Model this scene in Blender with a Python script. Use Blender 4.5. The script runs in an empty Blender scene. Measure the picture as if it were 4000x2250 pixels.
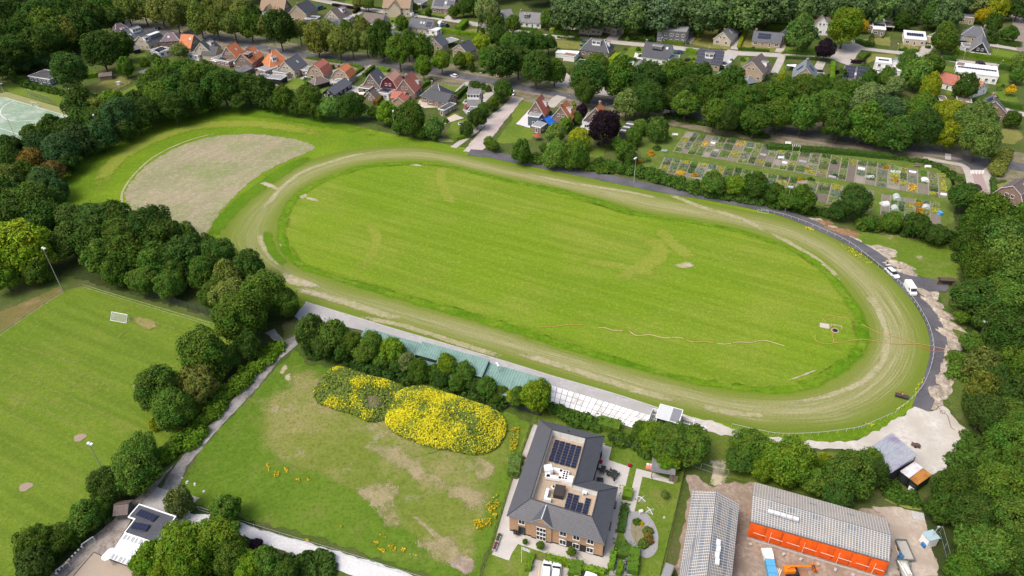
import bpy,math,random
import numpy as np
from mathutils import Vector,Matrix
rnd=random.Random(11)
rng=np.random.default_rng(5)
R=math.radians
SC=bpy.context.scene
COL=SC.collection
# ------- camera, sky, sun, exposure
CAM_H,PITCH,ROLL,FPX=120.0,R(36.0),R(-1.2),0.7127
fwd=Vector((0,math.cos(PITCH),-math.sin(PITCH)))
_r,_u=Vector((1,0,0)),Vector((0,math.sin(PITCH),math.cos(PITCH)))
cr=_r*math.cos(ROLL)+_u*math.sin(ROLL)
cu=-_r*math.sin(ROLL)+_u*math.cos(ROLL)
cam=bpy.data.objects.new('camera',bpy.data.cameras.new('camera'))
COL.objects.link(cam)
cam.data.sensor_width=36.0
cam.data.lens=36.0*FPX
cam.data.clip_end=6000
cam.matrix_world=Matrix(((cr.x,cu.x,-fwd.x,0),(cr.y,cu.y,-fwd.y,0),(cr.z,cu.z,-fwd.z,CAM_H),(0,0,0,1)))
SC.camera=cam
SUN_EL,SUN_AZ=R(58),R(-118)
world=bpy.data.worlds.new('World')
SC.world=world
world.use_nodes=True
wn=world.node_tree
sky=wn.nodes.new('ShaderNodeTexSky')
sky.sky_type='NISHITA'
sky.sun_disc=False
sky.sun_elevation=SUN_EL
sky.sun_rotation=SUN_AZ
sky.air_density=1.0
sky.dust_density=6.0
sky.ozone_density=0.6
bg=wn.nodes['Background']
bg.inputs['Strength'].default_value=0.15
wn.links.new(sky.outputs[0],bg.inputs['Color'])
sl=bpy.data.lights.new('sun','SUN')
sl.energy=1.1
sl.angle=R(28)
sl.color=(1.0,0.97,0.92)
sun=bpy.data.objects.new('sun',sl)
COL.objects.link(sun)
sdir=Vector((math.sin(SUN_AZ)*math.cos(SUN_EL),math.cos(SUN_AZ)*math.cos(SUN_EL),math.sin(SUN_EL)))
sun.rotation_euler=sdir.to_track_quat('Z','Y').to_euler()
sun.location=(0,300,400)
SC.view_settings.view_transform='Standard'
SC.view_settings.look='None'
SC.view_settings.gamma=1.0
SC.view_settings.use_curve_mapping=False
SC.view_settings.exposure=0.58
SC.cycles.max_bounces=6
SC.cycles.transparent_max_bounces=8
# ------- survey: picture points of the photograph -> places on the ground
RG={'F':(0,0,4000/2576)}
for i,ch in enumerate('ABCDEFGHIJKLMNOP'):
 k=1000/2542 if i>=12 else 1000/2576
 RG[ch if ch!='F' else 'F2']=((i%4)*1000,(i//4)*560 if i<12 else 1680,k)
def ray(sx,sy):
 return fwd+cr*((sx-2000)/4000/FPX)+cu*(-(sy-1125)/4000/FPX)
def P(reg,x,y,z=0.0):
 ox,oy,k=RG[reg]
 d=ray(ox+x*k,oy+y*k)
 t=(z-CAM_H)/d.z
 return Vector((d.x*t,d.y*t,z))
def mpp(reg,x,y,z=0.0):
 """metres per picture unit of that region, across the view, at that place"""
 p=P(reg,x,y,z)
 return(p-Vector((0,0,CAM_H))).dot(fwd)/FPX/4000*RG[reg][2]
# ------- objects
MW={}
def tag(o,label=None,cat=None,group=None,kind=None):
 if label:o['label']=label
 if cat:o['category']=cat
 if group:o['group']=group
 if kind:o['kind']=kind
 return o
def obj(name,mesh,M=None,parent=None,label=None,cat=None,group=None,kind=None):
 o=bpy.data.objects.new(name,mesh)
 COL.objects.link(o)
 M=M or Matrix()
 MW[o.name]=M
 if parent is not None:
  o.parent=parent
  o.matrix_basis=MW[parent.name].inverted()@M
 else:
  o.matrix_basis=M
 return tag(o,label,cat,group,kind)
def TR(x,y,z,rz=0.0,s=(1,1,1)):
 return Matrix.Translation((x,y,z))@Matrix.Rotation(rz,4,'Z')@Matrix.Diagonal((s[0],s[1],s[2],1))
class MB:
 def __init__(self):
  self.v,self.f,self.m,self.uv=[],[],[],{}
 def poly(self,pts,m=0):
  n=len(self.v)
  self.v.extend([tuple(p)for p in pts])
  self.f.append(tuple(range(n,n+len(pts))))
  self.m.append(m)
 def box(self,c,s,rz=0.0,m=0,M=None):
  hx,hy,hz=s[0]/2,s[1]/2,s[2]/2
  T=M if M is not None else TR(c[0],c[1],c[2],rz)
  p=[T@Vector(q)for q in((-hx,-hy,-hz),(hx,-hy,-hz),(hx,hy,-hz),(-hx,hy,-hz),(-hx,-hy,hz),(hx,-hy,hz),(hx,hy,hz),(-hx,hy,hz))]
  n=len(self.v)
  self.v.extend([tuple(q)for q in p])
  for f in((3,2,1,0),(4,5,6,7),(0,1,5,4),(1,2,6,5),(2,3,7,6),(3,0,4,7)):
   self.f.append(tuple(n+i for i in f))
   self.m.append(m)
  return self
 def prism(self,pts,z0,z1,m=0,mtop=None,bottom=True):
  """pts: list of (x,y) counter-clockwise or not"""
  a=sum(pts[i][0]*pts[(i+1)%len(pts)][1]-pts[(i+1)%len(pts)][0]*pts[i][1]for i in range(len(pts)))
  if a<0:pts=list(reversed(pts))
  n,k=len(self.v),len(pts)
  self.v.extend([(p[0],p[1],z0)for p in pts]+[(p[0],p[1],z1)for p in pts])
  for i in range(k):
   j=(i+1)%k
   self.f.append((n+i,n+j,n+k+j,n+k+i));self.m.append(m)
  self.f.append(tuple(n+k+i for i in range(k)));self.m.append(m if mtop is None else mtop)
  if bottom:
   self.f.append(tuple(n+i for i in reversed(range(k))));self.m.append(m)
  return self
 def tube(self,pts,r,n=6,m=0,r2=None):
  pts=[Vector(p)for p in pts]
  rings=[]
  for i,p in enumerate(pts):
   d=(pts[min(i+1,len(pts)-1)]-pts[max(i-1,0)]).normalized()
   a=d.cross(Vector((0,0,1))if abs(d.z)<.9 else Vector((1,0,0))).normalized()
   b=d.cross(a)
   rr=r if r2 is None else r+(r2-r)*i/(len(pts)-1)
   base=len(self.v)
   for k in range(n):
    t=2*math.pi*k/n
    self.v.append(tuple(p+a*(rr*math.cos(t))+b*(rr*math.sin(t))))
   rings.append(base)
  for i in range(len(rings)-1):
   for k in range(n):
    k2=(k+1)%n
    self.f.append((rings[i]+k,rings[i]+k2,rings[i+1]+k2,rings[i+1]+k));self.m.append(m)
  self.f.append(tuple(rings[0]+k for k in reversed(range(n))));self.m.append(m)
  self.f.append(tuple(rings[-1]+k for k in range(n)));self.m.append(m)
  return self
 def cyl(self,c,r,h,n=16,m=0,r2=None):
  return self.tube([(c[0],c[1],c[2]),(c[0],c[1],c[2]+h)],r,n,m,r2)
 def mesh(self,name,mats,smooth=False):
  me=bpy.data.meshes.new(name)
  me.from_pydata(self.v,[],self.f)
  for mm in(mats if isinstance(mats,(list,tuple))else[mats]):
   me.materials.append(mm)
  me.polygons.foreach_set('material_index',self.m)
  if smooth:
   me.polygons.foreach_set('use_smooth',[True]*len(self.f))
  return me
 def obj(self,name,mats,parent=None,M=None,smooth=False,**k):
  return obj(name,self.mesh(name,mats,smooth),M,parent,**k)
def empty(name,M,**k):
 return obj(name,None,M,None,**k)
# ------- materials
MATS={}
def node_mat(name):
 m=bpy.data.materials.new(name)
 m.use_nodes=True
 nt=m.node_tree
 return m,nt,nt.nodes['Principled BSDF']
def N(nt,typ,**kw):
 n=nt.nodes.new(typ)
 for k,v in kw.items():
  if k in n.inputs:
   n.inputs[k].default_value=v
  else:
   setattr(n,k,v)
 return n
def mixc(nt,fac,a,b,blend='MIX'):
 n=nt.nodes.new('ShaderNodeMix')
 n.data_type='RGBA'
 n.blend_type=blend
 for sock,val in((n.inputs[0],fac),(n.inputs[6],a),(n.inputs[7],b)):
  if hasattr(val,'links')or hasattr(val,'is_linked'):
   nt.links.new(val,sock)
  elif isinstance(val,(int,float)):
   sock.default_value=val
  else:
   sock.default_value=(*val[:3],1)
 return n.outputs[2]
def ramp(nt,sock,stops):
 r=nt.nodes.new('ShaderNodeValToRGB')
 e=r.color_ramp.elements
 while len(e)<len(stops):e.new(0.5)
 for el,(pos,c)in zip(e,stops):
  el.position=pos
  el.color=(*c,1)if not isinstance(c,(int,float))else(c,c,c,1)
 nt.links.new(sock,r.inputs[0])
 return r.outputs[0]
def noise(nt,co,scale,detail=3.0,rough=.55,sx=None):
 n=N(nt,'ShaderNodeTexNoise',Scale=scale,Detail=detail,Roughness=rough)
 if sx is not None:
  mp=N(nt,'ShaderNodeMapping')
  mp.vector_type='TEXTURE'
  mp.inputs['Scale'].default_value=tuple(1/q for q in sx[0])
  mp.inputs['Rotation'].default_value=(0,0,sx[1])
  nt.links.new(co,mp.inputs[0])
  co=mp.outputs[0]
 nt.links.new(co,n.inputs['Vector'])
 return n.outputs[0]
def mat(name,c,rough=.8,var=.18,scale=.8,c2=None,metal=0.0,bump=0.0,fine=6.0,streak=None):
 """plain surface: base colour with two sizes of mottling; c2 = colour of larger stains"""
 if name in MATS:return MATS[name]
 m,nt,b=node_mat(name)
 geo=N(nt,'ShaderNodeTexCoord')
 co=geo.outputs['Object']
 n1=noise(nt,co,scale,4)
 n2=noise(nt,co,fine,2,sx=streak)
 dark=tuple(x*(1-var*1.6)for x in c)
 lite=tuple(min(1,x*(1+var))for x in c)
 col=mixc(nt,ramp(nt,n2,[(.3,0.0),(.7,1.0)]),dark,lite)
 if c2 is not None:
  col=mixc(nt,ramp(nt,n1,[(.42,0.0),(.66,1.0)]),col,c2)
 else:
  col=mixc(nt,ramp(nt,n1,[(.35,0.0),(.7,.5)]),col,tuple(x*(1-var)for x in c))
 nt.links.new(col,b.inputs['Base Color'])
 b.inputs['Roughness'].default_value=rough
 b.inputs['Metallic'].default_value=metal
 b.inputs['Specular IOR Level'].default_value=.3
 if bump:
  bp=N(nt,'ShaderNodeBump',Strength=bump,Distance=.05)
  nt.links.new(n2,bp.inputs['Height'])
  nt.links.new(bp.outputs[0],b.inputs['Normal'])
 MATS[name]=m
 return m
def tile_mat(name,c,var=.15,pitch=.34,rough=.7):
 """pitched roof covering: courses and pans as relief and slight tone, in the roof's own UV (metres)"""
 if name in MATS:return MATS[name]
 m,nt,b=node_mat(name)
 uv=N(nt,'ShaderNodeUVMap')
 br=N(nt,'ShaderNodeTexBrick',offset=0.0)
 br.inputs['Scale'].default_value=1.0
 br.inputs['Brick Width'].default_value=pitch*.8
 br.inputs['Row Height'].default_value=pitch
 br.inputs['Mortar Size'].default_value=.035
 br.inputs['Mortar Smooth'].default_value=.4
 br.inputs['Color1'].default_value=(*[x*(1+var)for x in c],1)
 br.inputs['Color2'].default_value=(*[x*(1-var)for x in c],1)
 br.inputs['Mortar'].default_value=(*[x*.45 for x in c],1)
 nt.links.new(uv.outputs[0],br.inputs['Vector'])
 co=N(nt,'ShaderNodeTexCoord').outputs['Object']
 n1=noise(nt,co,.5,4)
 moss=tuple(x*.6+y for x,y in zip(c,(.015,.02,.008)))
 col=mixc(nt,ramp(nt,n1,[(.5,0.0),(.8,.5)]),br.outputs[0],moss)
 nt.links.new(col,b.inputs['Base Color'])
 bp=N(nt,'ShaderNodeBump',Strength=.5,Distance=.03)
 nt.links.new(br.outputs[1],bp.inputs['Height'])
 bp.invert=True
 nt.links.new(bp.outputs[0],b.inputs['Normal'])
 b.inputs['Roughness'].default_value=rough
 MATS[name]=m
 return m
def brick_mat(name,c,c2,mortar=(.35,.32,.28)):
 if name in MATS:return MATS[name]
 m,nt,b=node_mat(name)
 co=N(nt,'ShaderNodeTexCoord').outputs['Object']
 sp=N(nt,'ShaderNodeSeparateXYZ');nt.links.new(co,sp.inputs[0])
 ad=N(nt,'ShaderNodeMath',operation='ADD');nt.links.new(sp.outputs[0],ad.inputs[0]);nt.links.new(sp.outputs[1],ad.inputs[1])
 cb=N(nt,'ShaderNodeCombineXYZ');nt.links.new(ad.outputs[0],cb.inputs[0]);nt.links.new(sp.outputs[2],cb.inputs[1])
 br=N(nt,'ShaderNodeTexBrick')
 br.inputs['Scale'].default_value=1.0
 br.inputs['Brick Width'].default_value=.22
 br.inputs['Row Height'].default_value=.065
 br.inputs['Mortar Size'].default_value=.007
 br.inputs['Color1'].default_value=(*c,1)
 br.inputs['Color2'].default_value=(*c2,1)
 br.inputs['Mortar'].default_value=(*mortar,1)
 nt.links.new(cb.outputs[0],br.inputs['Vector'])
 n1=noise(nt,co,1.2,4)
 col=mixc(nt,ramp(nt,n1,[(.35,0.0),(.7,.5)]),br.outputs[0],tuple(x*.7 for x in c))
 nt.links.new(col,b.inputs['Base Color'])
 b.inputs['Roughness'].default_value=.85
 MATS[name]=m
 return m
def turf(name,c,c2,c3=None,big=.03,mid=.25,dry=(.5,.72),streak=0.0,sang=0.0,fine=2.5,soil=None,soilr=(.62,.72),flowers=None):
 """short grass: broad patches of two greens, dry patches c3, streaks along one direction, bare soil spots"""
 if name in MATS:return MATS[name]
 m,nt,b=node_mat(name)
 co=N(nt,'ShaderNodeTexCoord').outputs['Object']
 col=mixc(nt,ramp(nt,noise(nt,co,big,4),[(.35,0.0),(.65,1.0)]),c,c2)
 if c3 is not None:
  col=mixc(nt,ramp(nt,noise(nt,co,mid,5,.62),[(dry[0],0.0),(dry[1],1.0)]),col,c3)
 if streak:
  s=noise(nt,co,.9,3,.6,sx=((.045,.8,1),sang))
  col=mixc(nt,ramp(nt,s,[(.4,0.0),(.72,streak)]),col,tuple(x*.5+y*.5 for x,y in zip(c2,(.26,.24,.08))))
  s2=noise(nt,co,.8,2,.5,sx=((.03,.5,1),sang))
  col=mixc(nt,ramp(nt,s2,[(.42,0.0),(.62,.5)]),col,tuple(x*.78 for x in c))
 if soil is not None:
  col=mixc(nt,ramp(nt,noise(nt,co,.12,6,.65),[(soilr[0],0.0),(soilr[1],1.0)]),col,soil)
 f=noise(nt,co,fine,5,.7)
 col=mixc(nt,ramp(nt,f,[(.3,.75),(.55,0.0)]),col,tuple(x*.55 for x in c))
 col=mixc(nt,ramp(nt,noise(nt,co,fine*.35,4,.7),[(.5,0.0),(.75,.5)]),col,tuple(min(1,x*1.3+.01)for x in c2))
 nt.links.new(col,b.inputs['Base Color'])
 b.inputs['Roughness'].default_value=.95
 b.inputs['Specular IOR Level'].default_value=.1
 bp=N(nt,'ShaderNodeBump',Strength=.5,Distance=.08)
 nt.links.new(f,bp.inputs['Height'])
 nt.links.new(bp.outputs[0],b.inputs['Normal'])
 MATS[name]=m
 return m
def foliage_mat(name='foliage',trans=.22):
 """leaves: the plant's own colour (object colour), varied leaf by leaf, and a little light through the blade"""
 if name in MATS:return MATS[name]
 m,nt,b=node_mat(name)
 oi=N(nt,'ShaderNodeObjectInfo')
 ge=N(nt,'ShaderNodeNewGeometry')
 hs=N(nt,'ShaderNodeHueSaturation')
 nt.links.new(oi.outputs['Color'],hs.inputs['Color'])
 mr=N(nt,'ShaderNodeMapRange');mr.inputs[3].default_value=.62;mr.inputs[4].default_value=1.5
 nt.links.new(ge.outputs['Random Per Island'],mr.inputs[0])
 nt.links.new(mr.outputs[0],hs.inputs['Value'])
 co=N(nt,'ShaderNodeTexCoord').outputs['Object']
 nz=noise(nt,co,1.6,2)
 mh=N(nt,'ShaderNodeMapRange');mh.inputs[1].default_value=.3;mh.inputs[2].default_value=.7;mh.inputs[3].default_value=.478;mh.inputs[4].default_value=.518
 nt.links.new(nz,mh.inputs[0]);nt.links.new(mh.outputs[0],hs.inputs['Hue'])
 nt.links.new(hs.outputs[0],b.inputs['Base Color'])
 b.inputs['Roughness'].default_value=.75
 b.inputs['Specular IOR Level'].default_value=.08
 tl=N(nt,'ShaderNodeBsdfTranslucent')
 nt.links.new(hs.outputs[0],tl.inputs['Color'])
 mx=N(nt,'ShaderNodeMixShader');mx.inputs[0].default_value=trans
 nt.links.new(b.outputs[0],mx.inputs[1]);nt.links.new(tl.outputs[0],mx.inputs[2])
 out=nt.nodes['Material Output']
 nt.links.new(mx.outputs[0],out.inputs['Surface'])
 MATS[name]=m
 return m
def soft(m,amt=.9,sc=.35):
 """the same surface thinning out at its margin: an edge attribute broken up by noise decides where it stops"""
 k='soft_'+m.name
 if k in MATS:return MATS[k]
 m2=m.copy();m2.name=k
 nt=m2.node_tree
 out=nt.nodes['Material Output']
 src=out.inputs['Surface'].links[0].from_socket
 at=N(nt,'ShaderNodeAttribute',attribute_name='fade')
 co=N(nt,'ShaderNodeTexCoord').outputs['Object']
 nz=noise(nt,co,sc,6,.68)
 fz=noise(nt,co,5.0,4,.75)
 ad=N(nt,'ShaderNodeMath',operation='MULTIPLY_ADD');nt.links.new(nz,ad.inputs[0]);ad.inputs[1].default_value=2.0*amt;nt.links.new(at.outputs['Fac'],ad.inputs[2])
 a2=N(nt,'ShaderNodeMath',operation='MULTIPLY_ADD');nt.links.new(fz,a2.inputs[0]);a2.inputs[1].default_value=1.9;nt.links.new(ad.outputs[0],a2.inputs[2])
 mr=N(nt,'ShaderNodeMath',operation='GREATER_THAN');nt.links.new(a2.outputs[0],mr.inputs[0]);mr.inputs[1].default_value=1.0*amt+.95+.5
 tr=N(nt,'ShaderNodeBsdfTransparent')
 mx=N(nt,'ShaderNodeMixShader');nt.links.new(mr.outputs[0],mx.inputs[0]);nt.links.new(tr.outputs[0],mx.inputs[1]);nt.links.new(src,mx.inputs[2])
 nt.links.new(mx.outputs[0],out.inputs['Surface'])
 MATS[k]=m2
 return m2
FOL=foliage_mat()
BARK=mat('bark',(.10,.08,.055),.9,.25,2)
WHITE=mat('white_paint',(.8,.8,.79),.6,.06,.6)
CONC=mat('concrete',(.42,.41,.39),.9,.15,.5)
GLASS=mat('window_glass',(.03,.035,.045),.12,.3,1.5)
ASPH=mat('asphalt',(.085,.086,.095),.9,.22,.25,c2=(.12,.118,.122),fine=3)
STEEL=mat('galvanised_steel',(.45,.47,.48),.45,.1,1,metal=.3)
DARKM=mat('dark_metal',(.03,.032,.035),.5,.2,1)
WOOD=mat('weathered_wood',(.2,.16,.12),.85,.25,1.2)
SAND=mat('sand',(.52,.46,.39),.95,.12,.12,c2=(.40,.34,.27),fine=1.5,bump=.4)
PANEL=mat('solar_cells',(.010,.015,.045),.42,.25,1.5)
BLACKRUB=mat('black_rubber',(.02,.02,.02),.8,.2,2)
# ------- ground sheets
ZC=[0.0]
def nextz(step=.004):
 ZC[0]+=step
 return ZC[0]
def crom(pts,n=6,closed=True):
 out,k=[],len(pts)
 rngi=range(k)if closed else range(k-1)
 g=(lambda i:pts[i%k])if closed else(lambda i:pts[max(0,min(k-1,i))])
 for i in rngi:
  a,b,c,d=g(i-1),g(i),g(i+1),g(i+2)
  for j in range(n):
   t=j/n
   out.append(tuple(.5*((2*b[q])+(-a[q]+c[q])*t+(2*a[q]-5*b[q]+4*c[q]-d[q])*t*t+(-a[q]+3*b[q]-3*c[q]+d[q])*t**3)for q in range(2)))
 if not closed:out.append(tuple(pts[-1][:2]))
 return out
def gp(reg,pts):
 """flat list of picture points -> ground points"""
 return[tuple(P(reg,x,y)[:2])for x,y in pts]
def rough_edge(pts,amp,seg=.7,seed=0):
 """ragged outline for grass and sand margins: slow wander plus small jitter"""
 r,out,s=random.Random(seed),[],0.0
 ph=[r.uniform(0,6.28)for _ in range(4)]
 tot=sum((Vector(pts[(i+1)%len(pts)])-Vector(pts[i])).length for i in range(len(pts)))
 seg=max(seg,tot/1500)
 for i in range(len(pts)):
  a,b=Vector(pts[i]),Vector(pts[(i+1)%len(pts)])
  L=(b-a).length
  k=max(1,int(L/seg))
  nrm=Vector((-(b-a).y,(b-a).x)).normalized()if L else Vector((0,0))
  for j in range(k):
   t=s+L*j/k
   d=.45*math.sin(t*.9+ph[0])+.35*math.sin(t*2.1+ph[1])+.3*math.sin(t*.33+ph[2])+.35*r.uniform(-1,1)
   p=a.lerp(b,j/k)+nrm*d*amp
   out.append((p.x,p.y))
  s+=L
 return out
def sheet(name,pts,m,z=None,smooth=0,rough=0,kind='structure',thick=0.0,label=None,cat=None,parent=None):
 if smooth:pts=crom(pts,smooth)
 if rough:pts=rough_edge(pts,rough,.7,len(pts))
 z=nextz()if z is None else z
 mb=MB()
 if thick:
  mb.prism(pts,z-thick,z,0,bottom=False)
 else:
  a=sum(pts[i][0]*pts[(i+1)%len(pts)][1]-pts[(i+1)%len(pts)][0]*pts[i][1]for i in range(len(pts)))
  if a<0:pts=list(reversed(pts))
  mb.poly([(p[0],p[1],z)for p in pts])
 return mb.obj(name,m,parent,kind=kind if parent is None else None,label=label,cat=cat)
def patch(name,pts,m,z=None,smooth=4,core=.55,spread=1.18,sc=.35,amt=.9,kind='structure'):
 """ground patch that frays into what surrounds it"""
 z=nextz()if z is None else z
 if smooth:pts=crom(pts,smooth)
 v=np.array(pts);c=v.mean(0)
 rings=[c+(v-c)*spread,c+(v-c)*(spread+core)/2,c+(v-c)*core]
 n=len(v)
 vs=[(q[0],q[1],z)for r in rings for q in r]+[(c[0],c[1],z)]
 fs=[(k*n+i,k*n+(i+1)%n,(k+1)*n+(i+1)%n,(k+1)*n+i)for k in range(2)for i in range(n)]+[(2*n+i,2*n+(i+1)%n,3*n)for i in range(n)]
 me=bpy.data.meshes.new(name);me.from_pydata(vs,[],fs)
 a=me.attributes.new('fade','FLOAT','POINT')
 a.data.foreach_set('value',[0.0]*n+[.6]*n+[1.0]*(n+1))
 me.materials.append(soft(m,amt,sc))
 if me.polygons[0].normal.z<0:me.flip_normals()
 return obj(name,me,kind=kind)
def soft_ribbon(name,reg,pts,w,m,z=None,sc=.35,amt=.9):
 line=crom(gp(reg,pts),6,False)
 z=nextz()if z is None else z
 vs,fs,fa=[],[],[]
 n=len(line)
 for i,p in enumerate(line):
  a,b=Vector(line[max(i-1,0)]),Vector(line[min(i+1,n-1)])
  d=(b-a).normalized();nr=Vector((-d.y,d.x))
  e=min(1,5*i/n+.05,5*(n-1-i)/n+.05)
  for j,(o,f)in enumerate(((-.75,0),(-.3,.9),(.3,.9),(.75,0))):
   q=Vector(p)+nr*(o*w);vs.append((q.x,q.y,z));fa.append(f*e)
 for i in range(n-1):
  for j in range(3):fs.append((i*4+j,i*4+j+1,i*4+j+5,i*4+j+4))
 me=bpy.data.meshes.new(name);me.from_pydata(vs,[],fs)
 at=me.attributes.new('fade','FLOAT','POINT');at.data.foreach_set('value',fa)
 me.materials.append(soft(m,amt,sc))
 if me.polygons[0].normal.z<0:me.flip_normals()
 return obj(name,me,kind='structure')
def ribbon_pts(line,w,w2=None):
 L,Rr=[],[]
 for i,p in enumerate(line):
  a,b=Vector(line[max(i-1,0)]),Vector(line[min(i+1,len(line)-1)])
  d=(b-a).normalized();nrm=Vector((-d.y,d.x))
  ww=w if w2 is None else w+(w2-w)*i/(len(line)-1)
  q=Vector(p)
  L.append(tuple(q+nrm*ww/2));Rr.append(tuple(q-nrm*ww/2))
 return L,Rr
def ribbon(name,reg,pts,w,m,z=None,w2=None,smooth=6,thick=0.0,rough=0,kind='structure',**k):
 line=gp(reg,pts)if reg else pts
 if smooth and len(line)>2:line=crom(line,smooth,False)
 L,Rr=ribbon_pts(line,w,w2)
 return sheet(name,L+Rr[::-1],m,z,0,rough,kind,thick,**k)
def resample(pts,n):
 v=np.array(list(pts)+[pts[0]])
 s=np.concatenate([[0],np.cumsum(np.linalg.norm(np.diff(v,axis=0),axis=1))])
 t=np.linspace(0,s[-1],n,endpoint=False)
 return np.stack([np.interp(t,s,v[:,i])for i in range(2)],1),s[-1]
# ------- leaves, crowns, hedges
def leaf_quads(p,n,s,rg):
 """p centres (k,3), n facing directions, s sizes -> vertices (4k,3)"""
 t=rg.normal(size=p.shape)
 t-=n*(t*n).sum(1,keepdims=True)
 t/=np.linalg.norm(t,axis=1,keepdims=True)
 b=np.cross(n,t)
 s=s[:,None]
 v=np.stack([p-t*s-b*s*.15,p-b*s*.62+n*s*.12,p+t*s+b*s*.1,p+b*s*.6+n*s*.12],1)
 return v.reshape(-1,3)
def quads_mesh(name,v,mats,extra=None,mi=None):
 n=len(v)//4
 me=bpy.data.meshes.new(name)
 me.vertices.add(len(v))
 me.vertices.foreach_set('co',np.asarray(v,dtype=np.float32).ravel())
 me.loops.add(n*4)
 me.loops.foreach_set('vertex_index',np.arange(n*4,dtype=np.int32))
 me.polygons.add(n)
 me.polygons.foreach_set('loop_start',np.arange(0,n*4,4,dtype=np.int32))
 for mm in(mats if isinstance(mats,(list,tuple))else[mats]):me.materials.append(mm)
 if mi is not None:me.polygons.foreach_set('material_index',np.asarray(mi,dtype=np.int32))
 me.update()
 return me
def unit(a):
 return a/np.maximum(1e-9,np.linalg.norm(a,axis=1,keepdims=True))
def crown_verts(seed,shape='round',lobes=58,per=95,leaf=.072):
 rg=np.random.default_rng(seed)
 i=np.arange(lobes)+.5
 ph=np.pi*(1+5**.5)*i+rg.uniform(0,6)
 z=1-2*i/lobes
 z=np.clip(z*.95+.12,-.62,1)
 rr=np.sqrt(np.maximum(0,1-z*z))
 d=np.stack([rr*np.cos(ph),rr*np.sin(ph),z],1)+rg.normal(size=(lobes,3))*.13
 d=unit(d)
 lump=1+.20*np.sin(d[:,0]*3+seed)*np.cos(d[:,1]*2.6+seed*2)+.10*np.sin(d[:,2]*5+seed*3)+.08*np.sin(d[:,0]*6-d[:,1]*5+seed)
 c=d*((.70+rg.uniform(-.10,.10,lobes))*lump)[:,None]
 lr=rg.uniform(.17,.40,lobes)
 if shape=='conic':
  zz=rg.uniform(-1,1,lobes);zz[0]=.95
  w=(1-(zz+1)/2)**.8*.78
  an=rg.uniform(0,2*np.pi,lobes)
  c=np.stack([w*np.cos(an),w*np.sin(an),zz],1);lr=.12+.17*(1-(zz+1)/2)
  d=unit(np.stack([np.cos(an),np.sin(an),np.full(lobes,.35)],1))
 elif shape=='willow':
  c[:,2]=c[:,2]*.8+.1;lr*=.85
 elif shape=='shrub':
  c[:,2]=np.abs(c[:,2])*.9-.25
 cnt=(per*(lr/.28)**2).astype(int)+8
 cc,dd,rad=np.repeat(c,cnt,0),np.repeat(d,cnt,0),np.repeat(lr,cnt)
 n=len(cc)
 o=unit(rg.normal(size=(n,3))+dd*.75+np.array([0,0,.22]))
 p=cc+o*(rad*(1-.45*rg.random(n)**2.2))[:,None]
 if shape=='willow':
  p[:,2]-=rg.random(n)**2*.35
 nn=unit(o+rg.normal(size=(n,3))*.45+np.array([0,0,.25]))
 if shape=='willow':
  nn=unit(o*np.array([1,1,.3])+rg.normal(size=(n,3))*.3)
 s=leaf*rg.uniform(.6,1.35,n)
 k=n//11
 q=unit(rg.normal(size=(k,3))+np.array([0,0,.5]))
 q=q*(1.0+rg.normal(size=(k,1))*.09)*np.array([1,1,.98])
 if shape in('round','willow'):
  p=np.concatenate([p,q*.97]);nn=np.concatenate([nn,unit(q+rg.normal(size=(k,3))*.5)]);s=np.concatenate([s,leaf*rg.uniform(.5,1,k)])
 return leaf_quads(p,nn,s,rg)
CROWN={}
for sh,cnt,kw in(('round',6,{}),('willow',2,dict(lobes=64)),('conic',2,dict(lobes=70,per=60,leaf=.06)),('shrub',3,dict(lobes=30,per=60,leaf=.105)),('fine',3,dict(lobes=95,per=95,leaf=.052))):
 CROWN[sh]=[quads_mesh('crown_leaves',crown_verts(31*i+len(sh),'round' if sh=='fine' else sh,**kw),FOL)for i in range(cnt)]
def trunk_mesh(seed,conic=False):
 r=random.Random(seed)
 mb=MB()
 pts=[(0,0,0),(r.uniform(-.02,.02),r.uniform(-.02,.02),.35),(r.uniform(-.04,.04),r.uniform(-.04,.04),.7),(0,0,1.05)]
 mb.tube(pts,.075,7,0,.035)
 if not conic:
  for k in range(5):
   a=k*1.26+r.uniform(-.3,.3)
   e=r.uniform(.4,.62)
   z0=r.uniform(.5,.75)
   mb.tube([(0,0,z0),(math.cos(a)*e*.5,math.sin(a)*e*.5,z0+.2),(math.cos(a)*e,math.sin(a)*e,z0+r.uniform(.3,.5))],.035,5,0,.012)
 return mb.mesh('trunk',BARK)
TRUNK=[trunk_mesh(3),trunk_mesh(8),trunk_mesh(1,True)]
TONE={'d':(.046,.096,.014),'m':(.068,.136,.016),'b':(.108,.195,.013),'o':(.128,.170,.030),'y':(.20,.265,.014),'g':(.42,.32,.012),'p':(.022,.012,.02),'u':(.052,.108,.030),'n':(.15,.115,.024),'l':(.13,.195,.05),'s':(.10,.18,.03)}
TWORD={'d':'dark green','m':'green','b':'bright green','o':'olive green','y':'yellow-green','g':'golden yellow','p':'dark purple','u':'bluish green','n':'brown-tinged','l':'pale green','s':'soft green'}
ORD='first second third fourth fifth sixth seventh eighth ninth tenth eleventh twelfth thirteenth fourteenth fifteenth sixteenth seventeenth eighteenth nineteenth twentieth'.split()
ORD+=['twenty-'+w for w in ORD[:9]]+['thirtieth']+['thirty-'+w for w in ORD[:9]]+['fortieth']+['forty-'+w for w in ORD[:9]]+['fiftieth']+['fifty-'+w for w in ORD[:9]]
TREES=[]
def tone_of(t,r):
 c=TONE[t]
 f=r.uniform(.82,1.2)
 return(c[0]*f*r.uniform(.88,1.12),c[1]*f,c[2]*f*r.uniform(.85,1.2),1)
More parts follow.
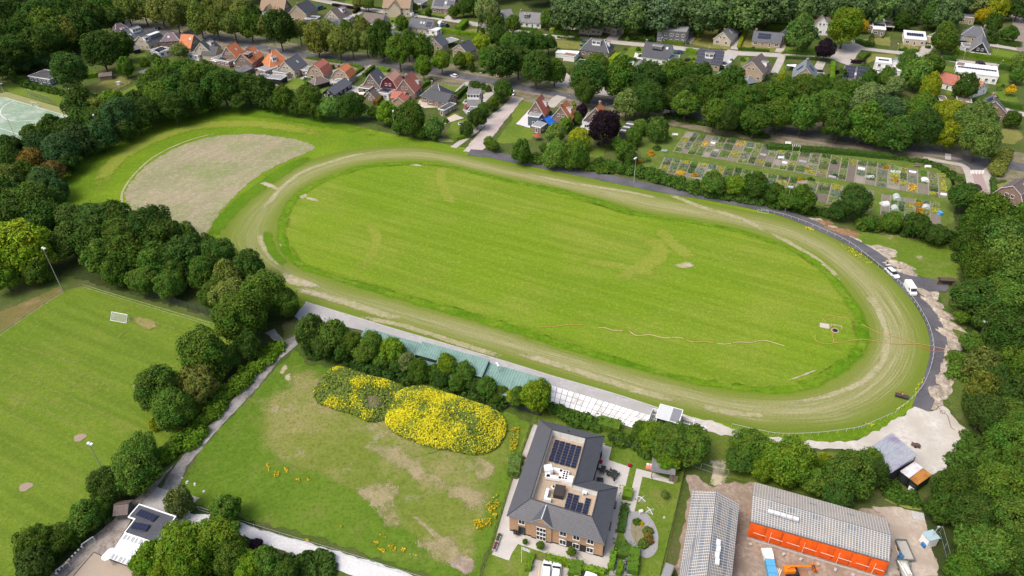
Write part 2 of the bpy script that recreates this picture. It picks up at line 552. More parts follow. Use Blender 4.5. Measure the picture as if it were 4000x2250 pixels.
def plant_tree(reg,x,y,w,tone,shape='round',clear=.35,squat=1.0,name='tree',label=None,group=None,cat='tree',grow=1.18):
 """x, y, w: middle and width of the crown as the photograph shows it; the tree is set down where that puts it"""
 r=random.Random(int(x*13+y*7+w))
 rad=4.0
 for _ in range(4):
  zc=rad*(clear+squat)
  p=P(reg,x,y,zc)
  rad=w/2*mpp(reg,x,y,zc)
 rad*=grow
 x0,y0=p.x,p.y
 e=empty(name,TR(x0,y0,0),label=label,cat=cat,group=group)
 j=r.randrange(99)
 cr_=CROWN[shape][j%len(CROWN[shape])]
 c=obj('crown',cr_,TR(x0,y0,rad*(clear+squat),r.uniform(0,6.28),(rad,rad*r.uniform(.84,1.1),rad*squat*r.uniform(.82,1.2))),e)
 c.color=tone_of(tone,r)
 if shape!='shrub':
  obj('trunk',TRUNK[2]if shape=='conic' else TRUNK[j%2],TR(x0,y0,-.1,r.uniform(0,6.28),(rad*.8,rad*.8,rad*(clear+squat)*1.0)),e)
 TREES.append((x0,y0,rad))
 return e
def tree_row(where,group,items,reg='F',name='tree',shape=None,order='left',noun=None,clear=.35,squat=1.0,grow=1.18):
 """items: (x, y, width, tone[, shape]); each gets a label that counts it from one end of the row"""
 noun=noun or name.replace('_',' ')
 bytone={}
 for it in items:
  bytone.setdefault(it[3],[]).append(it)
 for t,its in bytone.items():
  its.sort(key=(lambda i:i[0])if order=='left' else(lambda i:i[1]))
  for k,it in enumerate(its):
   sh=it[4]if len(it)>4 else(shape or('fine' if it[2]>85 or(it[2]>56 and k%2)else 'round'))
   if len(its)==1:
    lab=f'only {TWORD[t]} {noun} {where}'
   else:
    lab=f'{ORD[k]} {TWORD[t]} {noun} from the {"left" if order == "left" else "top"} {where}'
   plant_tree(reg,it[0],it[1],it[2],t,sh,clear,squat,name,lab,group,'tree',grow)
def belt(reg,pts,w,h,tone,label,group=None,name='bushes'):
 """untrimmed bushes: overlapping rounded clumps of leaves along a line, one continuous thicket"""
 line=gp(reg,pts)if reg else pts
 rg=np.random.default_rng(int(abs(line[0][0])*10+abs(line[0][1])))
 ps,ns=[],[]
 for a,b in zip(line[:-1],line[1:]):
  a,b=Vector(a),Vector(b)
  L=(b-a).length
  d=(b-a)/L
  nn=Vector((-d.y,d.x))
  k=max(2,int(L*w/2.4))
  for i in range(k):
   r=rg.uniform(.22,.42)*min(w,4.5)
   c=a+d*(L*(i+rg.random())/k)+nn*(rg.uniform(-.5,.5)*max(.2,w-r))
   hz_=h*rg.uniform(.55,1.1)
   m_=int(26*r*(r+hz_)+12)
   o=unit(rg.normal(size=(m_,3))+np.array([0,0,.35]))
   o[:,2]=np.abs(o[:,2])-.12
   ps.append(np.array([c.x,c.y,hz_*.3])+o*np.array([r,r,hz_*.7])*(1-.35*rg.random((m_,1))**2))
   ns.append(unit(o+rg.normal(size=(m_,3))*.45+np.array([0,0,.2])))
 p,n=np.concatenate(ps),np.concatenate(ns)
 p[:,2]=np.maximum(p[:,2],.05)
 o=obj(name,quads_mesh(name,leaf_quads(p,n,.34*rg.uniform(.55,1.35,len(p)),rg),FOL),None,None,label,'bushes',group)
 o.color=tone_of(tone,random.Random(len(p)))
 return o
def hedge(reg,pts,w,h,tone,label,group=None,name='hedge',loose=.12,leaf=.26,dens=4.5):
 line=gp(reg,pts)if reg else pts
 mb=MB()
 hs=h-.1
 ps,ns=[],[]
 rg=np.random.default_rng(int(abs(line[0][0])*10+abs(line[0][1])))
 for a,b in zip(line[:-1],line[1:]):
  a,b=Vector(a),Vector(b)
  L=(b-a).length
  if L<.05:continue
  d=(b-a)/L
  ang=math.atan2(d.y,d.x)
  mid=(a+b)/2
  jz=rg.uniform(0,.06)
  mb.box((mid.x,mid.y,(hs-jz)/2),(L+w*.35,w-.15-jz,hs-jz),ang)
  nn=Vector((-d.y,d.x))
  for(cnt,off,zr,nrm)in((int(L*h*dens),w/2,None,nn),(int(L*h*dens),-w/2,None,-nn),(int(L*w*dens*1.3),None,h,Vector((0,0,1)))):
   cnt=min(cnt,4000)
   if cnt<1:continue
   t=rg.uniform(-w/2/L,1+w/2/L,cnt)
   o=rg.uniform(-w/2,w/2,cnt)if off is None else off+rg.normal(size=cnt)*loose
   z=(h+rg.normal(size=cnt)*loose)if zr else rg.uniform(.05,h,cnt)
   ps.append(np.stack([a.x+d.x*L*t+nn.x*o,a.y+d.y*L*t+nn.y*o,z],1))
   v=np.tile(np.array(nrm if zr else(nrm.x,nrm.y,.3)),(cnt,1))
   ns.append(unit(v+rg.normal(size=(cnt,3))*.45))
 p,n=np.concatenate(ps),np.concatenate(ns)
 v=leaf_quads(p,n,leaf*rg.uniform(.6,1.3,len(p)),rg)
 nv=len(mb.v)
 mb.v.extend(map(tuple,v.tolist()))
 k=len(p)
 mb.f.extend([(nv+4*i,nv+4*i+1,nv+4*i+2,nv+4*i+3)for i in range(k)])
 mb.m.extend([0]*k)
 o=mb.obj(name,FOL,label=label,cat='hedge',group=group)
 o.color=tone_of(tone,random.Random(k))
 return o
# ================================================================ THE SETTING: ground, fields, roads
def ang(reg,p,q):
 d=P(reg,*q)-P(reg,*p)
 return math.atan2(d.y,d.x)
G_GARDEN=turf('garden_grass',(.055,.088,.018),(.085,.115,.026),(.12,.105,.055),.05,.09,(.5,.7))
G_SPORT=turf('sports_grass',(.125,.22,.010),(.172,.245,.016),(.215,.245,.04),.014,.03,(.46,.72),streak=.2,sang=ang('F',(1288,458),(1932,606)))
G_BAND=turf('mown_band_grass',(.09,.175,.008),(.168,.25,.014),(.12,.19,.012),.035,.12,(.45,.7))
G_PITCH=turf('pitch_grass',(.10,.168,.014),(.142,.205,.020),(.205,.21,.045),.028,.09,(.55,.75),streak=.3,sang=ang('I',(300,790),(930,1060)))
G_LAWN=turf('lawn_grass',(.09,.15,.016),(.135,.19,.025),(.19,.185,.06),.06,.2,(.55,.75))
G_DRYLAWN=turf('dry_lawn_grass',(.14,.165,.035),(.19,.185,.055),(.25,.2,.09),.08,.25)
G_ROUGH=turf('rough_meadow',(.115,.165,.02),(.165,.19,.038),(.29,.24,.12),.022,.05,(.46,.66),soil=(.33,.27,.2),soilr=(.6,.75),fine=1.4)
G_MEADOWG=turf('lush_meadow',(.075,.145,.011),(.11,.178,.018),(.15,.165,.04),.04,.14,(.55,.75),fine=1.5)
G_DARK=turf('dark_undergrowth',(.03,.05,.012),(.045,.07,.016),(.06,.05,.03),.1,.3)  # wood floor: dark soil and dark green growth
G_DIRTF=turf('sown_earth_field',(.285,.255,.165),(.33,.295,.20),(.17,.225,.075),.02,.06,(.42,.66),streak=.35,sang=ang('F',(600,480),(760,385)),fine=1.6)
PAVER=mat('concrete_pavers',(.40,.375,.345),.9,.1,.2,c2=(.34,.31,.28),fine=2.5)
KLINK=mat('brown_clinker_paving',(.24,.20,.175),.9,.14,.2,c2=(.19,.155,.135),fine=2.5)
GREYPAVE=mat('grey_paving',(.37,.365,.36),.92,.1,.15,c2=(.31,.30,.29),fine=1.2)
WHITEROAD=mat('pale_shell_gravel',(.55,.55,.55),.95,.08,.3,fine=2)
VERGE=mat('sandy_verge',(.21,.18,.13),.95,.25,.3,c2=(.11,.125,.04),fine=2)
EARTH=mat('bare_earth',(.30,.24,.19),.95,.2,.25,c2=(.22,.17,.13),fine=1.5,bump=.5)
mb=MB()
mb.poly([(-3000,-400,0),(3000,-400,0),(3000,4000,0),(-3000,4000,0)])
mb.obj('ground',G_GARDEN,kind='structure')
ZC[0]=.01
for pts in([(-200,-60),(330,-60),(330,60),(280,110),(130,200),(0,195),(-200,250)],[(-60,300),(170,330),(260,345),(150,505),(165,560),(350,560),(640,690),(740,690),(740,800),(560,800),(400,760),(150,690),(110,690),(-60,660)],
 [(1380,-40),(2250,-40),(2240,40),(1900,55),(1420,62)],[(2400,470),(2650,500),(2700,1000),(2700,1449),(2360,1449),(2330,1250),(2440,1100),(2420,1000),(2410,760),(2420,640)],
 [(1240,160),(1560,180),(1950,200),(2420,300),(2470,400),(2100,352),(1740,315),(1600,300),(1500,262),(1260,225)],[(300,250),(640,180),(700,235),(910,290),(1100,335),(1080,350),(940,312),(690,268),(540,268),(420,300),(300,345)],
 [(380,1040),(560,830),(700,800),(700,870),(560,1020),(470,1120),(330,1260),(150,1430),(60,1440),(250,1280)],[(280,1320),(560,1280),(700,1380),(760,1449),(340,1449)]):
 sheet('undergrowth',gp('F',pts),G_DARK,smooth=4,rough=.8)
ZC[0]=.05
# ---- the big sports grass with the grass oval, the half-moon field and the worn track
sheet('sports_field',gp('F',[(163,478),(190,420),(240,370),(310,325),(400,290),(520,272),(650,276),(760,295),(870,312),(960,332),(1080,355),(1170,372),(1260,390),(1500,438),
 (1760,495),(1932,530),(2040,570),(2160,635),(2250,710),(2320,800),(2345,880),(2335,960),(2290,1030),(2200,1090),(2080,1118),(1960,1108),(1840,1085),(1740,1050),(1640,1030),(1300,925),(1000,838),(760,775),(700,720),(560,640),(400,575),(240,545),(180,535)]),G_BAND,smooth=5)
INNER=[(1157,426),(1288,458),(1401,481),(1513,511),(1613,541),(1738,559),(1838,578),(1932,606),(1997,630),(2052,661),(2104,716),(2139,766),(2164,809),(2166,861),(2132,906),(2082,944),
 (2020,971),(1932,981),(1763,961),(1658,936),(1513,896),(1358,849),(1288,826),(1154,786),(1054,759),(919,721),(859,703),(769,673),(735,645),(714,610),(711,573),(721,536),(744,500),
 (781,473),(844,443),(919,421),(1019,411),(1106,414)]
OUTER=[(1119,378),(1288,415),(1463,448),(1663,487),(1838,522),(1932,540),(2032,563),(2107,600),(2182,650),(2244,700),(2275,731),(2304,772),(2330,820),(2343,871),(2339,916),(2319,968),
 (2290,1003),(2248,1038),(2180,1069),(2143,1080),(2055,1091),(1983,1094),(1932,1090),(1838,1069),(1713,1040),(1648,1024),(1538,987),(1388,944),(1288,914),(1144,870),(1019,834),(894,797),
 (769,764),(690,712),(630,676),(572,640),(552,610),(562,575),(600,528),(655,480),(722,424),(820,390),(910,373),(1019,367)]
inn,peri=resample(crom(gp('F',INNER),8),320)
out,_=resample(crom(gp('F',OUTER),8),320)
def ring_mesh(name,a,b,m,z,nv=3):
 n=len(a)
 me=bpy.data.meshes.new(name)
 vs,fs,uvs=[],[],[]
 for i in range(n+1):
  for j in range(nv):
   q=a[i%n]*(1-j/(nv-1))+b[i%n]*(j/(nv-1))
   vs.append((q[0],q[1],z))
 for i in range(n):
  for j in range(nv-1):
   f=(i*nv+j,i*nv+j+1,(i+1)*nv+j+1,(i+1)*nv+j)
   fs.append(f)
   for k in f:uvs.append((k//nv/n,(k%nv)/(nv-1)))
 me.from_pydata(vs,[],fs)
 uv=me.uv_layers.new(name='UVMap')
 uv.data.foreach_set('uv',np.array(uvs).ravel())
 me.materials.append(m)
 if me.polygons[0].normal.z<0:me.flip_normals()
 return me
def track_mat():
 m,nt,b=node_mat('worn_grass_track')
 uv=N(nt,'ShaderNodeUVMap').outputs[0]
 sp=N(nt,'ShaderNodeSeparateXYZ');nt.links.new(uv,sp.inputs[0])
 co=N(nt,'ShaderNodeTexCoord').outputs['Object']
 def uvn(su,sv,det=4,r=.6):
  return noise(nt,uv,1.0,det,r,sx=((su,sv,1),0))
 wob=uvn(14,1.5)
 ad=N(nt,'ShaderNodeMath',operation='MULTIPLY_ADD');nt.links.new(wob,ad.inputs[0]);ad.inputs[1].default_value=.22
 nt.links.new(sp.outputs[1],ad.inputs[2])
 sb=N(nt,'ShaderNodeMath',operation='SUBTRACT');nt.links.new(ad.outputs[0],sb.inputs[0]);sb.inputs[1].default_value=.11
 v=sb.outputs[0]
 lush,green,tan,dry,verge=(.105,.195,.008),(.165,.205,.036),(.225,.235,.08),(.285,.275,.132),(.125,.18,.02)
 col=ramp(nt,v,[(0.0,lush),(.05,lush),(.13,(.145,.205,.022)),(.22,green),(.34,tan),(.5,dry),(.64,tan),(.79,green),(.92,verge)])
 s1=uvn(10,22)
 col=mixc(nt,ramp(nt,s1,[(.4,0.0),(.7,.65)]),col,(.13,.165,.03))
 s2=uvn(26,48,3)
 band=ramp(nt,v,[(.2,0.0),(.36,1.0),(.68,1.0),(.88,0.0)])
 mu=N(nt,'ShaderNodeMath',operation='MULTIPLY');nt.links.new(band,mu.inputs[0]);nt.links.new(ramp(nt,s2,[(.5,0.0),(.72,.75)]),mu.inputs[1])
 col=mixc(nt,mu.outputs[0],col,(.39,.36,.235))
 s3=uvn(60,14,4)
 mu2=N(nt,'ShaderNodeMath',operation='MULTIPLY');nt.links.new(band,mu2.inputs[0]);nt.links.new(ramp(nt,s3,[(.6,0.0),(.7,.5)]),mu2.inputs[1])
 col=mixc(nt,mu2.outputs[0],col,(.13,.125,.06))
 lf=ramp(nt,sp.outputs[0],[(.62,0.0),(.72,.55),(.86,.45),(.95,0.0)])
 mu3=N(nt,'ShaderNodeMath',operation='MULTIPLY');nt.links.new(lf,mu3.inputs[0]);nt.links.new(ramp(nt,uvn(5,3),[(.3,.4),(.6,1.0)]),mu3.inputs[1])
 col=mixc(nt,mu3.outputs[0],col,(.135,.19,.022))
 f=noise(nt,co,2.0,5,.7)
 col=mixc(nt,ramp(nt,f,[(.3,.45),(.55,0.0)]),col,(.09,.1,.03))
 nt.links.new(col,b.inputs['Base Color'])
 b.inputs['Roughness'].default_value=.95
 b.inputs['Specular IOR Level'].default_value=.1
 return m
TRACK=track_mat()
obj('grass_track',ring_mesh('grass_track',inn,out,TRACK,.075,4),kind='structure');ZC[0]=.075
sheet('oval_field',[tuple(p)for p in inn],G_SPORT,z=nextz(.02))
c0=inn.mean(0)
bank_a,bank_b=inn+(c0-inn)*(2.4/np.linalg.norm(c0-inn,axis=1,keepdims=True)),inn-(c0-inn)*(3.0/np.linalg.norm(c0-inn,axis=1,keepdims=True))
LUSH=turf('long_lush_grass',(.07,.17,.004),(.12,.215,.008),(.155,.22,.02),.05,.25,(.5,.66),fine=1.2)
bk=ring_mesh('grass_bank',bank_a,bank_b,LUSH,ZC[0],6)
for i,vv in enumerate(bk.vertices):
 if i%6 in(2,3):vv.co.z+=.12*(.6+.4*math.sin(i*.7))
fa=bk.attributes.new('fade','FLOAT','POINT');fa.data.foreach_set('value',[(0.0,.45,.8,.75,.4,0.0)[i%6]for i in range(len(bk.vertices))])
bk.materials[0]=soft(LUSH,.7,.22)
obj('grass_bank',bk,kind='structure')
HALF=[(575,340),(640,338),(700,344),(760,356),(792,372),(730,402),(660,436),(605,480),(565,522),(535,562),(512,598),(440,575),(365,548),(335,530),(318,508),(318,480),(345,440),(390,402),(450,370),(520,347)]
sheet('sown_half_moon',gp('F',HALF),G_DIRTF,smooth=5,rough=.5)
STRAW=turf('worn_straw',(.30,.285,.155),(.35,.325,.195),(.2,.22,.06),.1,.4)
DGREEN=turf('dark_green_grass',(.075,.16,.006),(.10,.185,.009),None,.1,.4)  # plain darker green for the soft bands in the turf
TANW=turf('tanned_turf',(.185,.235,.026),(.205,.245,.036),None,.1,.4)
for si_,(reg,pts,w,m_)in enumerate((('F',[(520,612),(556,560),(606,508),(668,462),(740,415),(800,392)],5,DGREEN),('F',[(572,334),(515,342),(445,365),(384,397),(337,440),(309,482),(309,512),(329,536),(352,552)],.7,STRAW),
 ('F',[(168,500),(182,450),(210,408),(260,362),(330,322),(420,296),(540,281),(660,284),(770,301),(880,322),(980,342)],8,DGREEN),('F',[(250,500),(262,440),(310,392),(390,350),(500,318),(640,312),(760,328),(860,350)],6,TANW),
 ('F2',[(1110,800),(1190,890),(1215,960),(1170,1100),(1060,1300)],3,TANW),('F2',[(1890,220),(1860,330),(1900,480),(1990,640)],3.5,TANW),('G',[(1480,840),(1540,940),(1700,1080),(1830,1170)],4,TANW),('G',[(1240,960),(1450,1010),(1480,1120),(1300,1250),(1000,1400)],5,TANW),
 ('F2',[(0,740),(130,600),(260,450),(450,300),(750,190),(1000,120),(1300,80)],1.8,STRAW),('F2',[(40,900),(60,1000),(130,1120),(280,1260)],1.6,STRAW),('F2',[(110,860),(130,1000),(190,1120),(300,1240)],2.6,DGREEN),('J',[(380,10),(600,70),(880,150),(1150,240),(1500,340)],2.4,STRAW),
 ('J',[(1000,300),(1500,400),(2000,560),(2576,740)],1.6,STRAW),('K',[(0,650),(400,770),(900,930),(1300,1060),(1800,1180)],1.8,STRAW),('K',[(1900,1200),(2200,1270),(2576,1300)],1.6,STRAW),('L',[(900,20),(1060,180),(1160,380),(1200,540),(1160,740),(980,940),(700,1070),(350,1160),(0,1230)],1.3,STRAW),
 ('L',[(1000,60),(1110,220),(1180,420),(1180,620),(1100,800)],1.2,STRAW),('G',[(1500,480),(1900,640),(2300,760),(2576,900)],2,STRAW),('H',[(0,890),(300,1050),(560,1220),(760,1400)],1.6,STRAW),('G',[(100,300),(600,400),(1100,480),(1500,560)],1.4,STRAW),
 ('G',[(700,1180),(1100,1240),(1500,1330)],3,TANW))):
 soft_ribbon('worn_strip' if m_ is not DGREEN else 'dark_green_strip',reg,pts,w,m_,z=.1+.0015*si_)
for reg,pts in(('F2',[(50,405),(130,400),(250,470),(180,460)]),('F2',[(410,515),(470,500),(515,520),(460,553)]),('F2',[(235,790),(270,785),(265,815),(235,815)]),
 ('F2',[(240,935),(255,930),(285,1030),(240,1030)]),('F2',[(340,1130),(405,1165),(385,1170),(340,1140)]),('F2',[(410,1200),(450,1195),(470,1228),(420,1220)]),('F2',[(1560,220),(1610,212),(1690,232),(1600,228)]),('F2',[(500,540),(600,560),(620,585),(520,565)]),('G',[(1640,1230),(1780,1200),(1810,1240),(1720,1255)]),
 ('F2',[(270,1320),(430,1350),(640,1443),(350,1420)]),('J',[(420,30),(600,60),(880,150),(700,120)]),('L',[(225,935),(450,848),(460,858),(300,920)])):
 patch('bare_soil',gp(reg,pts),mat('pale_soil',(.40,.35,.26),.95,.2,.6,c2=(.26,.25,.1)),sc=.8,spread=1.35)
DUMMY_=(lambda*a,**k:None)('faded_turf',gp('G',[(1470,840),(1540,830),(1640,960),(1830,1160),(1760,1160),(1560,1020)]),turf('faded_turf',(.17,.225,.022),(.2,.24,.035),(.16,.24,.018),.06,.2),sc=.2,core=.3,spread=1.6)
ZC[0]=.05
# ---- other fields
sheet('football_pitch',gp('F',[(-160,925),(0,838),(160,733),(215,718),(540,812),(640,840),(520,1020),(420,1110),(250,1300),(40,1449),(-300,1449)]),G_PITCH)
sheet('dry_strip',gp('F',[(-150,880),(0,785),(150,722),(160,736),(0,838),(-160,918)]),turf('dry_strip',(.16,.13,.045),(.12,.125,.035),(.25,.18,.1),.06,.2),rough=.5)
HOCKEY=turf('green_artificial_turf',(.19,.28,.19),(.25,.33,.25),(.40,.44,.38),.05,.09,(.48,.66),streak=0,fine=1.2)
sheet('hockey_surround',gp('A',[(-900,860),(0,940),(65,925),(740,1120),(660,1200),(-60,1600),(-900,1500)]),mat('sanded_surround',(.24,.25,.10),.95,.2,.3))
sheet('hockey_pitch',gp('A',[(-900,930),(0,975),(60,985),(690,1175),(620,1230),(-60,1560),(-900,1500)]),HOCKEY)
hz=nextz()
for pts,w in(([(-60,985),(60,985),(700,1175)],.12),([(0,1290),(240,1370)],.12)):
 ribbon('pitch_line','A',pts,.16,WHITE,z=hz,smooth=0)
ribbon('pitch_line','A',[(150,1010),(60,1055),(10,1110),(15,1165),(80,1205),(180,1220),(330,1210)],.18,WHITE,z=hz,smooth=6)
ribbon('pitch_line','I',[(-120,580),(0,493),(320,265),(640,55)],.08,mat('worn_white_line',(.36,.38,.28),.9),smooth=0)
ribbon('pitch_line','I',[(850,8),(1250,130),(1700,265),(2120,392)],.08,mat('worn_white_line',(.36,.38,.28),.9),smooth=0)
FADE=turf('faded_lines',(.15,.185,.035),(.165,.195,.04),(.10,.155,.016),.2,.9,(.46,.6))
for pts in([(20,960),(240,830)],[(130,1255),(440,900)],[(300,790),(930,1060)],[(700,830),(1250,1060)],[(360,960),(1150,1330)],[(30,1070),(900,1440)],[(0,1240),(400,1440)],
 [(690,1040),(890,840)],[(900,1110),(1050,1000)],[(200,610),(760,770)],[(440,1130),(860,1330)],[(0,800),(420,980)],[(1330,290),(1940,480)],[(1190,510),(1290,430)]):
 ribbon('worn_line','I',pts,.55,FADE,smooth=0,rough=.18)
for reg,x,y,r_ in(('M',797,78,1.3),('M',258,568,1.3),('I',1883,568,1.0),('I',1375,1000,.8)):
 p=P(reg,x,y)
 sheet('bare_soil',[(p.x+r_*math.cos(t)*(1+.15*math.sin(3*t)),p.y+.9*r_*math.sin(t))for t in np.linspace(0,6.28,14,False)],mat('mole_soil',(.30,.235,.17),.95,.2,1),rough=.12)
patch('bare_soil',gp('I',[(1350,330),(1480,330),(1570,390),(1480,425),(1400,390)]),turf('worn_goalmouth',(.22,.2,.07),(.26,.22,.09),(.12,.16,.03),.2,.4),spread=1.5)
ZC[0]=.05
sheet('meadow',gp('F',[(742,880),(850,905),(1150,985),(1320,1045),(1338,1070),(1205,1449),(1110,1449),(1000,1424),(880,1376),(700,1325),(560,1290),(470,1262),(455,1215),(500,1140),(600,1030),(690,935)]),G_MEADOWG,rough=.5)
patch('dry_meadow',gp('F',[(740,920),(900,960),(1150,1040),(1290,1080),(1315,1085),(1260,1260),(1205,1420),(1180,1449),(1100,1420),(1000,1330),(860,1230),(720,1170),(640,1120),(620,1060)]),G_ROUGH,core=.72,spread=1.04,sc=.12)
sheet('meadow_shade_grass',gp('F',[(742,870),(790,880),(1000,940),(1310,1035),(1325,1060),(1270,1040),(1000,965),(830,925),(770,915)]),turf('tree_shade_grass',(.045,.085,.012),(.07,.105,.02),(.09,.1,.03),.08,.3),smooth=4,rough=.7)  # shade of the tree row painted as darker grass on the meadow edge
patch('bare_soil',gp('N',[(1900,1300),(2000,1250),(2120,1270),(2170,1310),(2140,1400),(2080,1430),(2000,1390)]),EARTH,spread=1.3)
for pts in([(290,905),(335,885),(350,930),(310,950)],[(250,840),(300,790),(310,830),(260,880)]):
 patch('bare_soil',gp('J',pts),mat('pale_soil',(.40,.35,.26)),spread=1.5,core=.3,sc=.6)
DRYSOIL=turf('dead_grass',(.255,.225,.12),(.30,.255,.145),(.16,.17,.05),.08,.3,(.5,.66))
for pts in([(1250,240),(1400,200),(1600,330),(1760,470),(1700,520),(1480,400)],[(1080,600),(1250,560),(1400,700),(1350,900),(1250,860),(1120,720)],[(2180,330),(2330,360),(2340,470),(2200,480)],
 [(1900,590),(2200,620),(2250,720),(2080,760)],[(1480,800),(1600,860),(1800,1030),(1760,1050)],[(1650,1130),(1900,1100),(2050,1240),(1900,1300)]):
 patch('dead_grass',gp('N',pts),DRYSOIL,core=.15,spread=1.7,sc=.18,amt=1.5)
sheet('lawn',gp('F',[(1345,1050),(1520,1085),(1640,1130),(1725,1175),(1665,1460),(1540,1460),(1205,1460),(1325,1075)]),G_LAWN)
sheet('lawn',gp('F',[(1380,1000),(1650,1090),(1740,1060),(1860,1100),(1990,1135),(2180,1140),(2200,1240),(2100,1260),(1820,1200),(1500,1095),(1340,1050)]),turf('strip_grass',(.085,.135,.018),(.12,.165,.025),(.19,.18,.06),.06,.15))
sheet('grass_field',gp('H',[(560,880),(1000,900),(1450,960),(1880,1050),(1930,1200),(1850,1390),(1500,1330),(1250,1180),(900,1000)]),turf('thin_grass',(.085,.15,.014),(.12,.18,.02),(.19,.19,.06),.05,.12,(.5,.7),soil=(.40,.35,.26),soilr=(.6,.68)),smooth=4,rough=.8)
sheet('grass_field',gp('L',[(1720,80),(1900,100),(1980,400),(1960,700),(2060,1000),(2030,1400),(1900,1300),(1800,1100),(1890,700),(1800,330)]),turf('weedy_grass',(.07,.115,.018),(.10,.13,.03),(.17,.15,.07),.08,.2),smooth=4,rough=.7)
ZC[0]=.05
# ---- lawns among the houses
for reg,pts,m in(('A',[(30,860),(130,830),(700,980),(860,1010),(760,1110),(90,930)],G_LAWN),('A',[(810,980),(830,900),(980,850),(1160,760),(1340,800),(1300,850),(1080,950),(960,990)],G_DRYLAWN),
 ('A',[(1130,965),(1380,850),(1520,780),(1540,830),(1400,930),(1200,1010)],G_LAWN),('A',[(1330,580),(1460,540),(1500,600),(1380,680),(1340,660)],G_LAWN),('A',[(2180,440),(2270,425),(2310,460),(2200,495)],G_LAWN),('A',[(180,90),(620,30),(900,0),(930,20),(480,90),(200,120)],G_DRYLAWN),
 ('B',[(230,850),(400,750),(510,790),(530,820),(400,900),(300,900)],G_LAWN),('B',[(500,900),(680,830),(745,870),(640,960),(520,960)],G_LAWN),('B',[(470,590),(560,585),(600,610),(490,660)],G_LAWN),('B',[(720,640),(820,640),(790,690),(740,670)],G_DRYLAWN),('B',[(970,680),(1070,690),(1000,750),(960,730)],G_LAWN),
 ('B',[(1250,260),(1340,165),(1460,185),(1390,250),(1320,270)],G_LAWN),('B',[(1640,120),(1780,120),(1940,150),(1890,185),(1660,150)],G_LAWN),('B',[(900,10),(1000,0),(1060,40),(900,60)],G_LAWN),
 ('B',[(1830,840),(2100,860),(2050,920),(1880,900)],G_LAWN),('B',[(1800,790),(2100,830),(2080,850),(1820,820)],G_LAWN),('B',[(1540,1040),(1640,950),(1680,985),(1600,1060)],G_DRYLAWN),
 ('B',[(1900,1350),(1980,1220),(2140,1200),(2140,1260),(2060,1390),(1960,1400)],G_LAWN),('B',[(1950,1130),(2050,1140),(2030,1180),(1950,1170)],G_LAWN),('B',[(2230,1440),(2300,1270),(2576,960),(2600,1010),(2250,1443)],G_DRYLAWN),('B',[(2410,1443),(2480,1330),(2600,1180),(2700,1180),(2640,1443)],G_LAWN),('B',[(2420,470),(2500,480),(2470,550),(2400,520)],G_LAWN),
 ('B',[(2150,650),(2300,660),(2290,720),(2100,700)],G_DRYLAWN),('B',[(2080,300),(2220,290),(2350,340),(2200,350)],G_DRYLAWN),('C',[(0,1260),(240,1290),(200,1400),(0,1443)],G_LAWN),('C',[(120,985),(240,1000),(180,1090),(30,1260),(0,1250),(0,1150)],G_LAWN),('C',[(330,980),(440,1000),(420,1050),(340,1040)],G_DRYLAWN),
 ('C',[(440,400),(700,420),(690,500),(430,480)],G_DRYLAWN),('C',[(1120,560),(1200,465),(1340,480),(1320,560),(1240,590),(1130,600)],G_LAWN),('C',[(1790,440),(1920,290),(2090,290),(2050,420),(2210,460),(2200,500),(1960,480)],G_DRYLAWN),
 ('C',[(2300,470),(2360,340),(2430,330),(2430,430),(2600,440),(2600,510)],G_DRYLAWN),('C',[(1780,560),(1870,560),(1810,660),(1770,620)],G_LAWN),('C',[(2290,600),(2380,570),(2400,640),(2310,680)],G_LAWN),
 ('C',[(0,220),(60,180),(250,290),(0,280)],G_DRYLAWN),('C',[(1300,360),(1460,380),(1540,420),(1360,420)],G_LAWN),('C',[(1540,420),(1720,400),(1770,380),(1730,440)],G_LAWN),('C',[(980,1420),(1130,1380),(1090,1443)],G_LAWN),
 ('D',[(0,460),(95,460),(60,530),(0,520)],G_DRYLAWN),('D',[(170,470),(500,480),(490,540),(170,530)],G_LAWN),('D',[(940,150),(1180,140),(1170,200),(960,200)],G_LAWN),('D',[(930,400),(1230,370),(1230,470),(1100,450),(960,420)],G_DRYLAWN),
 ('D',[(990,540),(1290,550),(1290,590),(1090,600),(1000,640)],G_DRYLAWN),('D',[(1330,440),(1510,450),(1510,510),(1330,490)],G_DRYLAWN),('D',[(1760,660),(1890,680),(1880,740),(1760,710)],G_LAWN),
 ('D',[(2260,490),(2520,530),(2530,620),(2250,570)],G_LAWN),('D',[(2230,940),(2380,900),(2500,960),(2530,1030),(2400,1050),(2340,1000)],G_LAWN),('D',[(2350,1300),(2480,1280),(2580,1380),(2480,1450),(2350,1443)],G_DRYLAWN),
 ('D',[(90,720),(130,640),(170,610),(160,780),(100,780)],G_LAWN),('D',[(620,200),(900,180),(900,220)],G_LAWN),('D',[(1790,900),(1880,920),(1870,970),(1800,950)],G_LAWN),('D',[(1830,150),(1920,150),(1920,210),(1840,200)],G_LAWN),
 ('H',[(2290,420),(2440,370),(2420,500),(2330,500)],G_DRYLAWN),('D',[(2180,780),(2420,740),(2420,860),(2300,860)],G_LAWN),('G',[(770,30),(950,50),(900,160),(780,130)],G_LAWN)):
 sheet('lawn',gp(reg,pts),m,z=.05+.004*(int(pts[0][0])%3),rough=.35)
ZC[0]=.06
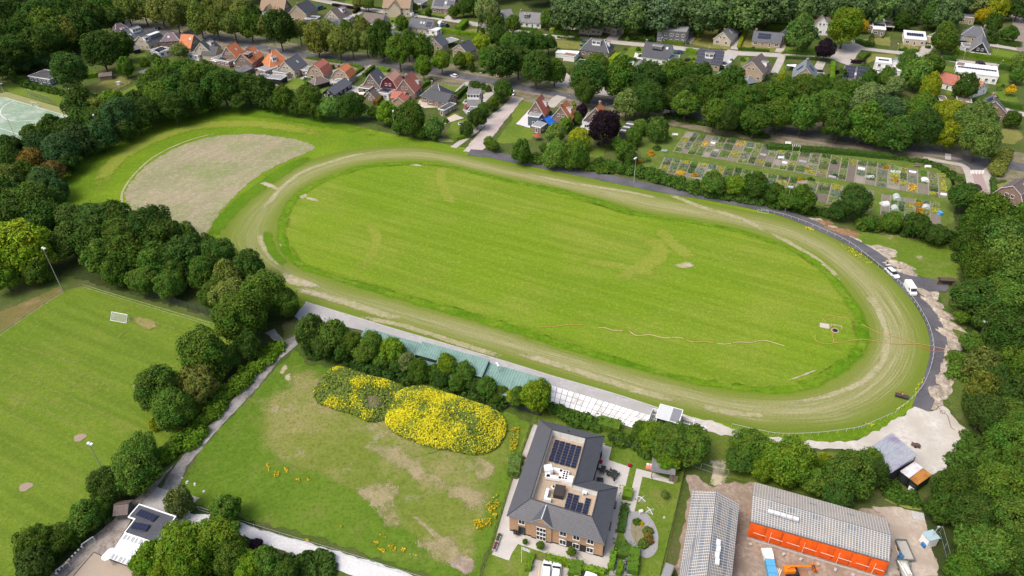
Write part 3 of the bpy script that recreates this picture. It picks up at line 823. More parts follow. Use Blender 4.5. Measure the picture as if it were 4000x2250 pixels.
# ---- roads, paths and yards
AV=[(250,30),(330,62),(420,82),(520,92),(600,108),(700,128),(810,146),(930,160),(1020,170),(1120,185),(1250,207),(1400,238),(1560,262),(1700,285),(1900,318),(2100,345),(2300,375),(2420,400),(2500,412),(2640,430)]
ribbon('verge','F',AV,26,VERGE,rough=.6)
ribbon('avenue_road','F',AV,7.0,ASPH,z=nextz(.05),thick=.06)
ribbon('footpath','F',[(330,78),(420,97),(520,108),(620,124),(730,146),(850,162),(1000,180),(1110,193),(1230,214)],2.2,KLINK)
ribbon('footpath','F',[(1320,232),(1420,250),(1560,278),(1700,302),(1900,335),(2100,365),(2320,388),(2420,402)],2.0,KLINK)
STREET=[(120,26),(170,16),(230,2),(280,-14)]
ribbon('side_street','F',[(30,22),(60,25),(120,22),(180,8),(240,-8)],7,PAVER)
ribbon('side_street','F',[(780,-4),(850,10),(930,24),(1000,34),(1080,43),(1150,53),(1210,64),(1290,78),(1380,92),(1460,97),(1560,108),(1700,121),(1800,132),(1932,138),(2050,146)],6.2,PAVER)
sheet('street_square',gp('D',[(440,560),(620,580),(690,520),(700,440),(860,400),(900,440),(980,480),(1290,515),(1500,530),(1560,560),(1300,548),(940,505),(890,560),(860,640),(800,660),(650,600)]),PAVER)
ribbon('side_street','D',[(1290,530),(1560,560),(1760,590),(1960,625),(2200,650),(2450,680),(2700,700)],5.5,PAVER)
ribbon('side_street','D',[(2200,450),(2400,480),(2560,510)],4.5,PAVER)
ribbon('side_street','D',[(2500,150),(2520,260),(2540,400),(2570,520)],5.5,KLINK)
ribbon('driveway','D',[(60,740),(110,640),(150,550)],3.5,PAVER)
for reg,pts,w in(('B',[(960,170),(1060,110),(1110,60)],5),('B',[(1350,290),(1440,230),(1480,170)],4),('B',[(1900,200),(1960,160),(2010,130)],4),('B',[(2380,280),(2420,220)],3),('C',[(1000,400),(1070,330)],6),
 ('C',[(1740,450),(1800,370),(1810,320)],5),('C',[(2240,500),(2270,400),(2290,350)],4),('C',[(370,1080),(440,1010),(500,970)],5),('B',[(1640,880),(1740,810),(1800,790)],3),
 ('B',[(920,790),(1060,730),(1180,660)],4),('B',[(2040,930),(2100,870),(2150,830)],4),('B',[(2230,1060),(2330,960),(2430,890)],4),('C',[(480,880),(560,800),(590,740)],6),('C',[(900,960),(960,900),(1010,860)],6),
 ('C',[(2130,620),(2190,560),(2240,510)],7),('D',[(1560,540),(1620,450)],5),('D',[(500,700),(540,620)],4),('D',[(2360,1100),(2450,1130),(2620,1160)],5),('D',[(110,530),(140,450)],4),('C',[(640,350),(700,330)],3),
 ('B',[(700,800),(760,760),(800,700)],4),('B',[(200,860),(330,800),(400,740)],2)):
 ribbon('driveway',reg,pts,w,PAVER if w<7 else GREYPAVE,z=.115+.004*(int(pts[0][0])%4),smooth=4)
for reg,pts,m in(('B',[(560,880),(640,870),(760,850),(800,800),(740,770),(690,790),(620,860)],'g'),('B',[(890,960),(960,860),(1040,880),(1030,990)],'g'),('B',[(1600,1050),(1680,985),(1880,1020),(1850,1080),(1700,1090)],'s'),
 ('B',[(440,790),(510,760),(560,790),(540,825)],'g'),('B',[(2080,1110),(2110,1060),(2200,1080),(2130,1160)],'g'),('C',[(40,1250),(170,1110),(210,1120),(180,1290)],'w'),('C',[(1220,590),(1240,530),(1330,560),(1330,600)],'w'),
 ('C',[(1370,600),(1560,600),(1580,640),(1400,615)],'w'),('C',[(1820,660),(1870,600),(2060,640),(2130,670),(2080,700)],'d'),('C',[(660,1330),(720,1200),(780,1230),(760,1400)],'w'),('D',[(1930,450),(1990,500),(2240,540),(2250,570),(1960,530)],'w'),
 ('D',[(360,840),(400,790),(600,800),(600,850)],'g'),('D',[(1060,690),(1100,660),(1180,720),(1120,760)],'g'),('D',[(1700,1030),(1900,1050),(2000,1060),(1990,1080),(1710,1060)],'g'),('D',[(780,850),(920,840),(900,880),(800,880)],'w'),
 ('B',[(0,700),(110,720),(190,760),(120,800),(0,760)],'k'),('B',[(1880,1210),(2000,1150),(2090,1190),(1900,1250)],'s'),('B',[(1530,300),(1760,300),(1740,330),(1540,320)],'g'),('C',[(560,240),(640,230),(640,300),(500,320)],'s')):
 sheet('patio',gp(reg,pts),{'g':GREYPAVE,'s':SAND,'w':mat('pale_slabs',(.55,.55,.55),.9,.1,.5),'d':ASPH,'k':KLINK}[m],z=.135+.004*(int(pts[0][0])%3),smooth=0,rough=.1)
ZC[0]=.125
PINK=mat('pinkish_clinker',(.43,.375,.355),.95,.1,.15,c2=(.34,.28,.26),fine=1.5)
sheet('entry_road',gp('F',[(1290,243),(1318,247),(1262,315),(1222,370),(1208,386),(1165,382),(1205,335),(1245,290)]),PINK,rough=.3)
ribbon('footpath','F',[(1302,250),(1250,285),(1190,335),(1140,372)],2.6,PAVER)
ASPHN=mat('new_asphalt',(.085,.083,.095),.85,.16,.12,c2=(.115,.112,.125),fine=2)
ROADC=[(1180,384),(1205,386),(1235,389),(1288,401),(1413,426),(1538,451),(1663,476),(1788,497),(1932,526),(1986,542),(2057,570),(2132,605),(2202,645),(2248,686),(2283,722),(2318,762),(2342,800),(2358,846),(2362,890),(2353,934),(2335,984),(2316,1030)]
road_line=crom(gp('F',ROADC),6,False)
SANDB=mat('rough_sand',(.41,.36,.29),.97,.3,.7,c2=(.24,.20,.155),fine=1.2,bump=.8)
sheet('sand_edge',gp('L',[(1440,0),(1620,-20),(1700,60),(1720,180),(1800,300),(1860,450),(1960,640),(1880,720),(1870,900),(1830,1080),(1720,1220),(1560,1230),(1640,1050),(1700,800),(1700,500),(1620,300),(1520,120)]),SANDB,smooth=4,rough=.6)
sheet('sand_edge',gp('H',[(380,760),(460,750),(700,850),(900,960),(960,1010),(1130,1040),(1290,1080),(1230,1180),(1050,1110),(800,960),(560,850)]),SANDB,smooth=4,rough=.7)
ribbon('perimeter_road',None,road_line,5.4,ASPHN,z=nextz(.04),w2=3.7,smooth=0,thick=.05)
sheet('perimeter_road',gp('F',[(2262,690),(2300,694),(2390,712),(2380,735),(2320,735),(2300,740)]),ASPHN,smooth=0,rough=.2)
sheet('sand_yard',gp('F',[(2300,1024),(2338,1040),(2372,1022),(2392,1042),(2440,1092),(2430,1125),(2370,1185),(2330,1205),(2240,1190),(2170,1140),(2100,1132),(1960,1122),(1840,1100),(1740,1075),(1690,1058),(1700,1040),(1790,1062),(1880,1090),(2010,1112),(2140,1112),(2210,1085),(2265,1048)]),
 mat('pale_sand_yard',(.50,.475,.43),.95,.12,.15,c2=(.40,.37,.32),fine=1.2,bump=.3),rough=.4)
sheet('stand_apron',gp('F',[(741,797),(769,762),(894,800),(1019,838),(1144,874),(1288,917),(1388,948),(1538,991),(1655,1030),(1640,1062),(1384,975),(1200,925),(900,830),(790,805),(760,815)]),GREYPAVE,rough=.15)
ribbon('track_kerb','F',[(769,761),(894,799),(1019,837),(1144,873),(1288,916),(1388,947),(1538,990),(1655,1028)],.35,CONC,z=nextz(.05),thick=.08)
ZC[0]=.09
sheet('lane',gp('F',[(745,842),(715,858),(690,828),(668,838),(700,868),(690,885),(640,950),(560,1035),(480,1120),(425,1195),(405,1235),(430,1245),(447,1232),(470,1175),(540,1090),(640,985),(705,905),(750,866)]),mat('worn_asphalt',(.17,.165,.16),.92,.2,.2,c2=(.33,.315,.29),fine=1.5),rough=.15)
sheet('gravel_apron',gp('M',[(1390,740),(1560,560),(1660,590),(1800,640),(1760,880),(1390,745)]),mat('grey_gravel',(.40,.39,.38),.95,.12,.5,fine=4),rough=.3)
sheet('shell_road',gp('F',[(455,1262),(480,1292),(560,1298),(640,1328),(760,1362),(900,1402),(1010,1438),(1100,1475),(1000,1500),(860,1440),(700,1382),(620,1352),(520,1330),(440,1318),(420,1290)]),WHITEROAD,rough=.2)
sheet('slab_patch',gp('M',[(1850,640),(1985,675),(1930,730),(1830,690)]),mat('rubble_concrete',(.45,.42,.38),.95,.3,2),rough=.2)
sheet('yard',gp('M',[(1740,330),(1560,570),(1390,745),(1300,900),(1220,1040),(1090,1290),(930,1215),(600,1500),(430,1600),(500,1440),(840,1150),(1060,950),(1220,800),(1500,540)]),mat('mossy_clinker',(.25,.215,.19),.95,.2,.5,c2=(.33,.3,.27),fine=2),rough=.2)
sheet('sand_court',gp('M',[(935,1215),(1090,1290),(1380,1390),(1360,1560),(540,1560)]),mat('brown_sand',(.36,.30,.24),.95,.08,.3),rough=.05)
ribbon('court_kerb','M',[(730,1450),(935,1215),(1090,1290),(1380,1390)],.25,mat('dark_kerb',(.10,.09,.085)),z=nextz(.03),smooth=0,thick=.05)
ZC[0]=.125
sheet('site_ground',gp('O',[(1740,430),(1840,470),(1960,560),(2150,540),(2400,520),(2700,700),(2850,750),(3150,900)])+gp('P',[(1040,755),(1230,770),(1440,815),(1540,880),(1580,1020),(1640,1180),(1700,1500),(1700,1700)])+gp('O',[(1640,1800),(1640,1400),(1700,900),(1770,600)]),EARTH,rough=.5)
sheet('site_sand',gp('P',[(1030,755),(1240,770),(1440,815),(1540,880),(1580,1020),(1640,1180),(1690,1449),(1190,1449),(1210,1250),(1220,1050),(1180,880)]),mat('site_sand',(.42,.36,.3),.95,.12,.2,c2=(.33,.27,.22),fine=1.5),rough=.5)
patch('wheel_tracks',gp('O',[(1985,310),(2110,300),(2120,400),(2130,520),(2060,560),(1960,540),(1990,420)]),mat('track_sand',(.44,.38,.28),.95,.2,.5,c2=(.15,.17,.05)),sc=.6)
sheet('duckweed_ditch',gp('P',[(1150,690),(1250,690),(1480,740),(1520,800),(1380,780),(1220,730)]),mat('duckweed',(.20,.24,.05),.6,.1,1),smooth=4,rough=.2)
sheet('duckweed_ditch',gp('B',[(1840,1400),(1960,1405),(1980,1430),(1850,1430)]),mat('duckweed',(.20,.24,.05)),smooth=4)
sheet('ditch_water',gp('P',[(2180,0),(2260,20),(2290,390),(2240,410)]),mat('dark_water',(.01,.012,.01),.15,.1,1),smooth=3)
sheet('ditch_water',gp('H',[(1830,340),(1860,360),(1900,470),(1870,470)]),mat('dark_water',(.01,.012,.01)),smooth=3)
ZC[0]=.16
sheet('clinker_street',gp('H',[(2035,270),(2175,270),(2230,560),(2100,560),(2050,400)]),mat('red_clinker',(.33,.245,.23),.95,.1,.3))
sheet('junction',gp('H',[(1900,170),(2130,150),(2300,190),(2260,250),(2170,275),(2035,272),(1990,220)]),ASPH)
ribbon('footpath','H',[(1560,150),(1800,195),(1960,230),(2010,300),(2040,420),(2060,520)],2.4,PAVER)
ribbon('footpath','H',[(2340,260),(2220,265),(2200,330),(2240,450),(2290,570)],2.4,PAVER)
sheet('footpath',gp('H',[(2130,80),(2200,120),(2160,160),(2110,130)]),PAVER)
z_=nextz()
for i in range(10):
 x0=2037+i*14.0
 sheet('road_marking',gp('H',[(x0,272),(x0+8,273),(x0+8,316-(i%2)*8),(x0+1,315-(i%2)*8)]),WHITE,z=z_)
for i in range(6):
 sheet('road_marking',gp('H',[(1780,108+i*10),(1840,114+i*10),(1842,118+i*10),(1780,112+i*10)]),WHITE,z=z_)
# ================================================================ HOUSES
WALL={'brick':brick_mat('red_brown_brick',(.20,.115,.085),(.25,.15,.11)),'tan':brick_mat('tan_brick',(.40,.29,.19),(.46,.345,.23)),'white':mat('white_render',(.74,.74,.73),.8,.06,.4),
 'cream':brick_mat('cream_brick',(.50,.425,.31),(.56,.48,.35)),'dark':mat('black_timber',(.022,.023,.026),.7,.2,1,streak=((8,8,.3),0)),'brown':brick_mat('brown_brick',(.17,.12,.09),(.22,.155,.115)),
 'grey':mat('grey_cladding',(.13,.13,.135),.8,.1,1),'blue':mat('blue_grey_boards',(.10,.13,.16),.7,.15,1),'wine':mat('wine_red_boards',(.12,.015,.03),.7,.15,1)}
ROOF={'slate':tile_mat('slate_grey_tiles',(.11,.118,.138)),'red':tile_mat('dull_red_tiles',(.42,.135,.095)),'orange':tile_mat('orange_tiles',(.56,.19,.07)),'pink':tile_mat('faded_pink_tiles',(.50,.28,.21)),
 'brown':tile_mat('brown_tiles',(.155,.12,.108)),'purple':tile_mat('purple_brown_tiles',(.155,.108,.12)),'grey':tile_mat('grey_tiles',(.20,.20,.205)),'dark':tile_mat('anthracite_tiles',(.062,.067,.08)),
 'felt':mat('grey_roof_felt',(.15,.152,.158),.9,.2,.3,c2=(.21,.21,.21)),'darkfelt':mat('dark_roof_felt',(.06,.06,.066),.9,.2,.3,c2=(.10,.10,.10)),'lightfelt':mat('light_roof_felt',(.24,.25,.265),.9,.12,.3),
 'whitefelt':mat('white_roofing',(.64,.65,.66),.8,.06,.3),'thatch':mat('straw_thatch',(.30,.22,.15),.98,.2,.6),'blueg':tile_mat('blue_grey_sheets',(.20,.23,.255)),'brownfelt':mat('brown_roof_gravel',(.20,.165,.13),.95,.25,.4)}
LEAD=mat('lead_grey',(.2,.2,.21),.7,.15,1)
def window_mesh(name,frame,bars=1):
 mb=MB()
 t=.07
 for x in(-.5+t/2,.5-t/2):mb.box((x,.03,0),(t,.12,1),0,0)
 for z in(-.5+t/2,.5-t/2):mb.box((0,.03,z),(1-2*t,.12,t),0,0)
 for k in range(bars):mb.box(((k+1)/(bars+1)-.5,.025,0),(t*.7,.1,1-2*t),0,0)
 mb.box((0,-.01,0),(1-2*t,.05,1-2*t),0,1)
 mb.box((0,.07,-.5-.03),(1.08,.2,.05),0,2)
 return mb.mesh(name,[frame,GLASS,CONC])
WIN_W,WIN_D=window_mesh('window',WHITE),window_mesh('window',DARKM)
WIN_1=window_mesh('window',WHITE,0)
def door_mesh():
 mb=MB()
 mb.box((0,.02,0),(1,.1,1),0,0);mb.box((0,.08,.05),(.7,.03,.8),0,1);mb.box((.0,.085,.3),(.5,.04,.2),0,2)
 return mb.mesh('door',[WHITE,mat('door_paint',(.05,.08,.07),.5),GLASS])
DOOR=door_mesh()
def panel_mesh():
 mb=MB()
 mb.box((0,0,.02),(1.0,1.0,.04),0,1);mb.box((-.245,0,.045),(.47,.96,.012),0,0);mb.box((.245,0,.045),(.47,.96,.012),0,0)
 return mb.mesh('solar_panel',[PANEL,mat('panel_frame',(.16,.17,.2),.4)])
PNL=panel_mesh()
def frame(o,x,y,z):
 return Matrix(((x.x,y.x,z.x,o.x),(x.y,y.y,z.y,o.y),(x.z,y.z,z.z,o.z),(0,0,0,1)))
def faces_cam(p,n):
 v=Vector((-p.x,-p.y,CAM_H-p.z))
 return n.dot(v.normalized())>-.12
def roof_obj(parent,slopes,ridge_m,name='roof',th=.16,uvscale=1.0,gables=()):
 """slopes: quads/tris as world points, eave first two; built as slabs with UV in metres"""
 me=bpy.data.meshes.new(name)
 v,f,uv,mi=[],[],[],[]
 for s in slopes:
  n=(s[1]-s[0]).cross(s[-1]-s[0]).normalized()
  if n.z<0:n=-n
  ex=(s[1]-s[0]).normalized()
  ey=n.cross(ex)
  k,b=len(s),len(v)
  pts=[p+n*th for p in s]
  if(pts[1]-pts[0]).cross(pts[2]-pts[0]).dot(n)<0:pts.reverse();s=list(reversed(s))
  v.extend(pts);v.extend(s)
  f.append(tuple(range(b,b+k)));uv.extend([((p-s[0]).dot(ex),(p-s[0]).dot(ey))for p in pts]);mi.append(0)
  for i in range(k):
   j=(i+1)%k
   f.append((b+i,b+k+i,b+k+j,b+j));uv.extend([(0,0)]*4);mi.append(1)
  f.append(tuple(b+k+i for i in reversed(range(k))));uv.extend([(0,0)]*k);mi.append(1)
 me.from_pydata([tuple(MW[parent.name].inverted()@p)for p in v],[],f)
 l=me.uv_layers.new(name='UVMap');l.data.foreach_set('uv',np.array(uv,dtype=np.float32).ravel())
 me.materials.append(ridge_m[0]);me.materials.append(ridge_m[1])
 me.polygons.foreach_set('material_index',mi)
 return obj(name,me,MW[parent.name],parent)
def put_window(parent,p,n,w,h,mesh=None,name='window'):
 z=Vector((0,0,1))
 x=n.cross(z)*-1
 M=frame(p,x*w,n*1.0,z*h)
 return obj(name,mesh or WIN_W,M,parent)
def wall_windows(par,a,b,z0,z1,n,win=None,door=False,ww=1.25,gap=3.0,r=None):
 """windows along the wall a->b (world), storeys between z0 and z1"""
 L=(b-a).length
 if L<2.2:return
 st=max(1,int((z1-z0)/2.5))
 for s in range(st):
  zb=z0+s*2.7
  k=max(1,int(L/gap))
  for i in range(k):
   p=a.lerp(b,(i+.5)/k)
   if door and s==0 and i==k//2:
    put_window(par,Vector((p.x,p.y,zb+1.05))+n*.02,n,1.0,2.1,DOOR,'door')
   else:
    w=ww*(1.35 if(i+s)%3==0 else 1)
    w=min(w,L/k*.7)
    hh=1.3 if z1-z0>2.4 else.8
    put_window(par,Vector((p.x,p.y,zb+(1.65 if hh>1 else 1.4)))+n*.02,n,w,hh,win)
HOUSES=[]
def prism_house(par,c,ax,ay,L,W,he,hr,kind,wall,roof,win=None,ov=.35,e=0.0,wname='wall',trim=True,wins=True,door=True):
 """one body: walls + roof; c centre on the ground, ax along the ridge"""
 Z=Vector((0,0,1))
 q=lambda x,y,z:c+ax*x+ay*y+Z*z
 hl,hw=L/2,W/2
 mb=MB()
 inv=MW[par.name].inverted()
 wl=lambda*pts:mb.poly([tuple(inv@p)for p in pts])
 mansh=he+(hr-he)*.62
 mw=hw*.62
 wl(q(-hl,-hw,0),q(hl,-hw,0),q(hl,-hw,he),q(-hl,-hw,he));wl(q(hl,hw,0),q(-hl,hw,0),q(-hl,hw,he),q(hl,hw,he))
 if kind in('gable','half'):
  wl(q(-hl,hw,0),q(-hl,-hw,0),q(-hl,-hw,he),q(-hl,0,hr),q(-hl,hw,he));wl(q(hl,-hw,0),q(hl,hw,0),q(hl,hw,he),q(hl,0,hr),q(hl,-hw,he))
 elif kind=='gambrel':
  wl(q(-hl,hw,0),q(-hl,-hw,0),q(-hl,-hw,he),q(-hl,-mw,mansh),q(-hl,0,hr),q(-hl,mw,mansh),q(-hl,hw,he));wl(q(hl,-hw,0),q(hl,hw,0),q(hl,hw,he),q(hl,mw,mansh),q(hl,0,hr),q(hl,-mw,mansh),q(hl,-hw,he))
 else:
  wl(q(-hl,hw,0),q(-hl,-hw,0),q(-hl,-hw,he),q(-hl,hw,he));wl(q(hl,-hw,0),q(hl,hw,0),q(hl,hw,he),q(hl,-hw,he))
 me=mb.mesh(wname,wall)
 obj(wname,me,MW[par.name],par)
 sl=(hr-he)/hw
 eo=ov*sl
 lo=hl+(ov if kind!='hip' else ov)
 slopes=[]
 if kind=='gable':
  slopes=[[q(-lo,-hw-ov,he-eo),q(lo,-hw-ov,he-eo),q(lo,0,hr),q(-lo,0,hr)],[q(lo,hw+ov,he-eo),q(-lo,hw+ov,he-eo),q(-lo,0,hr),q(lo,0,hr)]]
 elif kind=='gambrel':
  for s in(-1,1):
   slopes.append([q(-lo,s*(hw+ov*.4),he-.2),q(lo,s*(hw+ov*.4),he-.2),q(lo,s*mw,mansh),q(-lo,s*mw,mansh)])
   slopes.append([q(-lo,s*mw,mansh),q(lo,s*mw,mansh),q(lo,0,hr),q(-lo,0,hr)])
 elif kind=='hip':
  e=min(e,hl-.05)
  for s in(-1,1):
   slopes.append([q(-lo,s*(hw+ov),he-eo),q(lo,s*(hw+ov),he-eo),q(hl-e,0,hr),q(-hl+e,0,hr)])
   slopes.append([q(s*lo,-hw-ov,he-eo),q(s*lo,hw+ov,he-eo),q(s*(hl-e),0,hr)])
 rf=roof_obj(par,slopes,[roof,WHITE if trim else LEAD])
 rb=MB();rr=(hl-e)if kind=='hip' else lo
 if rr>.3:
  rb.tube([inv@q(-rr,0,hr+.12),inv@q(rr,0,hr+.12)],.14,6)
  obj('ridge_tiles',rb.mesh('ridge_tiles',roof),MW[par.name],rf)
 if wins:
  for(a,b,n)in((q(-hl,-hw,0),q(hl,-hw,0),-ay),(q(hl,hw,0),q(-hl,hw,0),ay),(q(-hl,hw,0),q(-hl,-hw,0),-ax),(q(hl,-hw,0),q(hl,hw,0),ax)):
   if faces_cam((a+b)/2,n):
    wall_windows(par,a,b,0,he,n,win,door and abs(n.dot(ax))<.5)
    if abs(n.dot(ax))>.5 and kind!='hip' and hr-he>2.0:
     m_=(a+b)/2
     for dx in((-.9,.9)if W>7 else(0,)):
      put_window(par,m_+(b-a).normalized()*dx+Z*(he+(hr-he)*.3)+n*.02,n,1.0,1.15,win)
 return rf,slopes
def on_slope(slopes,s,u,t):
 """point and frame on a roof slope: u along the eave 0..1, t up the slope 0..1"""
 q=slopes[s]
 a=q[0].lerp(q[1],u)
 b=(q[3]if len(q)>3 else q[2]).lerp(q[2],u)
 p=a.lerp(b,t)
 n=(q[1]-q[0]).cross(q[-1]-q[0]).normalized()
 if n.z<0:n=-n
 ex=(q[1]-q[0]).normalized()
 return p+n*.17,n,ex,n.cross(ex)
def vis_slope(slopes):
 best,bi=-9,0
 for i,q in enumerate(slopes):
  if len(q)<4:continue
  c=sum(q,Vector())/len(q)
  n=(q[1]-q[0]).cross(q[-1]-q[0]).normalized()
  if n.z<0:n=-n
  d=n.dot((Vector((0,0,CAM_H))-c).normalized())*(1+.02*(q[1]-q[0]).length)
  if d>best:best,bi=d,i
 return bi
def roof_panels(rf,slopes,cols,rows,u0=.5,t0=.55,w=1.0,h=1.65,s=None):
 s=vis_slope(slopes)if s is None else s
 p,n,ex,ey=on_slope(slopes,s,u0,t0)
 if ey.z<0:ey=-ey;ex=-ex
 for i in range(cols):
  for j in range(rows):
   o=p+ex*((i-(cols-1)/2)*(w+.04))+ey*((j-(rows-1)/2)*(h+.04))+n*.05
   obj('solar_panel',PNL,frame(o,ex*w,ey*h,n),rf)
def dormer(rf,slopes,u,t,w,d=2.4,h=1.7,wallm=None,s=None,nwin=1,top=None):
 s=vis_slope(slopes)if s is None else s
 p,n,ex,ey=on_slope(slopes,s,u,t)
 out=Vector((n.x,n.y,0)).normalized()
 x=out.cross(Vector((0,0,1)))*-1
 M=frame(p-out*(d/2-.5),x,out,Vector((0,0,1)))
 mb=MB()
 mb.box((0,0,h/2-.3),(w,d,h+.6),0,0)
 mb.box((0,.05,h+.06),(w+.35,d+.3,.14),0,1)
 mb.box((0,.05,h+.14),(w+.15,d+.1,.04),0,2)
 o=mb.obj('dormer',[wallm or WHITE,WHITE,top or ROOF['felt']],rf,M)
 for i in range(nwin):
  q=M@Vector(((i-(nwin-1)/2)*w/nwin,d/2+.02,h*.55))
  put_window_on(o,rf,q,out,w/nwin*.8,h*.62)
 return o
def put_window_on(o,rf,q,n,w,h):
 inv=MW[o.name].inverted()
 z=Vector((0,0,1));x=n.cross(z)*-1
 mb=MB()
 mb.box(None,(w,.06,h),M=frame(q,x,n,z),m=0);mb.box(None,(w-.16,.1,h-.16),M=frame(q,x,n,z),m=1)
 if w>1.2:mb.box(None,(.08,.13,h-.1),M=frame(q,x,n,z),m=0)
 me=o.data
 import bmesh
 bm=bmesh.new();bm.from_mesh(me)
 k=len(me.materials)
 me.materials.append(WHITE);me.materials.append(GLASS)
 vs=[bm.verts.new(inv@Vector(v))for v in mb.v]
 for f,m in zip(mb.f,mb.m):
  bf=bm.faces.new([vs[i]for i in f]);bf.material_index=k+m
 bm.to_mesh(me);bm.free()
def chimney(rf,p,h=1.2,m=None,w=.7):
 mb=MB()
 mb.box((0,0,h/2-.5),(w,w,h+1),0,0);mb.box((0,0,h+.05),(w+.15,w+.15,.12),0,1);mb.cyl((0,0,h+.1),.14,.35,8,2)
 return mb.obj('chimney',[m or WALL['brick'],CONC,mat('clay_pot',(.3,.13,.08))],rf,TR(p.x,p.y,p.z,.3))
def skylight(rf,slopes,u,t,w=.9,h=1.2,s=None):
 s=vis_slope(slopes)if s is None else s
 p,n,ex,ey=on_slope(slopes,s,u,t)
 mb=MB();mb.box((0,0,.03),(w+.16,h+.16,.08),0,0);mb.box((0,0,.05),(w,h,.08),0,1)
 mb.obj('skylight',[mat('skylight_frame',(.3,.31,.33),.5),mat('skylight_glass',(.45,.5,.55),.1,.05)],rf,frame(p,ex,ey,n))
def house(label,reg,p1,p2,W,he,hr,kind,wall,roof,e=4.0,cat='house',dorm=(),pan=(),chim=(),sky=(),win=None,trim=True,wins=True,name='house',grow=(0,0),cross=None,group=None,boards=None):
 a,b=P(reg,*p1,hr),P(reg,*p2,hr)
 a.z=b.z=0
 ax=(b-a).normalized()
 if kind=='hip':a,b=a-ax*e,b+ax*e
 else:a,b=a-ax*grow[0],b+ax*grow[1]
 c=(a+b)/2
 L=(b-a).length
 ay=Vector((-ax.y,ax.x,0))
 o=empty(name,frame(c,ax,ay,Vector((0,0,1))),label=label,cat=cat,group=group)
 rf,sl=prism_house(o,c,ax,ay,L,W,he,hr,kind,WALL[wall],ROOF[roof],win,e=e,trim=trim,wins=wins)
 if boards:
  tri=[c-ax*(L/2+.12)+ay*y+Vector((0,0,z))for y,z in([(-W/2*.92,he),(W/2*.92,he),(0,hr-.35)]if kind=='gable' else[(-W/2*.95,he),(W/2*.95,he),(W*.3,he+(hr-he)*.6),(0,hr-.3),(-W*.3,he+(hr-he)*.6)])]
  inv=MW[o.name].inverted();mb=MB()
  mb.poly([inv@p for p in tri]);mb.poly([inv@(p+ax*.1)for p in tri][::-1])
  for i in range(len(tri)):p,q=tri[i],tri[(i+1)%len(tri)];mb.poly([inv@p,inv@q,inv@(q+ax*.1),inv@(p+ax*.1)])
  mb.obj('gable_boards',WALL[boards],o,MW[o.name])
  for dx in(-.9,.9):put_window(o,c-ax*(L/2+.14)+ay*dx+Vector((0,0,he+(hr-he)*.3)),-ax,1.0,1.15,win)
 for d in dorm:dormer(rf,sl,*d[:3],**(d[3]if len(d)>3 else{}))
 for d in pan:roof_panels(rf,sl,*d)
 for u in chim:
  q=a.lerp(b,u);q.z=hr-.1
  chimney(rf,q)
 for s_ in sky:skylight(rf,sl,*s_)
 if cross:
  u,sd,l2,w2,h2,r2=cross
  dirv=ay*sd
  cc=a.lerp(b,u)+dirv*(l2/2)
  wing=obj('wing',None,frame(cc,dirv,ax*-sd if False else Vector((-dirv.y,dirv.x,0)),Vector((0,0,1))),o)
  prism_house(wing,cc,dirv,Vector((-dirv.y,dirv.x,0)),l2,w2,h2,r2,'gable',WALL[wall],ROOF[roof],win,trim=trim,wins=False)
 HOUSES.append((c.x,c.y,max(L,W)/2+1,label))
 return o
def flat(label,reg,p1,p2,depth,h,wall,top,parent=None,name='shed',cat='shed',rim=True,wins=True,pan=None,posts=False,group=None,side=None,parapet=.12,rimm=None):
 """flat-roofed body: p1, p2 ends of the roof edge nearest the camera, depth away from it"""
 a,b=P(reg,*p1,h),P(reg,*p2,h)
 a.z=b.z=0
 ax=(b-a).normalized();ay=Vector((-ax.y,ax.x,0))
 if ay.y<0:ay=-ay;ax=-ax;a,b=b,a
 L=(b-a).length
 c=(a+b)/2+ay*depth/2
 M=frame(c,ax,ay,Vector((0,0,1)))
 if parent is None:
  o=empty(name,M,label=label,cat=cat,group=group)
  HOUSES.append((c.x,c.y,max(L,depth)/2+.6,label))
  wn_,root='wall',o
 else:
  o=None
 mb=MB()
 if posts:
  for x in(-L/2+.15,L/2-.15):
   for y in(-depth/2+.15,depth/2-.15):mb.box((x,y,h/2-.1),(.16,.16,h-.2))
  mb.box((0,depth/2-.08,h/2-.1),(L,.1,h-.2))
 else:
  mb.box((0,0,h/2-.1),(L,depth,h-.2))
 if parent is None:
  bod=mb.obj('wall',WALL[wall],o,M)
 else:
  bod=mb.obj('extension',WALL[wall],parent,M);o=bod
 rb=MB()
 rb.box((0,0,h-.1),(L+.3,depth+.3,.2),0,1)
 rb.box((0,0,h+.03),(L+.02,depth+.02,.1),0,0)
 if rim:
  for(x,y,sx,sy)in((0,depth/2+.08,L+.32,.16),(0,-depth/2-.08,L+.32,.16),(L/2+.08,0,.16,depth),(-L/2-.08,0,.16,depth)):
   rb.box((x,y,h+parapet/2+.02),(sx,sy,parapet+.1),0,1)
 rf=rb.obj('roof',[ROOF[top],rimm or(WHITE if rim else LEAD)],o,M)
 if wins and not posts:
  for(p,q,n)in((a,b,-ay),(b,b+ay*depth,ax),(a+ay*depth,a,-ax)):
   if faces_cam((p+q)/2,n):wall_windows(o,p,q,0,h,n,None,n is not ax and parent is None,gap=2.6)
 if pan:
  cols,rows=pan[:2]
  tilt=Matrix.Rotation(R(12),4,'X')
  for i in range(cols):
   for j in range(rows):
    T=M@Matrix.Translation(((i-(cols-1)/2)*1.1,(j-(rows-1)/2)*1.55,h+.22))@tilt@Matrix.Diagonal((1.02,1.3,1,1))
    obj('solar_panel',PNL,T,rf if parent is None else o)
 return o
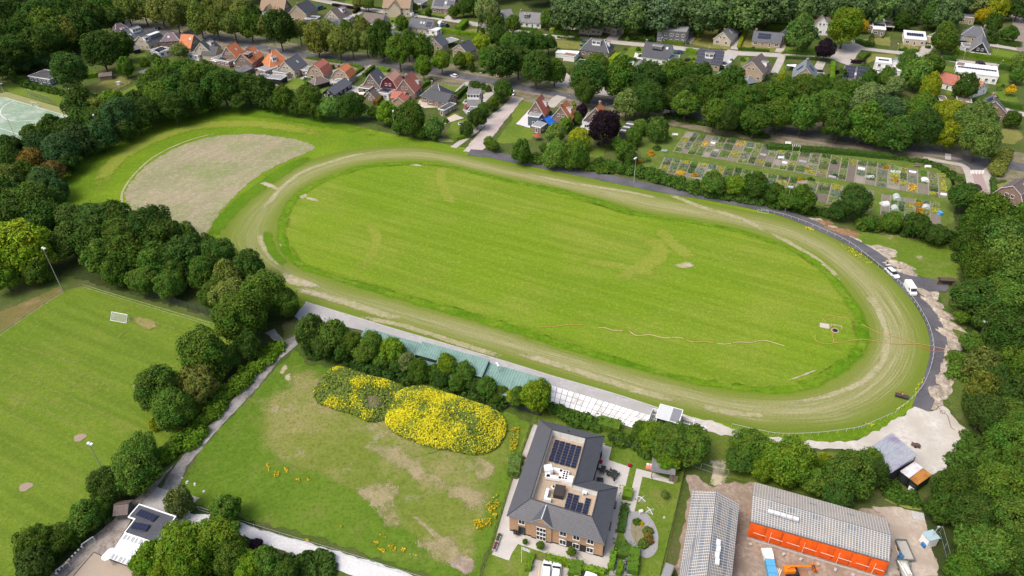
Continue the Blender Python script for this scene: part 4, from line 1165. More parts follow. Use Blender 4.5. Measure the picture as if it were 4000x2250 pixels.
# ---- the row of houses backing on to the track, from the left
house('purple-brown hipped house with white dormers at the wood corner','A',(1165,240),(1205,230),10,3.6,9,'hip','brown','purple',e=4.6,dorm=((.5,.35,1.5),(.3,.3,1.6,dict(s=1))))
o=house('slate bungalow with long dormer beside the purple hipped house','A',(1225,305),(1385,255),11,3.2,7,'gable','brown','slate',dorm=((.62,.5,5,dict(nwin=3)),),sky=((.2,.4),))
flat('x','A',(1300,400),(1470,440),4,2.8,'tan','felt',o)
o=house('slate house with dark dormer under a white roof strip','A',(1400,362),(1575,300),10,3.2,7,'gable','cream','slate',dorm=((.6,.45,6.5,dict(nwin=4,wallm=WALL['blue'],top=ROOF['whitefelt'])),(.12,.4,2.2)))
house('small grey saddle-roofed shed behind the hedge of the slate houses','A',(1320,470),(1385,455),4,2.2,3.4,'gable','dark','felt',name='shed',cat='shed',wins=False)
house('purple-tiled hipped brick house near the dark parked car','A',(1685,328),(1735,325),8.5,5,8,'hip','brick','purple',e=3.4,sky=((.4,.5),))
o=house('tall orange-roofed house with round gable window at the avenue','A',(1830,342),(1945,352),9,4,9,'gable','brick','orange',sky=((.8,.7),),chim=(.05,))
o2=house('orange-roofed rear house with solar panels on its dark half','A',(1750,450),(1880,402),7.5,3,6,'gable','brick','orange',sky=((.4,.5),(.7,.5)),cat='house')
flat('low garden house with flat solar roof and orange tiled end','A',(1600,530),(1700,480),5,2.8,'white','felt',name='garden_house',cat='garden house',pan=(3,2))
flat('flat grey roofed outbuilding beside the orange rear house','A',(1515,500),(1600,530),6,2.8,'white','lightfelt',name='outbuilding',cat='outbuilding',pan=(3,2))
o=house('anthracite roofed house with white barge boards and dormer','A',(2015,428),(2112,378),9.5,4.0,8.5,'gable','cream','dark',dorm=((.55,.45,2.4),),cross=(.3,-1,7.5,7,3.2,6.2))
flat('x','A',(1890,545),(1990,560),4,2.6,'white','lightfelt',o)
o=house('steep orange house with two small gable windows next to a lawn','A',(2278,472),(2365,426),7.5,4.6,9,'gable','brick','orange',sky=((.55,.5),))
flat('x','A',(2125,590),(2300,625),7,3,'brick','felt',o,pan=(4,3))
o=house('orange double house with flat dark dormers near the red parasols','A',(2425,540),(2535,468),9,4.4,8.5,'gable','brick','orange',dorm=((.25,.5,4,dict(nwin=2,wallm=WALL['dark'])),),sky=((.7,.5),(.9,.5)),chim=(.5,),grow=(0,1))
flat('x','A',(2350,635),(2460,660),5,2.8,'brick','darkfelt',o)
house('grey pitched shed at the edge of the belt trees','A',(2365,700),(2480,650),5.5,2.2,3.6,'gable','grey','felt',name='shed',cat='shed',wins=False,trim=False)
o=house('red hipped house with white dormer and brick chimney','B',(160,505),(195,498),9.5,3.4,9.2,'hip','brick','orange',e=4.2,dorm=((.28,.35,2.0,dict(d=2.6)),),chim=(.3,))
flat('x','B',(15,690),(95,715),7,3,'brick','lightfelt',o)
o=house('slate gabled house with cream gable and solar window','B',(285,618),(415,548),9,3.4,7.6,'gable','cream','slate',sky=((.62,.55),))
flat('x','B',(165,715),(300,740),8,3,'cream','felt',o)
flat('black box shed with pale flat roof on the lawn corner','B',(110,785),(250,800),5,2.8,'dark','lightfelt',wins=False)
o=house('dull red gambrel house with white window strip','B',(580,650),(670,592),8.4,3.4,7.6,'gambrel','tan','red')
flat('x','B',(500,735),(610,750),3,2.9,'grey','blueg',o);flat('x','B',(440,700),(520,712),5,2.8,'brown','lightfelt',o)
o=house('bright orange gambrel house with tan walls by the drive','B',(835,690),(905,638),8.4,3.4,7.4,'gambrel','tan','orange')
flat('x','B',(770,825),(880,840),4.5,2.8,'tan','lightfelt',o)
house('open black pavilion with hipped brown roof and white chairs','B',(600,785),(655,770),6,2.4,4.2,'hip','dark','brown',e=2.2,name='pavilion',cat='pavilion',wins=False)
house('long black barn with slate roof and open side','B',(722,895),(893,788),6,2.4,4.4,'gable','dark','slate',name='barn',cat='barn',trim=False)
o=house('slate gabled house with black flat extension','B',(1145,745),(1222,683),7.6,3.6,8.6,'gable','brown','slate',sky=((.6,.4),))
flat('x','B',(1030,880),(1140,895),7,3.1,'dark','brownfelt',o)
o=house('faded pink gambrel house with wine-red gable boards','B',(1320,768),(1392,706),8,3.4,8.6,'gambrel','brick','pink',boards='wine')
mbx=None
flat('x','B',(1205,925),(1330,945),6,3,'white','felt',o,pan=(4,2))
house('little brick garden house with mossy gable roof','B',(1140,925),(1190,895),4.5,2.4,4.6,'gable','brick','brown',name='garden_house',cat='garden house')
o=house('pink-red tiled house with big sloping roof and white gable windows','B',(1485,800),(1565,723),8.6,3.6,9,'gable','brick','red',dorm=((.75,.3,1.1,dict(h=1.2)),),chim=(.35,))
house('low red-tiled annex with cross gable behind the brown hedge','B',(1380,915),(1500,925),6,2.6,4.4,'gable','tan','red',cross=(.85,-1,6,5,2.5,4.2),name='annex',cat='annex')
o=house('dark bungalow with pyramid roof and long rear wing','B',(1800,845),(1830,850),9.5,2.9,7,'hip','brick','dark',e=4.6,chim=(.3,))
house('rear wing of the dark bungalow facing the sand patio','B',(1770,905),(1965,945),8,2.9,5.4,'gable','brick','dark',name='bungalow_wing',cat='house',trim=True)
flat('brown flat-roofed brick shed below the bungalow','B',(1835,1095),(1895,1110),8,2.6,'brown','darkfelt')
o=house('grey mansard house with broad white dormer and brick gable','B',(2140,892),(2262,895),8.5,3,8.6,'gable','brick','grey',dorm=((.45,.5,5,dict(nwin=4,d=2.6)),))
flat('x','B',(2085,1035),(2215,1045),3,2.9,'brick','darkfelt',o)
flat('blue-grey garden cabin with white-rimmed glass roof','B',(2125,1120),(2230,1130),5,3,'blue','felt',name='cabin',cat='cabin',wins=False)
flat('small grey garden shed on the gravel below the red annex','B',(1470,1085),(1500,1105),4,2.2,'dark','lightfelt',wins=False)
flat('bright blue garden shed beside the black box shed','B',(25,765),(95,775),3,2.2,'blue','blueg',wins=False)
flat('grey slatted pavilion between garden and belt trees','A',(1385,725),(1490,750),5,2.6,'grey','lightfelt',name='pavilion',cat='pavilion',posts=True,rim=False)
o=flat('flat white-edged bungalow beside the hockey field hedge','A',(285,765),(500,800),9,3.0,'blue','darkfelt',name='bungalow',cat='house')
# ---- across the avenue, upper left and middle
house('beige tiled villa with cross gable at the top edge','B',(60,-10),(300,0),10,3,8,'gable','brown','thatch',cross=(.4,-1,6.5,6,3,6),trim=False)
flat('white-edged garage below the beige villa','B',(45,135),(110,150),5,2.8,'white','lightfelt',name='garage',cat='garage')
house('yellow-brick house with dark roof and white windows','B',(405,55),(520,0),11,4.6,9,'gable','tan','dark',sky=(),chim=(.1,))
o=house('brown-roofed house with white dormer and hip end','B',(755,105),(880,50),9.5,3.4,7.6,'gable','cream','brown',dorm=((.6,.5,2.6),))
flat('x','B',(830,185),(935,190),6,2.9,'cream','lightfelt',o)
flat('flat solar garage beside the avenue lime trees','B',(490,190),(600,195),6,2.8,'grey','lightfelt',name='garage',cat='garage',wins=False,pan=(4,1))
house('small dark saddle-roof annex beside the solar garage','B',(560,195),(640,200),6,2.6,4.6,'gable','brown','dark',name='annex',cat='annex',wins=False)
house('long slate roof with white valleys behind the lime trees','B',(715,178),(860,205),9,2.8,5.6,'gable','cream','slate',name='house',cross=(.8,-1,8,7,2.8,5.2))
house('slate roofed wing ending in a white gable behind the lime trees','B',(950,290),(1035,240),8,2.8,5.8,'gable','white','slate',name='house')
o=house('long brown-roofed house with cream gable and rear porch','B',(1098,125),(1295,148),9,3.6,7.4,'gable','cream','brown')
flat('x','B',(1090,240),(1215,255),4,2.8,'cream','brownfelt',o)
o=house('slate-roofed cream bungalow with one dark solar field','B',(1570,178),(1790,205),9,3,6.4,'gable','cream','slate',pan=((3,2,.85,.5),),sky=((.5,.6),(.62,.6)))
flat('x','B',(1740,300),(1820,310),5,2.8,'white','whitefelt',o)
o=house('thatched cream villa with dark arched entrance','B',(1290,-30),(1560,-25),10,5,9.5,'gable','cream','thatch',cross=(.45,-1,6.5,7,5,8.5),trim=False)
flat('carport with grey flat roof and white posts by the villa','B',(1560,30),(1660,40),8,3,'white','felt',name='carport',cat='carport',posts=True)
house('brick house with broad slate roof carrying two solar fields','B',(1800,-45),(2010,-30),11,3.2,8.6,'gable','brick','grey',pan=((6,3,.3,.5),(4,2,.82,.5)),sky=((.6,.5),))
house('tan brick house with slate gable roof facing the avenue','B',(1785,385),(1848,337),8.5,5.2,9,'gable','tan','slate',chim=(.2,))
flat('long flat carport roof behind the tan slate house','B',(1915,440),(2040,400),6,2.7,'grey','lightfelt',name='carport',cat='carport',posts=True)
house('tan brick house with dark gable roof and chimney','B',(2045,445),(2140,405),9,5.2,8.4,'gable','tan','dark',chim=(.35,))
house('slate roof of the bungalow hidden by avenue trees','B',(1375,310),(1540,332),9,2.8,5.8,'gable','brown','slate',wins=False)
flat('pale flat roof next to the hidden slate bungalow','B',(1600,385),(1700,392),7,2.8,'brown','lightfelt',wins=False)
house('grey-roofed house at the foot of the far wood','B',(2400,110),(2560,90),9,2.8,6,'gable','grey','grey',dorm=((.3,.4,2),))
# ---- upper middle
house('white house with grey roof and white chimney at left of the wood','C',(85,118),(310,132),9,3,7,'gable','white','grey',dorm=((.35,.5,2.6,dict(nwin=2,wallm=WALL['blue'])),),chim=(.03,))
o=flat('brown flat-roofed bungalow with dark trees before it','C',(640,280),(900,300),11,3,'cream','brownfelt',name='bungalow',cat='house')
flat('x','C',(915,265),(1050,295),10,3.2,'cream','brownfelt',o)
flat('white garage with brown flat roof beside the bungalow','C',(1070,275),(1125,282),6,2.8,'white','brownfelt',name='garage',cat='garage')
o=flat('grey clad cube house with white ground floor corner','C',(1465,300),(1755,325),12,6.2,'grey','lightfelt',name='cube_house',cat='house',rimm=LEAD)
flat('x','C',(1570,352),(1745,372),1.2,3.0,'white','whitefelt',o)
house('slate hipped house with white dormer and blue pool','C',(800,382),(925,395),10.5,3.2,7.6,'hip','brick','dark',e=4,dorm=((.52,.55,4.2,dict(nwin=2)),(.5,.4,1.8,dict(s=3))))
o=house('large slate house with glazed dormer and white terrace','C',(1350,422),(1608,455),11,3.2,8.2,'gable','white','dark',dorm=((.52,.6,4.6,dict(nwin=3,wallm=GLASS)),),chim=(.02,),sky=((.85,.75),))
flat('x','C',(1575,605),(1670,612),8,3,'grey','blueg',o)
house('mint and cream gabled house on a dry lawn','C',(2125,325),(2208,245),8.6,2.9,6.6,'gable','cream','grey',sky=((.5,.5),(.5,.7)),chim=(.15,))
house('slate bungalow with solar roof and dark veranda','C',(2440,312),(2720,335),9.5,2.9,6.2,'gable','tan','slate',pan=((6,2,.4,.55),),chim=(.06,))
o=house('house with black solar roof, white dormer and white chimney','C',(1895,490),(2120,510),10.5,3.4,8,'gable','tan','dark',dorm=((.47,.45,3.8,dict(nwin=2)),),pan=((4,4,.14,.5),(5,4,.83,.5)),chim=(.4,))
flat('white-posted carport beside the black solar house','C',(2050,640),(2150,660),4,2.8,'white','darkfelt',name='carport',cat='carport',posts=True)
o=house('tan house with tall brown roof and white conservatory','C',(2420,620),(2510,540),11,4,8.6,'gable','tan','brown',pan=((3,2,.4,.6,1,1.65,1),),dorm=((.6,.3,2),))
flat('x','C',(2330,700),(2395,715),4,3,'white','whitefelt',o)
house('blue-grey pyramid garden pavilion above the avenue trees','C',(2136,705),(2146,705),6,2.4,5.2,'hip','grey','blueg',e=2.8,name='pavilion',cat='pavilion',wins=False,trim=False)
o=flat('long dark slatted garden room with pointed turret','C',(2410,900),(2500,860),9,3.2,'dark','felt',name='garden_room',cat='garden room',wins=False,rim=False)
house('grey turret pavilion with pointed roof beside the slatted room','C',(2390,770),(2402,768),4,4.4,6.4,'hip','dark','blueg',e=1.8,name='turret',cat='pavilion',trim=False)
house('grey hipped garden pavilion behind the hedge of the white terrace','C',(1290,605),(1350,612),6,2.4,4.8,'hip','grey','grey',e=2,name='pavilion',cat='pavilion',wins=False,trim=False)
flat('pale grey flat shed next to the hipped pavilion','C',(1145,645),(1215,650),4,2.5,'grey','lightfelt',wins=False)
flat('pink-red flat roof along the white garden wall','C',(515,555),(625,570),4,2.6,'white','pinkroof' if 'pinkroof' in ROOF else 'pink',wins=False)
flat('long white courtyard shed beside the pink-red roof','C',(440,530),(660,545),4,2.4,'white','whitefelt',wins=False)
flat('dark solar carport roof under the avenue crowns','C',(640,645),(730,655),7,2.8,'grey','darkfelt',wins=False,pan=(4,3),name='carport',cat='carport')
house('steep red-tiled house beside the pinkish entry road','C',(240,1018),(298,950),6.8,3.6,9,'gable','brick','red',dorm=((.75,.4,1.7),),name='house')
o=flat('black flat-roofed rear building of the steep red house','C',(160,1165),(270,1180),8,4.2,'blue','lightfelt',name='rear_building',cat='extension')
flat('low brick garden house with pale flat roof beside the blue tarpaulin','C',(200,1265),(290,1285),7,2.6,'brick','lightfelt',name='garden_house',cat='garden house')
o=house('orange-tiled house with white barge boards behind the blue tarpaulin','C',(492,1075),(548,1010),7.6,4,9,'gable','brick','orange',dorm=((.55,.4,1.4),),chim=(.1,))
flat('x','C',(440,1205),(495,1220),4,3,'brown','darkfelt',o)
o=house('orange house half hidden by the copper beech','C',(845,1085),(892,1040),8,3.6,8.4,'gable','brick','orange',chim=(.85,))
flat('x','C',(710,1225),(790,1235),9,3.2,'white','darkfelt',o)
# ---- upper right
o=house('white gabled house with steep dark roof by the big green tree','D',(560,175),(542,120),9.5,4,9,'gable','white','brown',cross=(.6,-1,9,7,3.6,7.6),wins=True)
flat('x','D',(285,290),(420,300),7,3,'white','felt',o,pan=(4,1))
house('small slate gabled annex beside the solar bungalow','D',(150,335),(180,290),5,3,5.6,'gable','tan','slate',name='annex',cat='annex')
o=flat('white-rimmed flat villa with solar panels and brown brick','D',(1060,290),(1185,300),14,3.4,'brown','whitefelt',name='villa',cat='house',pan=(5,2))
flat('x','D',(990,250),(1060,262),9,3.2,'brick','felt',o)
flat('dark flat carport of the white-rimmed villa','D',(1190,265),(1270,270),8,2.8,'brown','brownfelt',name='carport',cat='carport',posts=True)
flat('long low white house among dark conifers','D',(1190,165),(1590,175),9,3.2,'white','felt',name='long_house',cat='house',pan=(5,1))
o=flat('cream flat house with three rows of solar panels','D',(1375,385),(1595,405),14,3.2,'cream','whitefelt',name='flat_house',cat='house',pan=(7,3))
flat('brown flat-roofed garage joined to the cream solar house','D',(1605,365),(1670,380),12,2.9,'cream','brownfelt',name='garage',cat='garage',wins=False)
house('angled grey house with white walls at the top right','D',(2060,40),(2180,60),9,3,5.4,'gable','white','blueg')
flat('grey flat-roofed house with tan walls below the angled one','D',(1935,165),(2085,180),10,3.6,'tan','blueg',name='flat_house',cat='house')
flat('small blue-grey shed left of the angled house','D',(1830,105),(1915,110),6,2.6,'blue','felt',wins=False)
house('grey hipped bungalow with brick chimney under dark pines','D',(2070,262),(2145,272),10,2.9,6.4,'hip','tan','slate',e=3.6,chim=(.8,))
o=house('white house with steep grey roof and black triangular gable','D',(2160,425),(2165,335),8.0,2.6,7.4,'gable','white','grey',wins=True,boards='dark')
flat('x','D',(1975,470),(2060,475),6,2.8,'white','felt',o)
flat('long black garage with grey roof behind the white gabled house','D',(1870,395),(2000,410),6,2.8,'dark','felt',name='garage',cat='garage',wins=False,rim=False)
o=house('grey-blue house with timbered gable and solar panels','D',(385,685),(400,590),9.5,3.6,8.4,'gable','tan','blueg',pan=((2,2,.55,.55,1,1.65,0),(2,2,.55,.55,1,1.65,1)),chim=(.75,))
flat('x','D',(420,790),(580,800),8,3.2,'blue','felt',o)
house('brown-roofed house covered with dark solar panels','D',(780,665),(1015,690),11,3,7,'gable','tan','brown',pan=((4,4,.25,.6),(5,4,.78,.6)),sky=((.5,.5),))
o=flat('white modern house with solar roof and dark chimney strip','D',(1090,625),(1240,640),7,5.6,'white','whitefelt',name='modern_house',cat='house',pan=(4,1))
flat('x','D',(1160,700),(1340,715),8,3.2,'white','whitefelt',o)
house('grey saddle roof joined to the white modern house','D',(1300,600),(1350,560),8,4,6.5,'gable','white','grey',name='annex',cat='annex',wins=False)
o=flat('long white bungalow with a single row of dark panels','D',(1900,720),(2320,770),13,3.6,'white','whitefelt',name='bungalow',cat='house',pan=(14,1))
flat('brown gravel-roofed garage beside the long white bungalow','D',(1890,655),(1965,668),5,3.8,'grey','brownfelt',name='garage',cat='garage',wins=False)
house('dull red hipped farmhouse below the long white bungalow','D',(1770,725),(1920,765),8,2.8,5.6,'hip','white','red',e=3.6)
house('bright orange-roofed white house near the round lawn','D',(2080,800),(2170,830),9,2.8,5.8,'gable','white','orange',chim=(.1,))
house('brick house with blue-grey roof of solar panels and skylights','D',(2290,1020),(2265,960),10,4,8,'gable','brick','slate',pan=((3,3,.5,.6,1,1.65,1),),chim=(.4,.95))
flat('dark flat shed near the orange-roofed white house','D',(1735,1010),(1805,1015),5,2.5,'dark','brownfelt',wins=False)
flat('brick garden house with brown roof near the white awning','D',(1910,1015),(2050,1030),5,2.6,'brick','brownfelt',name='garden_house',cat='garden house')
house('brick corner house with dark roof at the clinker street','H',(2470,430),(2590,350),9.5,3.2,8,'gambrel','brick','brown',sky=((.6,.5),))
o=flat('corrugated shed with light roof stripes beside the copper beech','C',(1080,1325),(1195,1345),11,3,'grey','darkfelt',wins=False,rim=False)
a,b=P('C',1080,1325,3),P('C',1195,1345,3)
ax=(b-a).normalized();ay=Vector((-ax.y,ax.x,0))if-ax.y<ax.x else Vector((-ax.y,ax.x,0))
for k in range(3):
 c=(a+b)/2+ay*(1.6+k*3.4)
 mb=MB();mb.box((0,0,3.14),((b-a).length+.1,1.1,.06));mb.obj('light_strip',mat('polycarbonate',(.55,.56,.54),.4),o,frame(Vector((c.x,c.y,0)),ax,ay,Vector((0,0,1))))
o=house('shed roof covered by a crumpled bright blue tarpaulin','C',(330,1195),(400,1165),5.5,2.4,4.2,'gable','dark','slate',name='shed',cat='shed',wins=False,trim=False)
rg_=random.Random(4)
for ch in list(o.children):
 if ch.name.startswith('roof'):
  ch.data.materials.clear()
  for _ in range(2):ch.data.materials.append(mat('blue_tarpaulin',(.01,.14,.62),.45,.25,1.2,bump=.6))
  ch.name='tarpaulin'
  for c2 in ch.children:c2.data.materials[0]=MATS['blue_tarpaulin']
def small_row(*a,**k):
 tree_row(*a,grow=1.03,**k)
# ================================================================ TREES, HEDGES, SHRUBS
tree_row('in the dark wood left of the avenue houses','trees of the wood at the upper left',[(15,52,62,'d'),(60,48,60,'d'),(105,45,62,'d'),(155,36,62,'d'),(205,28,58,'d'),(252,22,56,'m'),(285,52,52,'d'),(25,92,66,'d'),(72,84,66,'d'),(122,78,70,'m'),(168,88,58,'o'),
 (206,72,60,'d'),(243,60,56,'d'),(30,134,70,'d'),(88,122,66,'d'),(128,104,58,'m'),(-28,110,70,'d'),(-22,60,60,'d'),(20,20,40,'b'),(-20,165,70,'d')],clear=.5)
small_row('in the lime avenue above the orange-roofed houses','lime trees along the avenue',[(318,22,56,'o'),(358,18,56,'o'),(402,26,54,'o'),(440,38,56,'o'),(478,28,52,'o'),(500,50,58,'o'),(540,54,58,'o'),(585,60,58,'o'),(628,64,52,'m'),(664,66,46,'o'),(700,70,72,'d'),
 (752,76,48,'o'),(796,96,60,'o'),(828,84,54,'o'),(852,104,58,'o'),(884,106,52,'o'),(921,104,50,'o'),(912,72,44,'o'),(960,100,66,'d'),(1003,126,68,'m'),(1026,108,56,'m'),(1060,124,56,'m'),
 (1064,168,44,'b'),(1110,152,44,'b'),(870,74,40,'m')],clear=.55,squat=1.12,shape='round',name='lime_tree')
small_row('between the avenue and the back street','trees between the avenue and the back street',[(567,22,52,'o'),(605,30,50,'o'),(530,15,50,'o'),(640,38,40,'d'),(1010,62,36,'m'),(1180,130,24,'g'),(1211,108,40,'y'),(1176,150,32,'y'),(1156,152,34,'m'),(1229,146,50,'m'),(1042,18,20,'m'),
 (1226,28,56,'l'),(1078,30,18,'m'),(900,8,30,'o'),(925,6,34,'o'),(1165,20,34,'d'),(1190,8,50,'d'),(1140,30,26,'m'),(1251,92,46,'d'),(1279,104,44,'m'),(1290,60,40,'m'),(1250,50,30,'m')],name='garden_tree')
tree_row('behind the street above the limes','slim conifers by the back street',[(1209,66,20,'d','conic'),(1234,58,18,'m','conic'),(1265,62,16,'d','conic'),(1188,165,14,'d','conic')],name='conifer',squat=1.9)
small_row('beside the pinkish entry road','young trees along the entry road',[(1264,226,48,'d'),(1240,263,26,'m'),(1214,277,30,'m'),(1199,298,44,'d'),(1174,324,32,'d'),(1232,358,30,'m'),(1258,240,30,'m')])
small_row('in the avenue right of the small white car','big avenue trees in the middle',[(1262,158,74,'d'),(1303,152,66,'d'),(1313,112,60,'d'),(1346,105,56,'m'),(1380,108,38,'d'),(1378,46,38,'m'),(1348,172,74,'d'),(1395,182,50,'m'),(1440,180,30,'o'),(1484,196,90,'d'),(1503,168,60,'m'),
 (1470,228,60,'d'),(1558,200,78,'m'),(1576,260,62,'l'),(1628,200,90,'d'),(1636,252,76,'d'),(1692,196,84,'m'),(1738,226,80,'d'),(1725,262,64,'m'),(1600,250,60,'d'),(1786,236,80,'m'),(1800,282,72,'m'),
 (1838,206,76,'d'),(1862,262,82,'m'),(1906,248,72,'m'),(1900,300,72,'m'),(1690,250,60,'d'),(1760,190,60,'d'),(1830,300,60,'d')],clear=.5)
small_row('in the tall tree belt above the allotments','avenue trees above the allotments',[(1957,248,80,'m'),(1962,287,72,'m'),(2015,236,74,'m'),(2020,287,82,'m'),(2082,272,90,'m'),(2112,312,72,'d'),(2127,248,80,'m'),(2182,260,90,'l'),(2172,310,82,'m'),(2232,286,90,'u'),
 (2257,336,72,'d'),(2295,300,82,'m'),(2322,264,62,'m'),(2322,325,80,'d'),(2386,292,74,'y'),(2383,340,62,'y'),(2452,310,92,'s'),(2462,348,90,'s'),(2210,335,60,'d'),(2060,225,60,'m'),(1980,225,60,'m'),(2150,235,56,'l')],clear=.5)
small_row('in the gardens of the upper right houses','garden trees among the upper right houses',[(2015,84,74,'s'),(1986,98,26,'m'),(2077,124,46,'p'),(2127,66,84,'b','fine'),(2172,66,28,'g'),(2192,98,26,'d','conic'),(2270,52,38,'d'),(2300,44,30,'d','conic'),(2342,38,56,'d'),(2380,100,56,'m'),
 (2378,76,38,'m'),(2342,164,64,'m'),(2307,187,66,'s'),(2284,158,48,'s'),(2227,200,52,'m'),(2184,206,50,'d'),(2122,190,36,'d','conic'),(2342,220,54,'y'),(2430,220,56,'d'),(2470,40,32,'g'),(2497,60,42,'d'),
 (2498,80,40,'d','conic'),(2540,85,40,'d'),(2562,160,40,'s'),(2560,190,34,'m'),(2470,275,28,'d'),(2546,300,36,'d'),(2565,20,50,'d'),(2510,20,50,'y'),(2545,225,26,'g','shrub'),(2405,198,30,'m'),(1970,198,30,'y'),(2250,215,44,'l')],name='garden_tree')
FAR=[(x+(j*17)%31,y+(i*7)%9,58+(i*11+j*5)%16,'dmdddudm'[(i*3+j)%8])for j,y in enumerate((38,12,-16))for i,x in enumerate(range(1410,1960,36))if not(j==0 and x>1880)]
FAR+=[(x,y,62,'dmddd'[(i+j)%5])for j,y in enumerate((22,-8))for i,x in enumerate(range(1975,2240,40))]
FAR+=[(2262,22,50,'d'),(2300,12,56,'d'),(2345,8,60,'d'),(2390,22,60,'d'),(2425,6,50,'d'),(2360,40,50,'d'),(2395,50,40,'d'),(2460,8,50,'o'),(2290,-12,60,'d'),(2350,-15,60,'d'),(2420,-18,60,'d'),(2500,-12,60,'y'),(2250,-14,56,'d')]
FAR+=[(x,-34-(i%3)*9,62,'d')for i,x in enumerate(range(-60,2640,52))if not 640<x<1180]
FAR+=[(x,-60-(i%3)*9,66,'d')for i,x in enumerate(range(-60,2640,58))]
far_rg=np.random.default_rng(9)
fv,fc=[],[]
for i,(x,y,w,t)in enumerate(FAR):
 rad=6.0
 for _ in range(4):
  p=P('F',x,y,rad*1.6);rad=w/2*mpp('F',x,y,rad*1.6)
 v=crown_verts(200+i%7,'round',lobes=46,per=40,leaf=.10)
 a=far_rg.uniform(0,6.28);ca,sa=math.cos(a),math.sin(a)
 v=np.stack([v[:,0]*ca-v[:,1]*sa,v[:,0]*sa+v[:,1]*ca,v[:,2]],1)*rad*1.06+np.array([p.x,p.y,rad*1.6])
 fv.append(v);fc.append(np.full(len(v)//4,'dmuoy'.index(t)))
WOODM=[]
for t in 'dmuoy':
 m_,nt_,b_=node_mat('wood_leaves_'+TWORD[t].replace(' ','_'))
 ge_=N(nt_,'ShaderNodeNewGeometry')
 c_=TONE[t]
 nt_.links.new(ramp(nt_,ge_.outputs['Random Per Island'],[(0,tuple(q*.6 for q in c_)),(1,tuple(q*1.35 for q in c_))]),b_.inputs['Base Color'])
 b_.inputs['Roughness'].default_value=.7
 WOODM.append(m_)
fm=quads_mesh('woodland',np.concatenate(fv),WOODM,mi=np.concatenate(fc))
obj('woodland',fm,None,None,'dark green wood along the far edge behind the houses','wood',None,'stuff')
small_row('in the gardens left of the avenue houses','garden trees at the upper left',[(175,178,88,'d'),(252,128,84,'d'),(270,100,50,'l'),(304,115,62,'d'),(314,170,42,'m'),(307,135,32,'l'),(50,155,46,'u'),(95,138,52,'u'),(450,127,40,'l'),(222,108,34,'o'),(0,180,30,'o'),(365,160,26,'m'),(392,150,24,'m')],name='garden_tree')
tree_row('in the belt above the half-moon field','belt trees along the half-moon field',[(205,268,62,'d'),(282,262,54,'b'),(300,300,74,'u'),(250,312,62,'d'),(205,318,60,'m'),(132,338,58,'d'),(88,350,50,'d'),(175,345,62,'d'),(28,376,56,'d'),(350,268,64,'d'),(400,250,72,'m'),(437,235,72,'d'),
 (412,192,54,'m'),(462,186,60,'m'),(500,206,66,'m'),(562,226,78,'d'),(537,200,54,'m'),(622,226,64,'d'),(375,288,58,'d'),(437,275,62,'d'),(487,260,58,'d'),(255,345,60,'u'),(345,305,50,'d'),(320,330,44,'d'),(240,275,50,'o'),(530,250,46,'d'),(600,258,40,'d'),(385,218,56,'m'),(440,212,56,'d')])
small_row('in the belt above the grass oval','belt trees above the oval',[(662,235,62,'d'),(714,250,62,'m'),(781,256,68,'m'),(831,270,58,'s'),(884,268,62,'d'),(939,282,30,'m'),(976,286,52,'b'),(1034,300,74,'m'),(1091,322,50,'s'),(745,268,42,'d'),(690,262,36,'d'),(1005,318,36,'m'),(1062,330,34,'m'),(810,285,36,'m')],clear=.3)
tree_row('in the wood left of the half-moon field','trees left of the half-moon field',[(22,510,80,'d'),(18,458,66,'o'),(82,408,58,'n'),(135,432,46,'n'),(105,390,30,'y'),(155,385,70,'u'),(100,372,56,'u'),(112,462,60,'u'),(38,520,80,'d'),(90,515,80,'m'),(30,565,80,'d'),(112,560,84,'d'),(132,510,58,'d'),
 (30,408,50,'d'),(200,362,60,'u'),(222,330,46,'u'),(-20,440,60,'d'),(-15,540,70,'d'),(175,412,42,'d'),(60,440,50,'m'),(150,480,44,'u')],clear=.35)
tree_row('between the football pitch and half-moon field','trees between football pitch and half-moon field',[(188,562,80,'d'),(240,562,80,'d'),(300,558,74,'d'),(178,612,76,'d'),(228,612,72,'d'),(312,600,76,'m'),(375,575,90,'d','fine'),(255,652,76,'m'),(325,650,76,'m'),(412,610,80,'d'),(462,600,62,'m'),(400,662,80,'m'),(475,648,80,'d'),
 (550,650,76,'d'),(512,688,72,'m'),(628,676,62,'d'),(575,700,60,'o'),(290,690,60,'m'),(360,712,60,'m'),(430,722,60,'m'),(520,628,50,'m'),(270,590,50,'m'),(440,690,56,'d')],clear=.3)
tree_row('at the upper football pitch corner','bright trees at the pitch corner',[(48,638,112,'y','fine'),(12,700,64,'b'),(95,690,50,'m'),(-20,640,70,'m')],clear=.25)
tree_row('along the lane between football pitch and meadow','trees along the lane',[(669,746,92,'m','fine'),(719,766,58,'m'),(587,758,82,'o'),(610,806,108,'m','fine'),(622,872,62,'d'),(512,898,96,'m','fine'),(562,910,60,'d'),(400,985,94,'m','fine'),(500,972,76,'o'),(440,1036,82,'m'),(545,745,60,'m'),
 (392,1068,26,'y'),(350,1145,78,'m'),(342,1196,90,'m','fine'),(268,1224,76,'d'),(216,1306,70,'m'),(246,1284,50,'m'),(89,1374,80,'m'),(152,1360,62,'m'),(89,1426,80,'d'),(560,800,50,'m')],clear=.25)
tree_row('around the club hut with the dark roof','trees at the club hut',[(451,1266,58,'l','willow'),(568,1288,66,'m'),(456,1376,104,'b','fine'),(545,1364,100,'b','fine'),(380,1412,78,'b'),(481,1426,100,'b','fine'),(583,1412,80,'m'),(628,1432,70,'b'),(672,1418,62,'m'),(645,1372,30,'p'),(720,1440,50,'d'),(410,1445,60,'b')],clear=.2)
